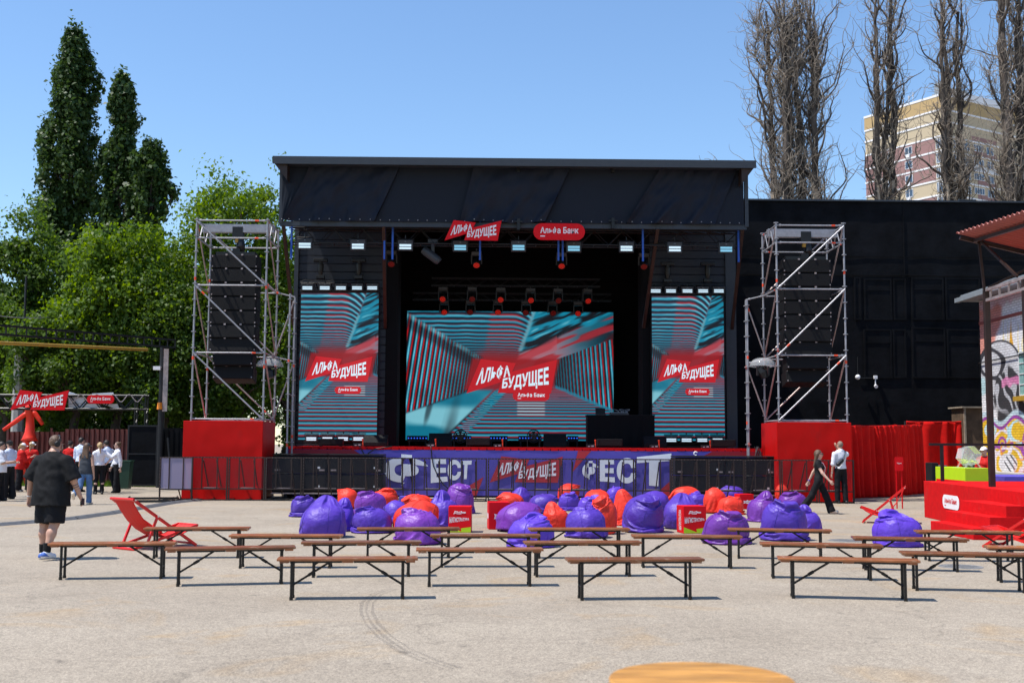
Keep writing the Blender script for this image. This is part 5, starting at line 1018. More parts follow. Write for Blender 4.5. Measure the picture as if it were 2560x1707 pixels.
# ------------------------------------------------------------ benches
def bench():
    t = thing('bench', 'x', 'bench'); L_, w_, h = 1.55, .26, .455
    mb = MB()
    def sx(u, v): pass
    mb.bx(-L_/2, L_/2, -w_/2, w_/2, h-.03, h)
    o = mb.build('seat_plank', M['wood'], t, bev=.007)
    mb = MB(); mb.bx(-L_/2+.03, -L_/2+.13, -w_/2+.015, w_/2-.015, h-.052, h-.031); mb.build('batten', M['wood'], t)
    mb = MB(); mb.bx(L_/2-.13, L_/2-.03, -w_/2+.015, w_/2-.015, h-.052, h-.031); mb.build('batten', M['wood'], t)
    mb = MB(); mb.bx(-.06, .06, -w_/2+.015, w_/2-.015, h-.052, h-.031); mb.build('batten', M['wood'], t)
    mb = MB(); mb.bx(-L_/2+.14, -.065, -.07, -.045, h-.056, h-.031); mb.bx(-L_/2+.14, -.065, .045, .07, h-.056, h-.031)
    mb.bx(.065, L_/2-.14, -.07, -.045, h-.056, h-.031); mb.bx(.065, L_/2-.14, .045, .07, h-.056, h-.031); mb.build('under_rail', M['legblack'], t)
    for s in (-1, 1):
        x = s*(L_/2-.165)
        for y in (-.10, .10):
            mb = MB(); mb.path([(x, y, .0), (x, y, h-.05)], .0175, 8); mb.path([(x, y, 0), (x, y, .035)], .022, 8); mb.build('leg', M['legblack'], t)
        mb = MB(); mb.tube((x, -.10, .15), (x, .10, .15), .011, 6); mb.build('rung', M['legblack'], t)
        mb = MB(); a, b = Vector((x, 0, .15)), Vector((x-s*.42, 0, h-.045)); mb.tube(a, b, .013, 8); c = a.lerp(b, .42); d = a.lerp(b, .56); mb.tube(c, d, .019, 8); mb.build('folding_brace', M['legblack'], t)
    return t
bn = bench(); ubn = [False]
BEN = [((152, 1329), (364, 1327), 'scuffed bench at the far left beside the man in black'),
 ((352, 1281), (552, 1280), 'bench directly in front of the left red deckchair, furthest back on that side'),
 ((413, 1344), (642, 1339), 'bench second from the left in the near row, below the left red deckchair'),
 ((555, 1303), (758, 1303), 'bench of the middle row ending below the big peaked violet bag'),
 ((676, 1375), (919, 1373), 'nearest bench left of the picture middle, standing over the tyre marks'),
 ((722, 1324), (936, 1322), 'bench just behind the nearest left bench that stands over the tyre marks'),
 ((844, 1281), (1030, 1280), 'bench overlapping the wide glossy purple bag, in the rearmost row left of middle'),
 ((1012, 1301), (1216, 1301), 'bench of the middle row ending in front of the pale violet bag'),
 ((972, 1345), (1229, 1344), 'bench in the middle of the near rows with a black rail underneath'),
 ((1236, 1323), (1438, 1322), 'bench between the pale violet bag and the nearest orange brown bench'),
 ((1238, 1281), (1420, 1281), 'rear bench crossing the violet bag with folded top at picture middle'),
 ((1485, 1302), (1669, 1304), 'bench running below the red and lime cube at the right'),
 ((1322, 1376), (1592, 1374), 'nearest orange brown bench just right of the picture middle'),
 ((1700, 1281), (1882, 1285), 'bench in front of the two stacked looking violet bags at the right'),
 ((1785, 1326), (1988, 1331), 'bench just behind the nearest bench at the right'),
 ((1814, 1371), (2084, 1378), 'nearest bench at the right, its legs turned slightly toward the viewer'),
 ((1976, 1307), (2206, 1312), 'bench in front of the single violet bag beside the podium steps'),
 ((2112, 1354), (2338, 1359), 'bench at the far right of the near rows, cut by the picture edge'),
 ((2139, 1287), (2312, 1289), 'bench just in front of the red podium steps'),
 ((2310, 1336), (2520, 1342), 'bench mostly outside the picture at the right, by the far right deckchair')]
for (a, b, lb) in BEN:
    A, B = Gv(*a), Gv(*b); c = (A+B)/2; d = B-A
    rz = math.atan2(d.y, d.x); o = put(bn, ubn, (c.x, c.y, 0), rz, 'brown plank '+lb if 'brown' not in lb else lb, 'plank benches on the asphalt')

# ------------------------------------------------------------ bean bags
MATS = dict(V=('violet', 'seamv'), P=('purple', 'seamp'), R=('orangered', 'seamr'))
# Eight empty bean bag covers are draped over their heap of beans with the cloth solver, pressed once
# from above as if someone had sat on them, and kept as the fabric shapes all the bags are cut from.
NU, NV = 44, 34
def slumped_covers():
    spec = [(.56, .8, 1.15, .12, 11, .20, .0, .72, .10), (.58, 1.0, 1.25, .30, 2, .16, .04, .77, .18), (.62, 1.4, 1.25, .35, 3, .14, .06, .86, .15), (.66, 1.7, 1.30, .50, 4, .15, .10, .88, .25),
            (.62, .8, .95, .05, 5, .24, 0, 0, 0), (.50, .8, 1.20, .20, 16, .20, .0, .67, -.12), (.55, 1.0, 1.20, .15, 7, .20, .03, .75, -.20), (.74, 2.2, 1.22, .20, 8, .13, -.05, .93, .15)]
    made, covers, R0 = [], [], .45; END = 84
    def temp(nm, vs, fs, col=None):
        me = bpy.data.meshes.new(nm); me.from_pydata(vs, [], fs); o = bpy.data.objects.new(nm, me); C.objects.link(o); made.append(o)
        if col is not None: col.objects.link(o); o.modifiers.new('hit', 'COLLISION')
        return o
    cols = []
    for vi, (mh, cp, H, lean, seed, tip, off, pz, pt_) in enumerate(spec):
        col = bpy.data.collections.new('heap'); cols.append(col); n, k = 32, 18; vs = []
        for j in range(k+1):
            ph = j/k*math.pi; z = .03+mh*(1-math.cos(ph))/2; r = R0*max(0, math.sin(ph))**(.45 if j*2 < k else .5*cp+.15)
            for i in range(n):
                a = 2*math.pi*i/n; q = r*(.97+.14*noise.noise(Vector((math.cos(a)*1.2+seed*5, math.sin(a)*1.2, z*2)))); vs.append((q*math.cos(a)+off*(z/mh)**2, q*math.sin(a), z+.005))
        heap = temp('heap', vs, [(j*n+i, j*n+(i+1) % n, (j+1)*n+(i+1) % n, (j+1)*n+i) for j in range(k) for i in range(n)], col); heap.collision.thickness_outer = .012; heap.collision.cloth_friction = 25
        fl = temp('floor', [(-3, -3, 0), (3, -3, 0), (3, 3, 0), (-3, 3, 0)], [(0, 1, 2, 3)], col); fl.collision.thickness_outer = .006; fl.collision.cloth_friction = 40
        if pz:
            pl = temp('press', [(-2, -2, 0), (2, -2, 0), (2, 2, 0), (-2, 2, 0)], [(0, 1, 2, 3)], col); pl.rotation_euler = (.05, pt_, 0); pl.collision.thickness_outer = .01; pl.collision.cloth_friction = 1
            pl.location.z = 1.6; pl.keyframe_insert('location', frame=1); pl.location.z = pz+.02; pl.keyframe_insert('location', frame=46)
            pl.collision.use = True; pl.keyframe_insert('collision.use', frame=1); pl.keyframe_insert('collision.use', frame=50); pl.collision.use = False; pl.keyframe_insert('collision.use', frame=51)
        vs = []
        for j in range(NV+1):
            t_ = j/NV
            if t_ < .2: q = t_/.2; r = (R0+.02)*(.72+.28*math.sin(q*math.pi/2)); z = .20*q**1.3
            else: q = (t_-.2)/.8; z = .20+q*(H-.20); r = (R0+.02)*(1-q**1.9)+tip*q**1.9
            if j == NV: r *= .35
            lx = lean*max(0, z-mh*.8)**1.3
            for i in range(NU):
                a = 2*math.pi*i/NU; wv = 1.06+.06*noise.noise(Vector((math.cos(a)*2+seed, math.sin(a)*2, z*3)))+.05*max(0, t_-.4)*math.sin(a*6+seed)
                vs.append((r*wv*math.cos(a)+lx, r*wv*math.sin(a)+.03*noise.noise(Vector((z*3, seed, 0))), z+.02))
        cv = temp('cover', vs, [(j*NU+i, j*NU+(i+1) % NU, (j+1)*NU+(i+1) % NU, (j+1)*NU+i) for j in range(NV) for i in range(NU)]+[tuple(reversed(range(NU))), tuple(range(NV*NU, NV*NU+NU))])
        vg = cv.vertex_groups.new(name='pin'); vg.add(list(range(NU*3)), 1.0, 'REPLACE'); md = cv.modifiers.new('drape', 'CLOTH'); q = md.settings
        q.vertex_group_mass = 'pin'; q.quality = 8; q.mass = .35; q.tension_stiffness = 15; q.compression_stiffness = 3; q.shear_stiffness = 2; q.bending_stiffness = .03; q.air_damping = 2; q.tension_damping = 8; q.compression_damping = 8
        w_ = md.collision_settings; w_.collection = col; w_.collision_quality = 4; w_.distance_min = .008; w_.use_self_collision = True; w_.self_distance_min = .010
        md.point_cache.frame_start = 1; md.point_cache.frame_end = END; covers.append(cv)
    sc.frame_start = 1; sc.frame_end = END
    for f in range(1, END+1): sc.frame_set(f)
    dg = bpy.context.evaluated_depsgraph_get(); out = []
    for cv in covers:
        P = np.array([v.co for v in cv.evaluated_get(dg).data.vertices]); ok = np.isfinite(P).all() and P[:, 2].max() < 1.5 and P[:, 2].max() > .3 and np.abs(P[:, :2]).max() < 1.1
        out.append(P.reshape(NV+1, NU, 3) if ok else None)
    good = [p for p in out if p is not None]
    for cv, p in zip(covers, out): pass
    base = [np.array([v.co for v in cv.data.vertices]).reshape(NV+1, NU, 3) for cv in covers]
    out = [p if p is not None else (good[i % len(good)] if good else base[i]) for i, p in enumerate(out)]
    for o in made: bpy.data.objects.remove(o)
    for c_ in cols: bpy.data.collections.remove(c_)
    sc.frame_set(1); sc.frame_end = 250; return out
SHAPES = slumped_covers()
def beanbag(fx0, fx1, base, top, col, kind, lean, label, seed):
    """fx0..fx1 picture width, base/top picture rows; kind: peak, squat, fold; lean = direction (deg) the neck falls"""
    rr = random.Random(seed*5+1); g = G((fx0+fx1)/2, base); Rr = (fx1-fx0)/2/FPX*g.y; Rr = Rr*(1+Rr/g.y); Y = g.y+Rr*.75; c = W((fx0+fx1)/2, base, Y); H = max(.42, W((fx0+fx1)/2, top, Y).z)
    want = H/(2*Rr); pool = dict(peak=(7, 3, 4), squat=(0, 1, 5, 6), fold=(1, 2, 3, 6))[kind]
    pool = sorted(pool, key=lambda v: abs(math.log(want/(np.ptp(SHAPES[v][..., 2])/np.ptp(SHAPES[v][..., 0]))))+rr.random()*.35)
    P = SHAPES[pool[0]].copy(); flip = rr.random() < .5
    if flip: P[..., 1] *= -1
    a = R(lean)+rr.uniform(-.3, .3) if kind == 'fold' else rr.uniform(0, 6.283); x, y = P[..., 0].copy(), P[..., 1].copy(); P[..., 0] = x*math.cos(a)-y*math.sin(a); P[..., 1] = x*math.sin(a)+y*math.cos(a)
    s_ = 2*Rr/np.ptp(P[..., 0]); P[..., 0] = (P[..., 0]-(P[..., 0].min()+P[..., 0].max())/2)*s_; P[..., 1] = (P[..., 1]-P[:11, :, 1].mean())*s_
    P[..., 2] = (P[..., 2]-P[..., 2].min())*H/np.ptp(P[..., 2]); up = P[..., 2]/H
    cx_, cy_ = P[..., 0].mean(), P[..., 1].mean(); so_ = seed*3.7
    for j in range(2, NV+1):
        for i in range(NU):
            q = P[j, i]; u_ = q[2]/H; wx = noise.noise(Vector((q[0]*2.2+so_, q[1]*2.2, q[2]*2.2))); v1 = noise.voronoi(Vector((q[0]*3.4+so_+.5*wx, q[1]*3.4+.5*wx, q[2]*4.6)))[0]
            d = Vector((q[0]-cx_, q[1]-cy_, (q[2]-H*.35)*.7)); k_ = (.055*(min(.45, v1[1]-v1[0])-.22)*min(1, max(.0, (u_-.2)/.4))+.06*wx)*Rr/max(1e-4, d.length); q += np.array(d)*k_
    if kind != 'squat': P[..., 0] += .16*Rr*math.cos(R(lean))*up**2*(kind == 'peak'); P[..., 1] += .16*Rr*math.sin(R(lean))*up**2*(kind == 'peak')
    n, k = NU, NV; fs = [(j*n+i, j*n+(i+1) % n, (j+1)*n+(i+1) % n, (j+1)*n+i) for j in range(k) for i in range(n)]+[tuple(reversed(range(n))), tuple(range(k*n, k*n+n))]
    if flip: fs = [f[::-1] for f in fs]
    t = thing('bean_bag', label, 'bean bag', (c.x, c.y, 0), group={'V': 'violet bean bags', 'P': 'purple bean bags', 'R': 'orange red bean bags'}[col])
    mb = MB(); mb.add(P.reshape(-1, 3).tolist(), fs); o = mb.build('cover', M[MATS[col][0]], t, smooth=True); sb = o.modifiers.new('smooth', 'SUBSURF'); sb.levels = sb.render_levels = 1
    cen = P.mean((0, 1)); off = rr.randrange(8)
    for i in range(off, NU, 8):
        if P[13, i, 1]-cen[1] > .2*Rr: continue
        q = P[2:30, i]; d = q-np.array([cen[0], cen[1], H*.35]); d /= np.linalg.norm(d, axis=1)[:, None]; mb = MB(); mb.path((q+d*.002).tolist(), .0042, 5); mb.build('seam', M[MATS[col][1]], t, smooth=True)
    return t
z8 = lambda x0, x1, b, tp: (680+x0/3.267, 680+x1/3.267, 1180+b/3.267, 1180+tp/3.267)
z1 = lambda x0, x1, b, tp: (1240+x0/3.564, 1240+x1/3.564, 1180+b/3.564, 1180+tp/3.564)
z3 = lambda x0, x1, b, tp: (1800+x0/3.095, 1800+x1/3.095, 1100+b/3.095, 1100+tp/3.095)
BAGS = [
 (z8(135, 385, 368, 176), 'V', 'fold', 10, 'violet bag at the far left of the bag field with its neck folded right'),
 (z8(220, 605, 540, 176), 'V', 'peak', 40, 'big peaked violet bag in front at the left end of the bag field'),
 (z8(440, 680, 485, 200), 'V', 'squat', 60, 'violet bag half hidden behind the big peaked violet bag'),
 (z8(530, 705, 300, 126), 'R', 'peak', 150, 'small orange red bag before the left bass speakers, leftmost red one'),
 (z8(655, 940, 350, 138), 'P', 'fold', -15, 'shiny purple bag leaning right in front of the left bass speakers'),
 (z8(790, 1040, 270, 119), 'R', 'squat', 100, 'flat topped orange red bag behind the leaning purple bag at left'),
 (z8(635, 978, 502, 266), 'V', 'squat', 20, 'squat violet bag in front with a reddish side, left of the wide purple bag'),
 (z8(900, 1120, 420, 228), 'V', 'fold', 170, 'low violet bag between the squat violet bag and the lying orange bag'),
 (z8(1060, 1330, 330, 172), 'R', 'fold', 200, 'orange red bag lying against the big violet bag left of the red cubes'),
 (z8(1255, 1548, 450, 137), 'V', 'squat', 30, 'big rumpled violet bag just behind the lime bottomed cube at the left'),
 (z8(1425, 1660, 340, 87), 'P', 'peak', 160, 'tall pointed purple bag standing before the banner right of the left festival word'),
 (z8(985, 1365, 500, 232), 'R', 'peak', -60, 'orange red bag peeking out behind the wide glossy purple bag'),
 (z8(988, 1392, 597, 278), 'P', 'squat', 190, 'wide glossy purple bag with crumpled top, nearest bag left of the picture middle'),
 (z8(1825, 2062, 320, 155), 'R', 'fold', 175, 'orange red bag behind the red cube with a white badge'),
 (z8(1930, 2125, 275, 114), 'V', 'peak', 60, 'pale violet smooth pointed bag before the banner emblem'),
 (z1(285, 565, 370, 182), 'V', 'fold', 15, 'violet bag slumped behind the purple bag at picture middle'),
 (z8(1825, 2208, 492, 236), 'P', 'fold', 30, 'shiny purple bag tucked behind the pale violet bag at picture middle'),
 (z8(1908, 2316, 622, 314), 'V', 'squat', 90, 'pale smooth violet bag with a square top, nearest bag at picture middle'),
 (z1(545, 752, 250, 98), 'R', 'peak', 60, 'orange red bag at the very back before the banner between emblem and right word'),
 (z1(545, 752, 345, 165), 'V', 'fold', 60, 'violet bag with a knotted top in front of the rearmost orange red bag'),
 (z1(395, 665, 525, 250), 'R', 'squat', 90, 'round orange red bag right of the pale violet bag at picture middle'),
 (z1(785, 1035, 320, 148), 'R', 'fold', 120, 'glossy orange red bag at the back below the right festival word'),
 (z1(975, 1150, 285, 114), 'V', 'fold', 200, 'violet bag at the back below the middle of the right festival word'),
 (z1(705, 975, 430, 192), 'V', 'fold', 70, 'violet bag half hidden behind the creased orange bag with a pointed hood'),
 (z1(820, 1082, 556, 194), 'R', 'peak', 100, 'creased orange bag with a pointed hood behind the folded top violet bag'),
 (z1(605, 996, 592, 288), 'V', 'fold', -25, 'violet bag with folded top, nearest bag right of the picture middle'),
 (z1(1030, 1290, 478, 139), 'R', 'peak', 150, 'tall bright orange red bag left of the big leaning violet bag'),
 (z1(1285, 1560, 350, 165), 'V', 'fold', 90, 'wide violet bag behind the big leaning violet bag'),
 (z1(1120, 1500, 543, 193), 'V', 'peak', 25, 'big violet bag with its peak leaning right, left of the right lime bottomed cube'),
 (z1(1515, 1832, 310, 125), 'R', 'fold', 165, 'long orange red bag lying behind the violet bag by the right lime bottomed cube'),
 (z1(1690, 1882, 318, 158), 'V', 'squat', 120, 'dark violet bag wedged behind the red bags at right'),
 (z1(1482, 1832, 512, 172), 'V', 'peak', 80, 'pale creased violet bag touching the left side of the right lime bottomed cube'),
 (z1(1975, 2222, 260, 108), 'V', 'squat', 60, 'violet bag at the back before the right bass speakers'),
 (z1(1845, 2060, 370, 134), 'R', 'peak', 110, 'deep orange bag with a tall crumpled neck at right'),
 (z1(1970, 2225, 380, 202), 'R', 'fold', 160, 'deep orange bag lying beside the small red cube at right'),
 (z1(1835, 2278, 648, 318), 'P', 'squat', 20, 'wide dark purple bag in front, right of the right lime bottomed cube'),
 (z3(425, 535, 480, 338), 'R', 'peak', 100, 'small orange red bag furthest right at the back'),
 (z3(205, 450, 634, 384), 'P', 'squat', 130, 'purple bag with a gathered neck right of the small red cube'),
 (z3(440, 687, 560, 385), 'P', 'fold', 0, 'glossy purple bag at the right end near the walking woman'),
 (z3(555, 792, 718, 488), 'V', 'squat', 60, 'violet bag at the right end of the bag field, half behind the folded tall one'),
 (z3(300, 688, 782, 440), 'V', 'fold', 140, 'big violet bag with a tall folded neck in front at the right end'),
 (z3(1188, 1563, 830, 522), 'V', 'squat', 190, 'single big violet bag standing apart near the podium steps'),
]
for i, (q, c_, kd, ln, lb) in enumerate(BAGS): beanbag(*q, c_, kd, ln, lb, i*3+11)

# ------------------------------------------------------------ printed cubes
def cube(q, w_, label, style, rz, colm='signred', side=None):
    fx, base, top = q; g = G(fx, base); s_ = FPX/g.y; h = (base-top)/s_
    t = thing('printed_cube', label, 'cube seat', (g.x, g.y+.2, 0), rz, group='printed cube seats'); W2 = w_/2
    mb = MB(); mb.bx(-W2, W2, -W2, W2, .004, h); mb.build('box', M[colm], t, bev=.006)
    def fp(x, y, d=.002): return Vector((x*W2, -W2-d, y*h))
    def sp_(x, y, d=.002): return Vector((-W2-d, -x*W2, y*h))
    if style == 'mag':
        mb = MB(); mb.ngon([fp(-.99, .02), fp(.99, .02), fp(.99, .20), fp(-.0, .16), fp(.62, .01+.0), fp(.2, .015)][:1]+[fp(.99, .02), fp(.99, .22), fp(.12, .17), fp(.16, .05), fp(-.99, .24)]); mb.build('lime_shape', M['lime'], t)
        mb = MB(); fr = frame(fp(-.18, .77, .003), (W2*.76, 0, 0), (0, 0, W2*.76)); logo_board(mb, fr, 0, .003); frp = frame(fp(.36, .77, .003), (1, 0, 0), (0, 0, 1)); pill_board(mb, frp, W2*.36, W2*.12, 0, .003); mb.build('white_emblem', M['white'], t)
        mb = MB(); logo_text(mb, fr, 0, .006); pill_text(mb, frp, W2*.36, W2*.12, 0, .006); mb.build('emblem_lettering', M['signred'], t)
        mb = MB(); add_text(mb, 'МАГИСТРАТУРА', fp(-.90, .60), fp(.84, .565), fp(.84, .475), fp(-.90, .365), 0, .03)
        if side: add_text(mb, 'МАГИСТРАТУРА', sp_(-.35, .12), sp_(-.35, .85), sp_(.35, .85), sp_(.35, .12), 0, .02)
        mb.build('lettering', M['white'], t)
    if style == 'badge':
        zz_ = [(-.5, .58), (-.42, .50), (-.5, .38), (-.2, .42), (.1, .36), (.6, .40), (.6, .60), (.3, .56), (.1, .62), (-.2, .55)]
        mb = MB(); mb.ngon([fp(x, y) for x, y in reversed(zz_)]); mb.ngon([sp_(-x*.9, y) for x, y in zz_]); mb.build('white_badge', M['white'], t)
        mb = MB(); add_text(mb, 'Альфа', fp(-.36, .53, .004), fp(.5, .53, .004), fp(.5, .43, .004), fp(-.36, .43, .004), 0, .01); mb.build('lettering', M['signred'], t)
    return t
q8 = lambda x, b, tp: (680+x/3.267, 1180+b/3.267, 1180+tp/3.267); q1 = lambda x, b, tp: (1240+x/3.564, 1180+b/3.564, 1180+tp/3.564)
cube(q8(1535, 493, 283), .44, 'red and lime printed cube left of the picture middle beside the wide purple bag', 'mag', R(-2))
cube(q8(1848, 468, 248), .42, 'plain red cube with a torn white badge at picture middle', 'badge', R(5))
cube(q1(1757, 546, 305), .46, 'red and lime printed cube in the right half beside the dark purple bag', 'mag', R(8), side=True)
cube(q1(2225, 330, 197), .40, 'small red cube behind the dark purple bag at right', 'badge', R(10))
cube(q1(990, 330, 230), .30, 'blue cube half hidden between red bags right of the picture middle', '', R(10), 'purplemat')
cube(q8(1105, 300, 200), .44, 'violet cube behind the lying orange red bag at left', '', R(0), 'purplemat')

# ------------------------------------------------------------ deckchairs
def deckchair():
    t = thing('deckchair', 'x', 'deckchair'); w_ = .30      # faces +X ; back at -X
    A0, A1 = Vector((-.62, 0, .81)), Vector((.60, 0, .02))     # long frame
    B0, B1 = Vector((.64, 0, .345)), Vector((-.56, 0, .02))     # seat frame
    mb = MB()
    for s in (-1, 1): mb.bar(A0+Vector((0, s*w_, 0)), A1+Vector((0, s*w_, 0)), .042)
    mb.tube(A0+Vector((0, -w_-.03, 0)), A0+Vector((0, w_+.03, 0)), .024, 8); mb.tube(A1+Vector((-.03, -w_, .03)), A1+Vector((-.03, w_, .03)), .02, 8); mb.build('back_frame', M['deckred'], t)
    mb = MB(); wi = w_-.05
    for s in (-1, 1): mb.bar(B0+Vector((0, s*wi, 0)), B1+Vector((0, s*wi, 0)), .04)
    mb.tube(B0+Vector((0, -wi-.02, 0)), B0+Vector((0, wi+.02, 0)), .022, 8); mb.tube(B1+Vector((0, -w_, .0)), B1+Vector((0, w_, 0)), .024, 8); mb.build('seat_frame', M['deckred'], t)
    mb = MB(); C0 = A0.lerp(A1, .36); C1 = B1.lerp(B0, .16)
    for s in (-1, 1): mb.bar(C0+Vector((0, s*(w_+.03), 0)), C1+Vector((0, s*(w_+.03), .0)), .035)
    mb.tube(C1+Vector((0, -w_-.03, 0)), C1+Vector((0, w_+.03, 0)), .018, 8); mb.build('prop_frame', M['deckred'], t)
    mb = MB()
    for q in (C0, A0.lerp(A1, .66), A0.lerp(A1, .01)):
        for s in (-1, 1): mb.path([q+Vector((0, s*(w_+.045), 0)), q+Vector((0, s*(w_+.056), 0))], .014, 8)
    mb.build('bolt', M['chrome'], t)
    cv = [(-.62, .815), (-.50, .63), (-.36, .45), (-.20, .305), (-.02, .205), (.16, .175), (.34, .20), (.50, .265), (.64, .355)]
    mb = MB()
    def sl_(u, v):
        f = v*(len(cv)-1); i = min(int(f), len(cv)-2); a = f-i; x = cv[i][0]*(1-a)+cv[i+1][0]*a; z = cv[i][1]*(1-a)+cv[i+1][1]*a
        return Vector((x, (u-.5)*2*(w_-.045), z-.02*math.sin(v*3.14)*math.sin(u*3.14)+.004*math.sin(u*30)))
    mb.grid(sl_, 14, 32); o = mb.build('sling', M['decksl'], t, smooth=True); o.modifiers.new('th', 'SOLIDIFY').thickness = .005
    return t
dc = deckchair()
g = (Gv(292, 1264)+Gv(413, 1250))/2
dc.location = (g.x, g.y, 0); dc.rotation_euler = (0, 0, R(50)); tag(dc, 'red canvas deckchair at the left facing the stage, behind the benches', 'deckchair', 'red deckchairs')
g = (G(2155, 1313)+G(2258, 1302))/2; d2 = dup(dc, (g.x+.05, g.y+.1, 0), R(160), 'red canvas deckchair seen from the side beside the thin gift sign'); d2.scale = (.76, 1, 1.0)
g = G(2530, 1376); dup(dc, (g.x+.35, g.y+.25, 0), R(127), 'red canvas deckchair at the right picture edge in front of the podium')

# ------------------------------------------------------------ round wooden table in the foreground
tp = W(1757, 1700, 4.9); r_ = .385; tz = .75
t = thing('round_table', 'small round pine table in the near foreground, cut off by the picture bottom', 'table', (tp.x, 4.93, 0))
mb = MB(); mb.lathe([(.001, tz-.03), (r_-.004, tz-.03), (r_, tz-.026), (r_, tz-.005), (r_-.005, tz), (.001, tz)], 64); mb.build('table_top', M['pine'], t)
mb = MB(); mb.path([(0, 0, .05), (0, 0, tz-.031)], .035, 12); mb.build('column', M['black'], t); mb = MB(); mb.lathe([(.001, .012), (.26, .008), (.26, .02), (.05, .05), (.001, .05)], 32); mb.build('foot_plate', M['black'], t)
# ------------------------------------------------------------ bodies and clothes as smooth distance fields, meshed by surface nets
class SDF:
    def __init__(s, lo, hi, h):
        s.lo = np.array(lo, float); s.h = h; s.n = np.ceil((np.array(hi)-s.lo)/h).astype(int)+1
        s.F = np.full(s.n, 1.0, np.float32)
    def sub(s, lo, hi):
        a = np.clip(np.floor((np.array(lo)-s.lo)/s.h).astype(int), 0, s.n); b = np.clip(np.ceil((np.array(hi)-s.lo)/s.h).astype(int)+1, 0, s.n)
        if np.any(b <= a): return None, None
        g = np.meshgrid(*[s.lo[i]+s.h*np.arange(a[i], b[i]) for i in range(3)], indexing='ij')
        return tuple(slice(a[i], b[i]) for i in range(3)), g
    def mix(s, sl, d, k):
        f = s.F[sl]
        if k <= 0: s.F[sl] = np.minimum(f, d); return
        t = np.clip(.5+.5*(f-d)/k, 0, 1); s.F[sl] = f*(1-t)+d*t-k*t*(1-t)
    def cone(s, p, q, r1, r2, k=.02, flat=False, sc=None):
        p, q = np.array(p, float), np.array(q, float); m = max(r1, r2)+k+3*s.h
        sl, g = s.sub(np.minimum(p, q)-m, np.maximum(p, q)+m)
        if sl is None: return
        d = q-p; L2 = max(1e-9, d@d); X = [g[i]-p[i] for i in range(3)]
        t = np.clip((X[0]*d[0]+X[1]*d[1]+X[2]*d[2])/L2, 0, 1); e = [X[i]-t*d[i] for i in range(3)]
        dist = np.sqrt(e[0]**2+e[1]**2+e[2]**2)-(r1+(r2-r1)*t)
        if flat: u = d/np.sqrt(L2); dist = np.maximum(dist, (g[0]-q[0])*u[0]+(g[1]-q[1])*u[1]+(g[2]-q[2])*u[2])
        s.mix(sl, dist, k)
    def ell(s, c, r, k=.02, Rm=None):
        c, r = np.array(c, float), np.array(r, float); m = r.max()+k+3*s.h; sl, g = s.sub(c-m, c+m)
        if sl is None: return
        X = [g[i]-c[i] for i in range(3)]
        if Rm is not None: X = [Rm[0][i]*X[0]+Rm[1][i]*X[1]+Rm[2][i]*X[2] for i in range(3)]
        q = np.sqrt((X[0]/r[0])**2+(X[1]/r[1])**2+(X[2]/r[2])**2); q2 = np.sqrt((X[0]/r[0]**2)**2+(X[1]/r[1]**2)**2+(X[2]/r[2]**2)**2)+1e-9
        s.mix(sl, q*(q-1)/q2, k)
    def half(s, c, n):      # keep the side where (x-c).n < 0
        n = np.array(n, float); n /= np.linalg.norm(n); g = [s.lo[i]+s.h*np.arange(s.n[i]) for i in range(3)]
        d = (g[0]-c[0])[:, None, None]*n[0]+(g[1]-c[1])[None, :, None]*n[1]+(g[2]-c[2])[None, None, :]*n[2]
        s.F = np.maximum(s.F, d.astype(np.float32))
    def wrinkle(s, a, f, seed=0.0):
        g = [s.lo[i]+s.h*np.arange(s.n[i]) for i in range(3)]; X, Y, Z = g[0][:, None, None], g[1][None, :, None], g[2][None, None, :]
        s.F += (a*np.sin(f*(Z*.9+X*.7)+2.2*np.sin(f*.45*(X-Y)+seed)+seed)*np.sin(f*.55*(X+Y*1.3)-seed*2+1.4*np.sin(f*.3*Z))).astype(np.float32)
    def mesh(s):
        F, h = s.F, s.h; ins = F < 0; n = s.n
        c = np.zeros(n-1, np.int8)
        for i in (0, 1):
            for j in (0, 1):
                for k in (0, 1): c += ins[i:n[0]-1+i, j:n[1]-1+j, k:n[2]-1+k]
        act = (c > 0) & (c < 8); I = np.argwhere(act); idx = -np.ones(n-1, np.int64); idx[act] = np.arange(len(I))
        acc = np.zeros((len(I), 3)); num = np.zeros(len(I))
        for ax in range(3):
            o1, o2 = [a for a in range(3) if a != ax]
            for a in (0, 1):
                for b in (0, 1):
                    q = I.copy(); q[:, o1] += a; q[:, o2] += b; q2 = q.copy(); q2[:, ax] += 1
                    f1 = F[tuple(q.T)]; f2 = F[tuple(q2.T)]; m = (f1 < 0) != (f2 < 0); t = np.where(m, f1/(np.where(m, f1-f2, 1)), 0)
                    p = q.astype(float); p[:, ax] += t; acc += p*m[:, None]; num += m
        V = s.lo+h*acc/num[:, None]; Q = []
        for ax in range(3):
            o1, o2 = (ax+1) % 3, (ax+2) % 3; sl = [slice(None)]*3; sl2 = [slice(None)]*3; sl[ax] = slice(0, n[ax]-1); sl2[ax] = slice(1, n[ax])
            A, B = ins[tuple(sl)], ins[tuple(sl2)]; E = np.argwhere(A != B); ok = (E[:, o1] > 0) & (E[:, o2] > 0) & (E[:, o1] < n[o1]-1) & (E[:, o2] < n[o2]-1); E = E[ok]
            fl = A[tuple(E.T)]
            def cell(a, b): q = E.copy(); q[:, o1] -= a; q[:, o2] -= b; return idx[tuple(q.T)]
            q = np.stack([cell(1, 1), cell(0, 1), cell(0, 0), cell(1, 0)], 1); q[~fl] = q[~fl][:, ::-1]; Q.append(q)
        return V, np.concatenate(Q)
def rot(v, ax, a): return np.array(Matrix.Rotation(a, 3, ax) @ Vector(v))

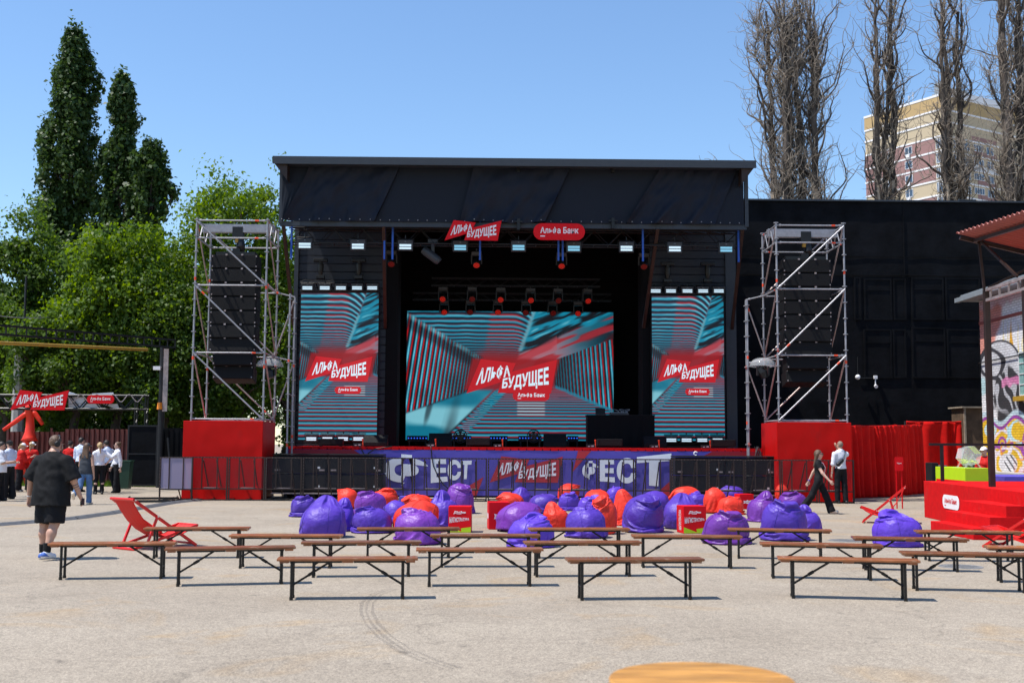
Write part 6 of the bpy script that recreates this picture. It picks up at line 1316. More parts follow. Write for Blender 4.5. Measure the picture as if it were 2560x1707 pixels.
def person(fx, fy, label, face, H=1.75, bulk=1.0, legs=((0, 0), (0, 0)), arms=((0, .12, .15), (0, .12, .15)), head=(0, 0), vox=.015, skin='skin', hair=('short', 'hairdk'), top=('tee', 'tee'), bottom=('trouser', 'trouser'), shoes='shoeblk', extra=(), lean=0.0, hands='open', female=False, loc=None, hem=None):
    """face: degrees, 0 = walking away from the viewer, +90 = to the picture's left, 180 = toward the viewer"""
    k = H/1.75; g = Vector(loc) if loc else G(fx, fy)
    hip_w = .092*(1.02 if female else 1); sh = (.165 if female else .192)*(.55+.45*bulk)*1.0
    J = {}
    thigh, shin = .43, .42
    for s, (a, kb) in zip((-1, 1), legs):
        a, kb = R(a), R(kb); hp = np.array([s*hip_w, 0, .92]); kn = hp+thigh*np.array([s*.02, math.sin(a), -math.cos(a)]); an = kn+shin*np.array([0, math.sin(a-kb), -math.cos(a-kb)])
        fp = max(-.9, min(.4, (a-kb)*.8 if kb > .3 else (a*.5 if a > 0 else a*.9))); J[s] = dict(hip=hp, knee=kn, ank=an, fd=np.array([s*.18, math.cos(fp), math.sin(fp)]))
    low = min(min(J[s]['ank'][2]-.085, (J[s]['ank']+J[s]['fd']*.15)[2]-.07) for s in (-1, 1))
    for s in (-1, 1):
        for n_ in ('hip', 'knee', 'ank'): J[s][n_] = J[s][n_]-np.array([0, 0, low])
    dz = -low; base = np.array([0, 0, dz])
    def T(x, y, z):      # torso points lean forward about the hips
        v = rot((x, y, z-.95), 'X', -R(lean)); return v+np.array([0, 0, .95])+base
    for s, (sw, ab, eb) in zip((-1, 1), arms):
        sw_, ab_, eb_ = R(sw), R(ab*57.3), R(eb*57.3); S = T(s*sh, -.01, 1.375); u = np.array([s*math.sin(ab_), math.sin(sw_)*math.cos(ab_), -math.cos(sw_)*math.cos(ab_)]); E = S+.285*u
        u2 = np.array([s*math.sin(ab_*.5), math.sin(sw_+eb_)*math.cos(ab_*.5), -math.cos(sw_+eb_)*math.cos(ab_*.5)]); u2 /= np.linalg.norm(u2); Wr = E+.25*u2
        J[s].update(S=S, E=E, W=Wr, hd=u2)
    for (s, tgt) in [e[1:] for e in extra if e[0] == 'reach']:
        Wt = np.array(tgt)+base; S = J[s]['S']; d = Wt-S; L_ = min(np.linalg.norm(d), .52); d = d/np.linalg.norm(d); Wt = S+d*L_; hgt = math.sqrt(max(0, .285**2-(L_/2)**2)); pole = np.array([s*.7, -.3, -.8]); pole -= d*(pole@d); pole /= np.linalg.norm(pole)
        J[s]['E'] = S+d*L_/2+pole*hgt; J[s]['W'] = Wt; hv = Wt-J[s]['E']; J[s]['hd'] = hv/np.linalg.norm(hv)
    hy, hp_ = R(head[0]), R(head[1]); HC = T(0, .015, 1.625)+np.array([0, .03*math.sin(-hp_), 0]); Rh = np.array(Matrix.Rotation(hy, 3, 'Z') @ Matrix.Rotation(hp_, 3, 'X'))
    def hd(x, y, z): return HC+Rh @ np.array([x, y, z])
    ext = .62+.25*(bulk-1); b = bulk
    lo, hi = (-ext, -.75, -.02), (ext, .75, 1.90+max(0, dz))
    # ---- body, one continuous surface
    F = SDF(lo, hi, vox)
    def torso(F, g_=0.0, hem=None):
        F.ell(T(0, 0, 1.30), (.155*b+g_, .105*b+g_, .19+g_), .05); 
        for s_ in (-1, 1): F.cone(T(s_*.03, -.015, 1.42), T(s_*(sh-.02), -.01, 1.37), .054*b**.5+g_*.35, .052*b**.4+g_*.55, .05); F.cone(T(0, -.022, 1.49), T(s_*sh*.72, -.012, 1.402), .046*b**.5+g_*.15, .036*b**.5+g_*.3, .05)
        F.ell(T(0, .01*b, 1.10), ((.128 if female else .138)*b+g_, .098*b*b**.4+g_, .17+g_), .05); F.ell(T(0, -.005, .955), ((.165 if female else .155)*b+g_, .112*b+g_, .14+g_), .05)
        if female: F.ell(T(.075, .085, 1.28), (.07+g_, .06+g_, .07+g_), .03); F.ell(T(-.075, .085, 1.28), (.07+g_, .06+g_, .07+g_), .03)
    torso(F)
    lb = b**.7
    for s in (-1, 1):
        q = J[s]
        F.cone(q['hip'], q['knee'], .085*lb, .056*lb, .04); F.cone(q['knee'], q['knee']*.65+q['ank']*.35+np.array([0, -.012, 0]), .054*lb, .056*lb, .03); F.cone(q['knee']*.65+q['ank']*.35+np.array([0, -.012, 0]), q['ank'], .055*lb, .036, .03)
        t_ = q['ank']+q['fd']*.13-np.array([0, 0, .045]); F.cone(q['ank']+np.array([0, -.03, -.045]), t_, .04, .032, .03)
        F.cone(q['S'], q['E'], .052*lb, .041*lb, .035); F.cone(q['E'], q['W'], .042*lb, .027*lb, .02)
        # hand: palm, four fingers of unequal length with a bend, thumb from the side of the palm
        u = q['hd']; side = np.array([0, 1.0, 0]); side -= u*(side@u); side /= np.linalg.norm(side)+1e-9; nrm = np.cross(u, side)*(-s)
        P0 = q['W']+u*.02; hs = 1.06
        for t_ in (-.024, -.008, .008, .024): F.cone(P0, P0+u*.075*hs+side*t_, .020, .0125, .012)
        for t_, l_ in ((-.027, .062), (-.009, .076), (.009, .08), (.027, .07)):
            A = P0+u*.075*hs+side*t_*1.15; cu = .45 if hands == 'open' else 1.2; d1 = u*math.cos(cu)+nrm*math.sin(cu)*.6+side*t_*1.5; B = A+d1*l_*.55; d2 = u*math.cos(cu*2.1)+nrm*math.sin(cu*2.1)*.9; F.cone(A, B, .0105, .0098, .003); F.cone(B, B+d2*l_*.45, .0098, .0085, .002)
        A = P0+side*.024+u*.02; B = A+(side*.75+u*.75+nrm*.25)*.035; F.cone(A, B, .014, .012, .006); F.cone(B, B+(u*.9+side*.25+nrm*.35)*.032, .0115, .0095, .002)
    F.cone(T(0, -.018, 1.42), HC+np.array([0, -.015, -.07]), .066*b**.5, .053*b**.4, .04)
    F.ell(HC+Rh @ np.array([0, -.012, .022]), (.074, .093, .093), .02, Rh.T); F.ell(hd(0, .025, -.045), (.056, .066, .072), .03, Rh.T); F.ell(hd(0, .052, -.088), (.028, .026, .022), .02, Rh.T)
    F.cone(hd(0, .088, .018), hd(0, .108, -.022), .010, .016, .014); F.ell(hd(0, .088, -.055), (.026, .012, .010), .012, Rh.T)
    for s in (-1, 1): F.ell(hd(s*.076, -.012, -.005), (.012, .024, .034), .008, Rh.T); F.ell(hd(s*.031, .086, .032), (.024, .012, .007), .01, Rh.T)
    V, Q = F.mesh(); cen = V[Q].mean(1); mi = np.zeros(len(Q), int)
    for s in (-1, 1): mi[np.linalg.norm((cen-hd(s*.031, .086, .013)) / np.array([.020, .022, .010]), axis=1) < 1] = 1
    mi[np.linalg.norm((cen-hd(0, .092, -.056))/np.array([.026, .03, .009]), axis=1) < 1] = 2
    body = np_mesh('person', V*k, Q, [M[skin], M['eye'], M['lip']], None, True, mi)
    body.location = (g.x, g.y, g.z); body.rotation_euler = (0, 0, R(face)); tag(body, label, 'person')
    def part(nm, F, m): 
        V, Q = F.mesh(); return np_mesh(nm, V*k, Q, M[m], body, True)
    # ---- top
    kind, tm = top
    if kind:
        F = SDF(lo, hi, vox); gg = dict(tee=.022, big=.038, fit=.012, shirt=.024, vest=.022, blouse=.038)[kind]
        torso(F, gg)
        hz = hem if hem is not None else dict(tee=.86, big=.74, fit=.98, shirt=.965, vest=.86, blouse=.80)[kind]
        if kind in ('big', 'blouse', 'vest', 'tee'): 
            F.cone(T(-.07*b, 0, 1.15), T(-.085*b, 0, hz-.1), .11*b+gg*.8, .12*b+gg, .06); F.cone(T(.07*b, 0, 1.15), T(.085*b, 0, hz-.1), .11*b+gg*.8, .12*b+gg, .06)
            F.cone(T(0, .015*b, 1.15), T(0, .01, hz-.1), .11*b+gg, .12*b+gg, .06)
        F.half(T(0, 0, hz), T(0, 0, hz-1)-T(0, 0, hz))
        if kind != 'vest':
            for s in (-1, 1):
                q = J[s]; r1 = .058*lb+gg*.75
                if kind in ('tee', 'fit'): F.cone(q['S'], q['S']+(q['E']-q['S'])*(.45 if kind == 'fit' else .62), r1, r1*.98+.004, .03, True)
                elif kind == 'big': F.cone(q['S'], q['S']+(q['E']-q['S'])*1.02, r1, r1+.022, .03, True)
                elif kind == 'blouse': F.cone(q['S'], q['E'], r1, r1*.95, .03); F.cone(q['E'], q['E']+(q['W']-q['E'])*.75, r1*.95, r1*.85, .03, True)
                else:
                    F.cone(q['S'], q['E'], r1, r1*.88, .03); F.cone(q['E'], q['E']+(q['W']-q['E'])*(.92 if ('long',) in extra else .12), r1*.88, r1*.68, .02, True)
        F.half(T(0, -.02, 1.502+.03*(b-1)), T(0, .10, 1.0)-T(0, 0, 0)-base*0)
        F.wrinkle(.0045 if kind != 'fit' else .002, 42, fx*.1); part(dict(tee='t_shirt', big='t_shirt', fit='t_shirt', shirt='shirt', vest='vest', blouse='blouse')[kind], F, tm)
        if kind == 'shirt' or kind == 'polo':
            F = SDF(lo, hi, vox); F.cone(T(0, -.02, 1.465), HC+np.array([0, -.012, -.105]), .082*b**.5, .07*b**.4, .01, True); part('collar', F, tm)
    # ---- bottoms
    kind, bm_ = bottom
    F = SDF(lo, hi, vox); wz = 1.03
    gb = .014 if kind != 'shorts' else .035
    F.ell(T(0, 0, .955), ((.165 if female else .155)*b+gb, .112*b+gb, .15+gb), .04); F.ell(T(0, 0, 1.06), (.135*b+gb, .10*b*b**.3+gb, .1), .05)
    for s in (-1, 1):
        q = J[s]
        if kind == 'shorts': F.cone(q['hip'], q['hip']+(q['knee']-q['hip'])*.98, .105*lb+.02, .092*lb+.03, .05, True)
        elif kind == 'wide': F.cone(q['hip'], q['knee'], .098*lb, .088, .04); F.cone(q['knee'], q['ank']-np.array([0, 0, .035]), .086, .108, .04, True)
        elif kind == 'jean': F.cone(q['hip'], q['knee'], .098*lb, .080, .04); F.cone(q['knee'], q['ank']-np.array([0, 0, .03]), .080, .076, .04, True)
        else: F.cone(q['hip'], q['knee'], .098*lb, .074, .04); F.cone(q['knee'], q['ank']-np.array([0, 0, .02]), .074, .062, .04, True)
    F.half(T(0, 0, wz), T(0, 0, wz+1)-T(0, 0, wz)); F.wrinkle(.005, 30, fx*.07+1); part({'shorts': 'shorts', 'jean': 'jeans'}.get(kind, 'trousers'), F, bm_)
    # ---- shoes
    for s in (-1, 1):
        q = J[s]; F = SDF(q['ank']-np.array([.2, .25, .2]), q['ank']+np.array([.2, .32, .2]), vox*.8); d = q['fd']/np.linalg.norm(q['fd']); dn = np.array([0, 0, -1.0]); dn = dn-d*(dn@d); dn /= np.linalg.norm(dn); hl = q['ank']+dn*.045-d*.045; to = q['ank']+dn*.052+d*.135
        F.cone(hl, to, .048, .040, .02); F.cone(q['ank']+dn*.01, q['ank']+dn*.04+d*.05, .046, .042, .03)
        F.half(q['ank']+dn*.088, dn); o = part('shoe', F, shoes)
        if shoes == 'shoewht':
            F = SDF(q['ank']-np.array([.2, .25, .2]), q['ank']+np.array([.2, .32, .2]), vox*.8); F.cone(hl, hl*.45+to*.55, .050, .0475, .01); F.half(q['ank']+dn*.062, dn); V, Q = F.mesh(); np_mesh('side_panel', V*k, Q, M['shoeblu'], o, True)
            F = SDF(q['ank']-np.array([.2, .25, .1]), q['ank']+np.array([.2, .32, .35]), vox*.8); F.cone(q['ank']-dn*.02, q['ank']-dn*.13, .046*lb, .050*lb, .01, True); part('sock', F, 'tee')
    # ---- hair and headgear
    st_, hm = hair
    F = SDF(HC-np.array([.2, .25, .5]), HC+np.array([.2, .25, .22]), vox*.8)
    gr = dict(short=.012, buzz=.004, long=.016, bun=.012, tail=.012, braid=.012)[st_]
    F.ell(HC+Rh @ np.array([0, -.018, .026]), (.076+gr, .094+gr, .094+gr), .01, Rh.T)
    nf = Rh @ np.array([0, .80, -.62]); F.half(hd(0, .045, .055), nf)
    if st_ in ('short', 'buzz'): F.half(hd(0, -.03, -.045), Rh @ np.array([0, .12, -1.0]))
    if st_ == 'long':
        for x in (-.055, -.02, .02, .055): F.cone(hd(x, -.05, .0), HC+np.array([x*1.35, -.105-.02*abs(x)*10, -.30]), .045, .028, .03)
    if st_ == 'bun': F.ell(hd(0, -.085, .085), (.042, .042, .042), .01)
    if st_ in ('tail', 'braid'):
        a = hd(0, -.10, .02); F.ell(a, (.035, .035, .035), .02)
        if st_ == 'tail': F.cone(a, HC+np.array([0, -.145, -.24]), .03, .016, .02)
        else:
            for j in range(7): F.ell(HC+np.array([-.05, -.12+.0*j, -.02-.05*j]), (.032-.002*j, .03-.002*j, .034), .008)
    F.wrinkle(.003, 130, 2); part('hair', F, hm)
    for e in extra:
        if e[0] == 'cap':
            F = SDF(HC-np.array([.2, .3, .1]), HC+np.array([.2, .3, .25]), vox*.8); F.ell(HC+Rh @ np.array([0, -.012, .035]), (.095, .112, .100), .01, Rh.T); F.half(hd(0, 0, .045), Rh @ np.array([0, .05, -1])); F.ell(hd(0, .12, .045), (.07, .075, .009), .012, Rh.T); part('cap', F, e[1])
        if e[0] == 'headphones':
            mb = MB(); mb.path([Vector(hd(.095*math.cos(a), -.01, .02+.112*math.sin(a)))*k for a in np.linspace(0, math.pi, 15)], .011, 6); hpn = mb.build('headphones', M['black'], body, smooth=True)
            for s in (-1, 1): mb = MB(); a = Vector(hd(s*.08, -.01, .0))*k; b2 = Vector(hd(s*.118, -.01, .0))*k; mb.path([a, a.lerp(b2, .6), b2], [.046, .046, .036], 14); mb.build('ear_cup', M['black'], hpn)
        if e[0] == 'sunglasses':
            mb = MB()
            for s in (-1, 1): mb.path([Vector(hd(s*.034, .104, .014))*k, Vector(hd(s*.034, .110, .014))*k], [.027, .026], 12); mb.tube(Vector(hd(s*.06, .10, .018))*k, Vector(hd(s*.082, -.01, .014))*k, .004, 5)
            mb.tube(Vector(hd(-.03, .107, .018))*k, Vector(hd(.03, .107, .018))*k, .006, 5); mb.build('sunglasses', M['eye'], body)
        if e[0] == 'strap':
            mb = MB(); pts = [Vector(T(*p))*k for p in e[2]]; mb.path(pts, e[3], 6, sq=.4 if e[3] > .012 else 1); o = mb.build('bag_strap', M[e[1]], body, smooth=True)
        if e[0] == 'bag':
            c = T(*e[2]); F = SDF(c-.25, c+.25, vox*.8); F.cone(c+np.array([-.07, 0, -.05]), c+np.array([.06, 0, .06]), .062, .05, .01); V, Q = F.mesh(); o = np_mesh('crossbody_bag', V*k, Q, M[e[1]], body, True)
        if e[0] == 'bracelet':
            q = J[e[1]]; mb = MB(); a = Vector(q['W']-q['hd']*.02)*k; b2 = Vector(q['W']+q['hd']*.005)*k; mb.path([a, b2], .034, 10); mb.build('bracelet', M[e[2]], body)
        if e[0] == 'phone':
            q = J[e[1]]; mb = MB(); c = Vector(q['W']+q['hd']*.10)*k; mb.box(c, (.03, .075, .10)); mb.build('phone', M['black'], body, bev=.006)
        if e[0] == 'belt':
            F = SDF(lo, hi, vox); F.ell(T(0, 0, 1.0), (.152*b+.022, .108*b+.022, .14), .01); F.half(T(0, 0, 1.0), (0, 0, 1)); F.half(T(0, 0, .965), (0, 0, -1)); part('belt', F, 'black')
        if e[0] == 'tattoo':
            q = J[e[1]]; mb = MB(); 
            for j in range(5): a = q['E']+(q['W']-q['E'])*(.25+.14*j); mb.path([Vector(a)*k, Vector(a+q['hd']*.015)*k], .041*lb*(1-.075*j), 12)
            mb.build('arm_tattoo', mat('ink', (.16, .12, .11), .6, 0, .4, 60), body)
        if e[0] == 'mask':
            F = SDF(HC-.2, HC+.2, vox*.7); F.ell(hd(0, .058, -.05), (.062, .055, .055), .01, Rh.T); part('face_mask', F, e[1])
    return body

person(122, 1397, 'big man in black T-shirt and shorts with headphones walking away from the viewer', -14, 1.80, 1.27, legs=((2, 3), (-6, 16)), arms=((-6, .42, .30), (4, .40, .34)), head=(-38, -22), vox=.011, hair=('short', 'hairbr'), top=('big', 'tee'), bottom=('shorts', 'trouser'), shoes='shoewht', extra=(('headphones',), ('bracelet', -1, 'white'), ('phone', 1), ('tattoo', 1)), lean=3)
person(212, 1261, 'woman in dark cap, charcoal vest and blue jeans walking away', -6, 1.68, .96, legs=((-20, 42), (4, 4)), arms=((10, .14, .2), (-8, .2, .22)), head=(-18, -4), hair=('long', 'hairbr'), top=('vest', 'vest'), bottom=('jean', 'jean'), shoes='cream', extra=(('cap', 'vest'),), female=True)
person(246, 1235, 'blonde woman in white shirt with ponytail and a hand on her hip', 28, 1.70, 1.0, legs=((4, 4), (-3, 3)), arms=((0, .2, .3), (-20, .55, 1.2)), head=(-25, 4), skin='skin2', hair=('tail', 'hairbl'), top=('shirt', 'white_shirt' if False else 'shirt'), bottom=('trouser', 'trouser'), extra=(('reach', 1, (.22, -.02, 1.02)),), female=True)
person(268, 1231, 'man in pale blue shirt bending toward the blonde woman', 62, 1.80, 1.0, legs=((14, 6), (-12, 8)), arms=((10, .12, .9), (6, .12, .4)), head=(10, -8), hair=('short', 'hairdk'), top=('shirt', 'shirtb'), bottom=('trouser', 'trouser'), extra=(('sunglasses',), ('long',)), lean=10)
person(290, 1232, 'woman with bun and sunglasses in white shirt and wide black trousers turning sideways', 120, 1.72, .92, legs=((3, 2), (-4, 3)), arms=((-12, .1, .2), (8, .1, .3)), head=(-10, 8), skin='skin2', hair=('bun', 'hairbr'), top=('shirt', 'shirt'), bottom=('wide', 'trouser'), extra=(('sunglasses',), ('long',), ('belt',)), female=True)
person(199, 1229, 'dark haired man in pale blue shirt standing behind the woman in the vest', -22, 1.86, 1.0, legs=((3, 3), (-3, 3)), arms=((4, .14, .5), (8, .1, .6)), head=(-24, 0), hair=('short', 'hairdk'), top=('shirt', 'shirtb'), bottom=('trouser', 'trouser'))
person(172, 1227, 'person in red T-shirt with dark bun partly hidden by the man in headphones', -15, 1.74, 1.1, arms=((0, .15, .3), (6, .18, .6)), head=(-10, -6), hair=('bun', 'hairdk'), top=('tee', 'redcloth'), bottom=('trouser', 'trouser'))
person(46, 1229, 'person in red blouse with braid and white cap bending over beside the inflatable', -52, 1.66, .98, legs=((5, 5), (-4, 5)), arms=((20, .1, 1.4), (24, .12, 1.7)), head=(0, -16), hair=('braid', 'hairbl'), top=('blouse', 'redcloth'), bottom=('wide', 'trouser'), shoes='cream', extra=(('cap', 'white'),), female=True, lean=6)
person(75, 1228, 'person in red blouse with blond hair and white cap seen from behind', -8, 1.70, 1.05, legs=((3, 3), (-3, 3)), arms=((16, .2, 1.0), (14, .18, .9)), head=(-6, -10), hair=('tail', 'hairbl'), top=('blouse', 'redcloth'), bottom=('wide', 'trouser'), shoes='cream', extra=(('cap', 'white'),), female=True)
person(19, 1247, 'man in black cap and mask with pale shirt near the left picture edge', 70, 1.74, 1.05, legs=((3, 3), (-4, 4)), arms=((12, .12, 1.2), (8, .14, 1.1)), head=(8, -10), hair=('short', 'hairdk'), top=('tee', 'shirtb'), bottom=('wide', 'trouser'), shoes='shoeblk', extra=(('cap', 'tee'), ('mask', 'tee')), hem=.97)
person(-3, 1252, 'person in loose white T-shirt and black trousers cut by the left picture edge', -80, 1.70, 1.05, legs=((4, 3), (-4, 4)), arms=((20, .12, 1.3), (24, .14, 1.3)), head=(0, -14), hair=('short', 'hairdk'), top=('big', 'shirt'), bottom=('wide', 'trouser'), hem=.84)
person(2048, 1284, 'woman in black T-shirt, wide trousers and sunglasses walking to the right', -112, 1.66, .95, legs=((24, 4), (-24, 14)), arms=((-34, .22, .12), (30, .24, .22)), head=(16, 2), skin='skin2', vox=.012, hair=('long', 'hairbr'), top=('fit', 'tee'), bottom=('wide', 'trouser'), shoes='cream', extra=(('sunglasses',), ('strap', 'white', [(.07, -.08, 1.47), (.02, .125, 1.40), (-.05, .175, 1.28), (-.12, .14, 1.10), (-.175, .06, .98), (-.18, .02, .86)], .008), ('bracelet', -1, 'violet')), female=True)
person(2103, 1258, 'shaven headed man in white shirt and black trousers standing with his back to us', 16, 1.85, .98, legs=((3, 4), (-4, 3)), arms=((4, .14, .1), (30, .1, .5)), head=(14, -6), vox=.012, hair=('buzz', 'hairgy'), top=('shirt', 'shirt'), bottom=('jean', 'trouser'), extra=(('reach', 1, (.02, .20, 1.56)), ('strap', 'black', [(.10, .04, 1.50), (.11, -.10, 1.45), (.03, -.155, 1.25), (-.10, -.16, 1.10)], .024), ('bag', 'black', (-.11, -.17, 1.14)), ('belt',), ('bracelet', -1, 'chrome')))
p = W(2462, 1180, 30.9); person(2462, 0, 'woman in loose red blouse and white cap standing behind the lime counter', 130, 1.70, 1.0, arms=((24, .2, .9), (4, .16, .2)), head=(0, -6), skin='skin2', hair=('short', 'hairbr'), top=('blouse', 'redcloth'), bottom=('trouser', 'trouser'), extra=(('cap', 'white'),), female=True, loc=(p.x, p.y, 0))
# ------------------------------------------------------------ leafy trees
def leaves(cen, size, n_per, rad, droop=.35, elong=None):
    """cen: (K,3) clump centres -> quads"""
    K = len(cen); N = K*n_per
    o = rng.normal(size=(N, 3))*np.repeat(rad, n_per)[:, None]*np.array([1, 1, .72] if elong is None else elong)
    c = np.repeat(cen, n_per, 0)+o
    u = rng.normal(size=(N, 3)); u[:, 2] -= droop; u /= np.linalg.norm(u, axis=1)[:, None]
    on = o/np.repeat(rad, n_per)[:, None]; nrm = rng.normal(size=(N, 3))*.55+on*.75+np.array([-.2, -.1, .55]); v = np.cross(nrm, u); v /= np.linalg.norm(v, axis=1)[:, None]+1e-9
    s = size*rng.uniform(.55, 1.35, N)[:, None]
    w_ = np.cross(u, v)*s*.10
    V = np.stack([c-u*s*.5, c+v*s*.33+w_, c+u*s*.5, c-v*s*.33+w_], 1).reshape(-1, 3)
    return V, np.arange(4*N).reshape(-1, 4)
def limb(mb, a, b, r0_, r1_, wob=.3, n=7, sides=6):
    a, b = Vector(a), Vector(b); L_ = (b-a).length
    pts = [a.lerp(b, i/n)+Vector((random.uniform(-1, 1), random.uniform(-1, 1), random.uniform(-.5, .5)))*wob*L_*.12*(0 < i < n) for i in range(n+1)]
    mb.path(pts, [r0_+(r1_-r0_)*i/n for i in range(n+1)], sides); return pts
def broadleaf(label, xv, ytop, ybot, hwv, Y, lm, K=150, npl=170, leaf=.17, group='broad leafy trees at the left', flat=.8, nm='leafy_tree'):
    b = Wv(xv, (ytop+ybot)/2, Y); x0 = b.x; zt, zb_ = Z_(ytop, Y, xv), max(.3, Z_(ybot, Y, xv)); Rx = abs(Wv(xv+hwv, 900, Y).x-x0); Rz = (zt-zb_)/2; cz = (zt+zb_)/2
    t = thing(nm, label, 'tree', (x0, Y, 0), group=group)
    d = rng.normal(size=(K*3, 3)); d /= np.linalg.norm(d, axis=1)[:, None]; r = rng.uniform(.25, 1.0, K*3)**.45
    # lobed outline
    lob = 1+.26*np.sin(d[:, 0]*4+xv)*np.cos(d[:, 2]*5+xv*.3)+.14*np.sin(d[:, 1]*7+xv)
    c = d*(r*lob)[:, None]*np.array([Rx*.92, Rx*.75, Rz*.93])
    spr = rng.random(len(c)) < .14; c[spr] *= rng.uniform(1.02, 1.22, spr.sum())[:, None]; c[:, 2] += cz; keep = (c[:, 2] > zb_-.2) & (c[:, 1] < Rx*.45); c = c[keep][:K]
    V, F = leaves(c, leaf, npl, rng.uniform(.24, .72, len(c))*Rx/4.2)
    np_mesh('crown', V, F, lm, t)
    mb = MB(); tz = zb_+Rz*.5; limb(mb, (0, 0, 0), (.2, 0, tz), .22, .16, .2, sides=8)
    mb.build('trunk', M['bark'], t, smooth=True)
    mb = MB()
    for q in c[rng.integers(0, len(c), 26)]: 
        m_ = Vector((q[0]*.35, q[1]*.35, tz+(q[2]-tz)*.3)); limb(mb, (.2, 0, tz-random.random()*Rz*.3), m_, .10, .06, .5); limb(mb, m_, q, .06, .015, .8, 6, 5)
    mb.build('limbs', M['bark'], t, smooth=True)
broadleaf('tall loose bright tree rising between the left scaffold tower and the stage', 535, 382, 900, 165, 53, M['leafA'], 260, 130, .18)
broadleaf('bright rounded tree in front of the poplars at the left', 275, 512, 905, 158, 50, M['leafA'], 210, 170, .19)
broadleaf('mid green tree at the left picture edge below the tall poplar', 55, 503, 900, 118, 57, M['leafB'], 170, 160, .20)
broadleaf('low dark green tree hanging over the entrance arch', 170, 700, 985, 140, 49.5, M['leafB'], 170, 170, .17)
broadleaf('dark bushy tree behind the black gate leaf', 375, 640, 1010, 115, 49, M['leafB'], 170, 170, .17)
broadleaf('shaded tree behind the base of the left scaffold tower', 545, 620, 1010, 125, 50, M['leafB'], 170, 160, .17)
broadleaf('dim green tree filling the gap behind the left edge of the fence', 10, 660, 1000, 90, 52, M['leafB'], 120, 150, .18)
broadleaf('deep green tree behind the bright rounded tree', 400, 560, 960, 130, 60, M['leafB'], 160, 150, .2)
broadleaf('far dark tree behind the corrugated fence at the left', 150, 600, 1050, 150, 64, M['leafB'], 150, 120, .24)
broadleaf('far dark tree behind the scaffold tower and the black fence', 480, 560, 1050, 170, 66, M['leafB'], 170, 120, .24)
broadleaf('far dark tree right behind the left stage wing', 660, 520, 1050, 110, 68, M['leafB'], 130, 120, .24)
for xv_, lb_ in ((60, 'left of the inflatable'), (250, 'behind the standing group'), (430, 'behind the black gate')):
    broadleaf('low dark hedge behind the corrugated fence '+lb_, xv_, 850, 1105, 130, 61, M['leafB'], 170, 110, .2, 'hedges behind the fence', nm='hedge')
def poplar(label, xv, ytop, ybot, hwv, Y, prof, K=230, npl=110, leaf=.30):
    b = Wv(xv, 1000, Y); zt, zb_ = Z_(ytop, Y, xv), Z_(ybot, Y, xv); Rx = abs(Wv(xv+hwv, 900, Y).x-b.x); b = Wv(xv, ytop*.6+ybot*.4, Y); t = thing('poplar_tree', label, 'tree', (b.x, Y, 0), group='tall leafy poplars at the left')
    s = rng.uniform(0, 1, K); a = rng.uniform(0, 6.283, K); rr = np.interp(s, *prof)*Rx*rng.uniform(.15, 1.0, K)**.5*(1+.25*np.sin(s*23+a*2+xv)+.32*np.sin(s*9+a*3))
    c = np.stack([rr*np.cos(a), rr*np.sin(a)*.8, zb_+s*(zt-zb_-.5)], 1)
    V, F = leaves(c, leaf, npl, rng.uniform(.25, .55, K)*Rx/2.8, .1, [.8, .8, 1.35]); np_mesh('crown', V, F, M['leafP'], t)
    mb = MB(); limb(mb, (0, 0, 0), (0, 0, zt-1), .4, .05, .05, 10, 8); mb.build('trunk', M['bark'], t, smooth=True)
    mb = MB()
    for q in c[rng.integers(0, K, 40)]: limb(mb, (0, 0, max(1, q[2]-3.5)), q, .09, .02, .3, 5, 5)
    mb.build('limbs', M['bark'], t, smooth=True)
pp = ([0, .15, .4, .6, .8, .93, 1], [.75, .95, 1, .86, .62, .42, .15])
poplar('tallest dense dark poplar at the left', 165, 66, 640, 69, 78, pp, 420, 90, .32)
poplar('second poplar with a narrow tip just right of the tallest one', 277, 164, 640, 54, 77, ([0, .3, .55, .75, .9, 1], [1, 1, .85, .5, .42, .15]), 300, 85, .32)
poplar('shortest poplar leaning out at the right of the poplar group', 344, 320, 640, 47, 76, ([0, .3, .6, .85, 1], [.8, .85, 1, .9, .3]), 230, 85, .32)

# ------------------------------------------------------------ dead poplars behind the hall wall
def tubes_np(paths, sides):
    """paths: list of (pts(n,3), radii(n)) all the same n -> V, F"""
    P = np.stack([p for p, r in paths]); Rr = np.stack([r for p, r in paths]); K, n = P.shape[:2]
    t = np.gradient(P, axis=1); t /= np.linalg.norm(t, axis=2)[..., None]+1e-9; ref = np.array([.31, .95, .05]); u = np.cross(t, ref); u /= np.linalg.norm(u, axis=2)[..., None]+1e-9; v = np.cross(t, u)
    a = np.arange(sides)/sides*2*np.pi; V = P[:, :, None]+Rr[:, :, None, None]*(u[:, :, None]*np.cos(a)[None, None, :, None]+v[:, :, None]*np.sin(a)[None, None, :, None])
    base = (np.arange(K)*n*sides)[:, None, None]+(np.arange(n-1)*sides)[None, :, None]; j = np.arange(sides)[None, None]; j2 = (j+1) % sides
    F = np.stack([base+j, base+j2, base+j2+sides, base+j+sides], -1).reshape(-1, 4); return V.reshape(-1, 3), F
def walk(p, d, L_, n, curl, up, r0_, r1_):
    pts = [np.array(p, float)]; d = np.array(d, float); st_ = L_/(n-1); c = rng.normal(size=3)
    for i in range(n-1):
        c = .6*c+.8*rng.normal(size=3); d = d+curl*c+np.array([0, 0, up]); d /= np.linalg.norm(d); pts.append(pts[-1]+d*st_)
    return np.array(pts), np.linspace(r0_, r1_, n)
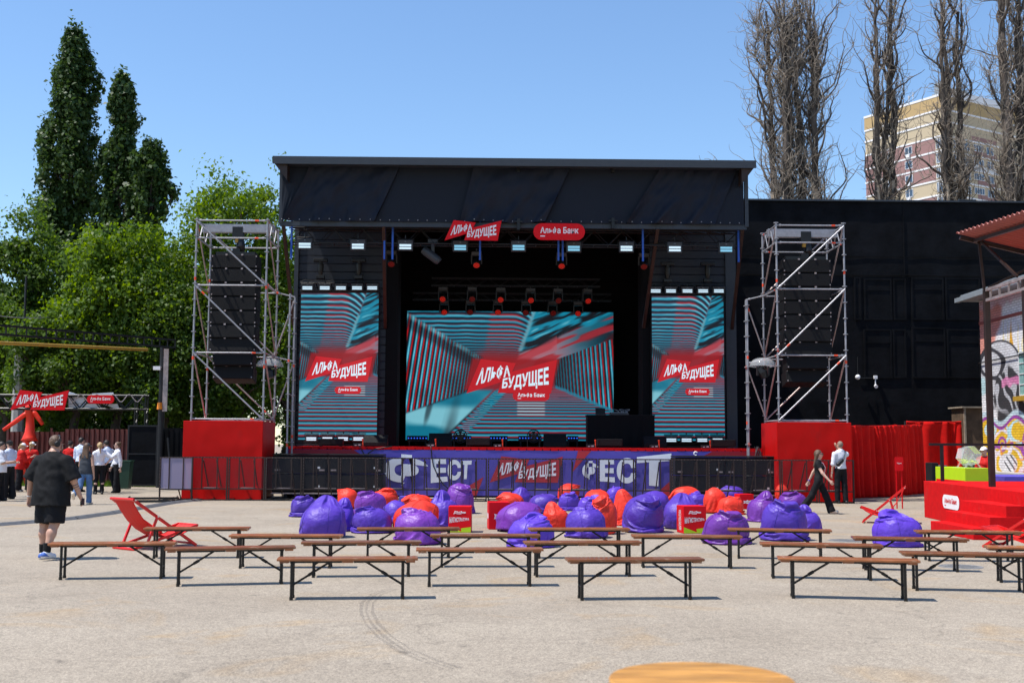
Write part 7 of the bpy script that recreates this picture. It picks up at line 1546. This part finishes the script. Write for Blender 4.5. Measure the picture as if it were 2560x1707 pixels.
def deadpoplar(label, stems, Y, Ht, nb, ntw, spread, dens, low=13.0, bareW=.5):
    b = Wv(stems[0], 400, Y); t = thing('dead_poplar', label, 'tree', (b.x, Y, 0), group='bare dead poplars behind the hall')
    S = []; 
    for i, xv in enumerate(stems):
        x = Wv(xv, 430, Y).x-b.x; yo = rng.uniform(-.6, .6); n = 26; z = np.linspace(0, Ht*rng.uniform(.85, 1), n); wx = np.cumsum(rng.normal(size=n)*.07); wx -= np.interp(12, z, wx); wy = np.cumsum(rng.normal(size=n)*.07)
        lean = rng.uniform(-.012, .012)
        S.append((np.stack([x+wx+lean*(z-14), yo+wy, z], 1), np.interp(z, [0, 14, 20, Ht], [.36, .25, .17, .04])*dens*rng.uniform(.7, 1.15)))
    V, F = tubes_np(S, 9)
    V = V+.035*np.sin(V[:, [2]]*3+np.arctan2(V[:, [1]], V[:, [0]])*5)*np.array([1, 1, 0])
    cz = V[F].mean(1); pm = ((cz[:, 2] < low+2.2+.9*np.sin(cz[:, 0]*6)) & (np.sin(cz[:, 0]*7+cz[:, 2]*.7) > bareW)).astype(int)
    np_mesh('trunk', V, F, [M['deadbark'], M['bare']], t, True, pm)
    B = []
    for i in range(nb):
        q, r = S[rng.integers(len(S))]; z = rng.uniform(low-2.5, min(Ht-3, 25)); p = np.array([np.interp(z, q[:, 2], q[:, j]) for j in range(3)]); a = rng.uniform(0, 6.283)
        B.append(walk(p, (math.cos(a)*.75, math.sin(a)*.6, .6), rng.uniform(1.8, 5.2)*spread, 18, .24, .42, rng.uniform(.045, .085), .012))
    T = []
    for i in range(ntw):
        q, r = (B if rng.random() < .8 else S)[0 if False else rng.integers(len(B if False else S))] if rng.random() < .25 else B[rng.integers(len(B))]
        j = rng.integers(2, len(q)-1); p = q[j]
        if p[2] < 11 or p[2] > 27: continue
        a = rng.uniform(0, 6.283); T.append(walk(p, (math.cos(a)*.8, math.sin(a)*.7, rng.uniform(-.2, 1.0)), rng.uniform(.7, 2.4)*spread**.5, 13, .36, .34, rng.uniform(.012, .021), .006))
    V, F = tubes_np(B, 6); np_mesh('branches', V, F, M['deadbark'], t, True)
    V, F = tubes_np(T, 4); np_mesh('twigs', V, F, M['twig'], t)
deadpoplar('broad multi stemmed bare dead poplar, leftmost behind the black hall', [1800, 1822, 1845, 1868, 1783, 1880], 60, 27, 230, 3300, .85, .8, bareW=.1)
deadpoplar('bare dead poplar just left of the apartment tower behind the hall', [2028, 2012, 2042], 61, 28, 80, 900, .9, .85, bareW=.2)
deadpoplar('bare dead poplar standing in front of the apartment tower', [2187, 2172, 2205], 60, 28, 80, 950, .85, .9, bareW=.2)
deadpoplar('thick dark bare dead poplar at the right picture edge', [2330, 2312, 2358, 2345], 58, 28, 110, 1200, .95, 1.0, bareW=.5)
p = Wv(1640, 372, 58); T = [walk((0, 0, p.z-3), (.1, 0, 1), 3.4, 11, .1, .2, .05, .02)]+[walk((rng.uniform(-.1, .2), 0, p.z-.8), (-.8+rng.uniform(-.4, .9), rng.uniform(-.4, .4), .5), rng.uniform(.8, 1.9), 11, .4, .05, .03, .008) for i in range(16)]
V, F = tubes_np(T, 5); t = thing('dead_treetop', 'small bare dead treetop poking above the right end of the stage roof', 'tree', (p.x, p.y, 0)); np_mesh('branches', V, F, M['twig'], t); mb = MB(); mb.path([(0, 0, 0), (0, 0, p.z-2.9)], [.15, .06], 8); mb.build('trunk', M['deadbark'], t)

# ------------------------------------------------------------ apartment tower far behind
c0 = W(2356, 300, 228); cL = Vector((-8.9, 15.2, 0)).normalized(); cR = Vector((15.2, 8.9, 0)).normalized()
bt_ = thing('apartment_tower', 'yellow and rose brick apartment tower with white bands behind the dead poplars', 'building', (c0.x, 228, 0))
WL, WR = 20.0, 26.0; Htop = W(2346, 239, 228).z; fl = 3.0; nfl = 12
def fpt(side, s, z, out=0.0):
    d = cL if side == 'L' else cR; n = Vector((-cR.x, -cR.y, 0)) if side == 'L' else Vector((-cL.x, -cL.y, 0))
    return d*s+n*out+Vector((0, 0, z))
def slab(mb, side, s0, s1, z0, z1, o0, o1):
    a = [fpt(side, s, z, o1) for s, z in ((s0, z0), (s1, z0), (s1, z1), (s0, z1))]; n = fpt(side, 0, 0, o0)-fpt(side, 0, 0, o1); mb.prism(a, n)
mb = MB(); mb.prism([fpt('L', 0, 0), fpt('L', WL, 0), fpt('L', WL, 0)+cR*WR, fpt('R', WR, 0)], (0, 0, Htop-.6)); mb.build('core_wall', M['brickY'], bt_)
zb0 = Htop-5.2
rows = [zb0-fl*i for i in range(nfl)]
mb = MB(); slab(mb, 'L', 0.02, WL+.1, Htop-2.6, Htop, 0, .08); slab(mb, 'R', -.08, WR, Htop-2.6, Htop, 0, .08); mb.build('ochre_parapet', M['brickO'], bt_)
for i, z in enumerate(rows):
    if 1 <= i <= 3 or i in (5,): mb = MB(); slab(mb, 'L', 1.9, WL if i < 4 else 9, z-fl+.2, z-.2, 0, .05); mb.build('rose_brick_panel', M['brickR'], bt_)
    mb = MB(); slab(mb, 'R', 9.0 if i not in (3, 4, 5) else 10.5, 17, z-fl+.2, z-fl*.62, 0, .05); mb.build('rose_brick_panel' if i % 3 != 2 else 'white_balcony_panel', M['brickR'] if i % 3 != 2 else M['stucco'], bt_)
for z in [Htop-2.75]+rows:
    mb = MB(); slab(mb, 'L', .03, WL+.15, z-.2, z+.14, 0, .12); slab(mb, 'R', -.12, WR, z-.2, z+.14, 0, .12); mb.build('white_band', M['band'], bt_)
mb = MB(); slab(mb, 'L', .0, WL+.2, Htop+.003, Htop+.45, -.1, .15); slab(mb, 'R', -.15, WR, Htop+.003, Htop+.45, -.1, .15); mb.build('parapet_cap', M['band'], bt_)
mb = MB(); slab(mb, 'R', 4.5, 20, Htop+.46, Htop+2.0, -5, -.6); mb.build('penthouse', M['band'], bt_); mb = MB(); slab(mb, 'R', 4.0, 8.5, Htop+2.01, Htop+2.3, -5.5, -.2); mb.build('roof_slab', M['greyroof'], bt_)
mb = MB(); slab(mb, 'L', .2, 2.0, Htop+.46, Htop+3.0, -1.6, -.3); mb.build('vent_shaft', M['greyroof'], bt_)
for s in (7.5, 8.6, 10.0): mb = MB(); a = fpt('L', s, Htop+.4, -.5); mb.tube(a, a+Vector((0, 0, 1.8+.5*(s < 8))), .06, 5); mb.box(a+Vector((0, 0, 1.6)), (.3, .1, .3)); mb.build('antenna', M['band'], bt_)
def win(side, s0, s1, z0, z1, mull):
    mb = MB(); f = .10
    for a, b, c_, d_ in ((s0, s0+f, z0, z1), (s1-f, s1, z0, z1), (s0+f, s1-f, z0, z0+f), (s0+f, s1-f, z1-f, z1)): slab(mb, side, a, b, c_, d_, .05, .10)
    for q in mull: slab(mb, side, s0+(s1-s0)*q-.05, s0+(s1-s0)*q+.05, z0+f, z1-f, .05, .095)
    w_ = mb.build('window', M['pvc'], bt_); mb = MB(); slab(mb, side, s0+f, s1-f, z0+f, z1-f, .052, .07); mb.build('pane', M['pane'], w_)
for i, z in enumerate(rows[1:10]):
    win('L', 7.6, 9.5, z-2.2, z-.55, (.5,)); win('L', 12.3, 14.0, z-2.2, z-.55, (.5,)); win('L', .25, 1.7, z-2.5, z-.4, (.35, .7)); win('R', .15, 1.5, z-2.5, z-.4, (.5,))
    win('R', 3.1, 4.5, z-2.2, z-.55, (.5,)); win('R', 5.6, 8.3, z-2.2, z-.55, (.35, .68)); win('R', 9.4, 12.6, z-1.9, z-.5, (.25, .5, .75)); win('R', 13.6, 15.8, z-2.2, z-.55, (.5,))
    if i in (0, 2, 3): mb = MB(); slab(mb, 'L', 8.1, 9.0, z-2.85, z-2.25, .12, .5); mb.build('air_conditioner', M['pvc'], bt_)
    if i in (1, 2, 4): mb = MB(); slab(mb, 'R', 6.0, 6.9, z-2.85, z-2.25, .12, .5); mb.build('air_conditioner', M['pvc'], bt_)
p = Wv(8, 995, 60);
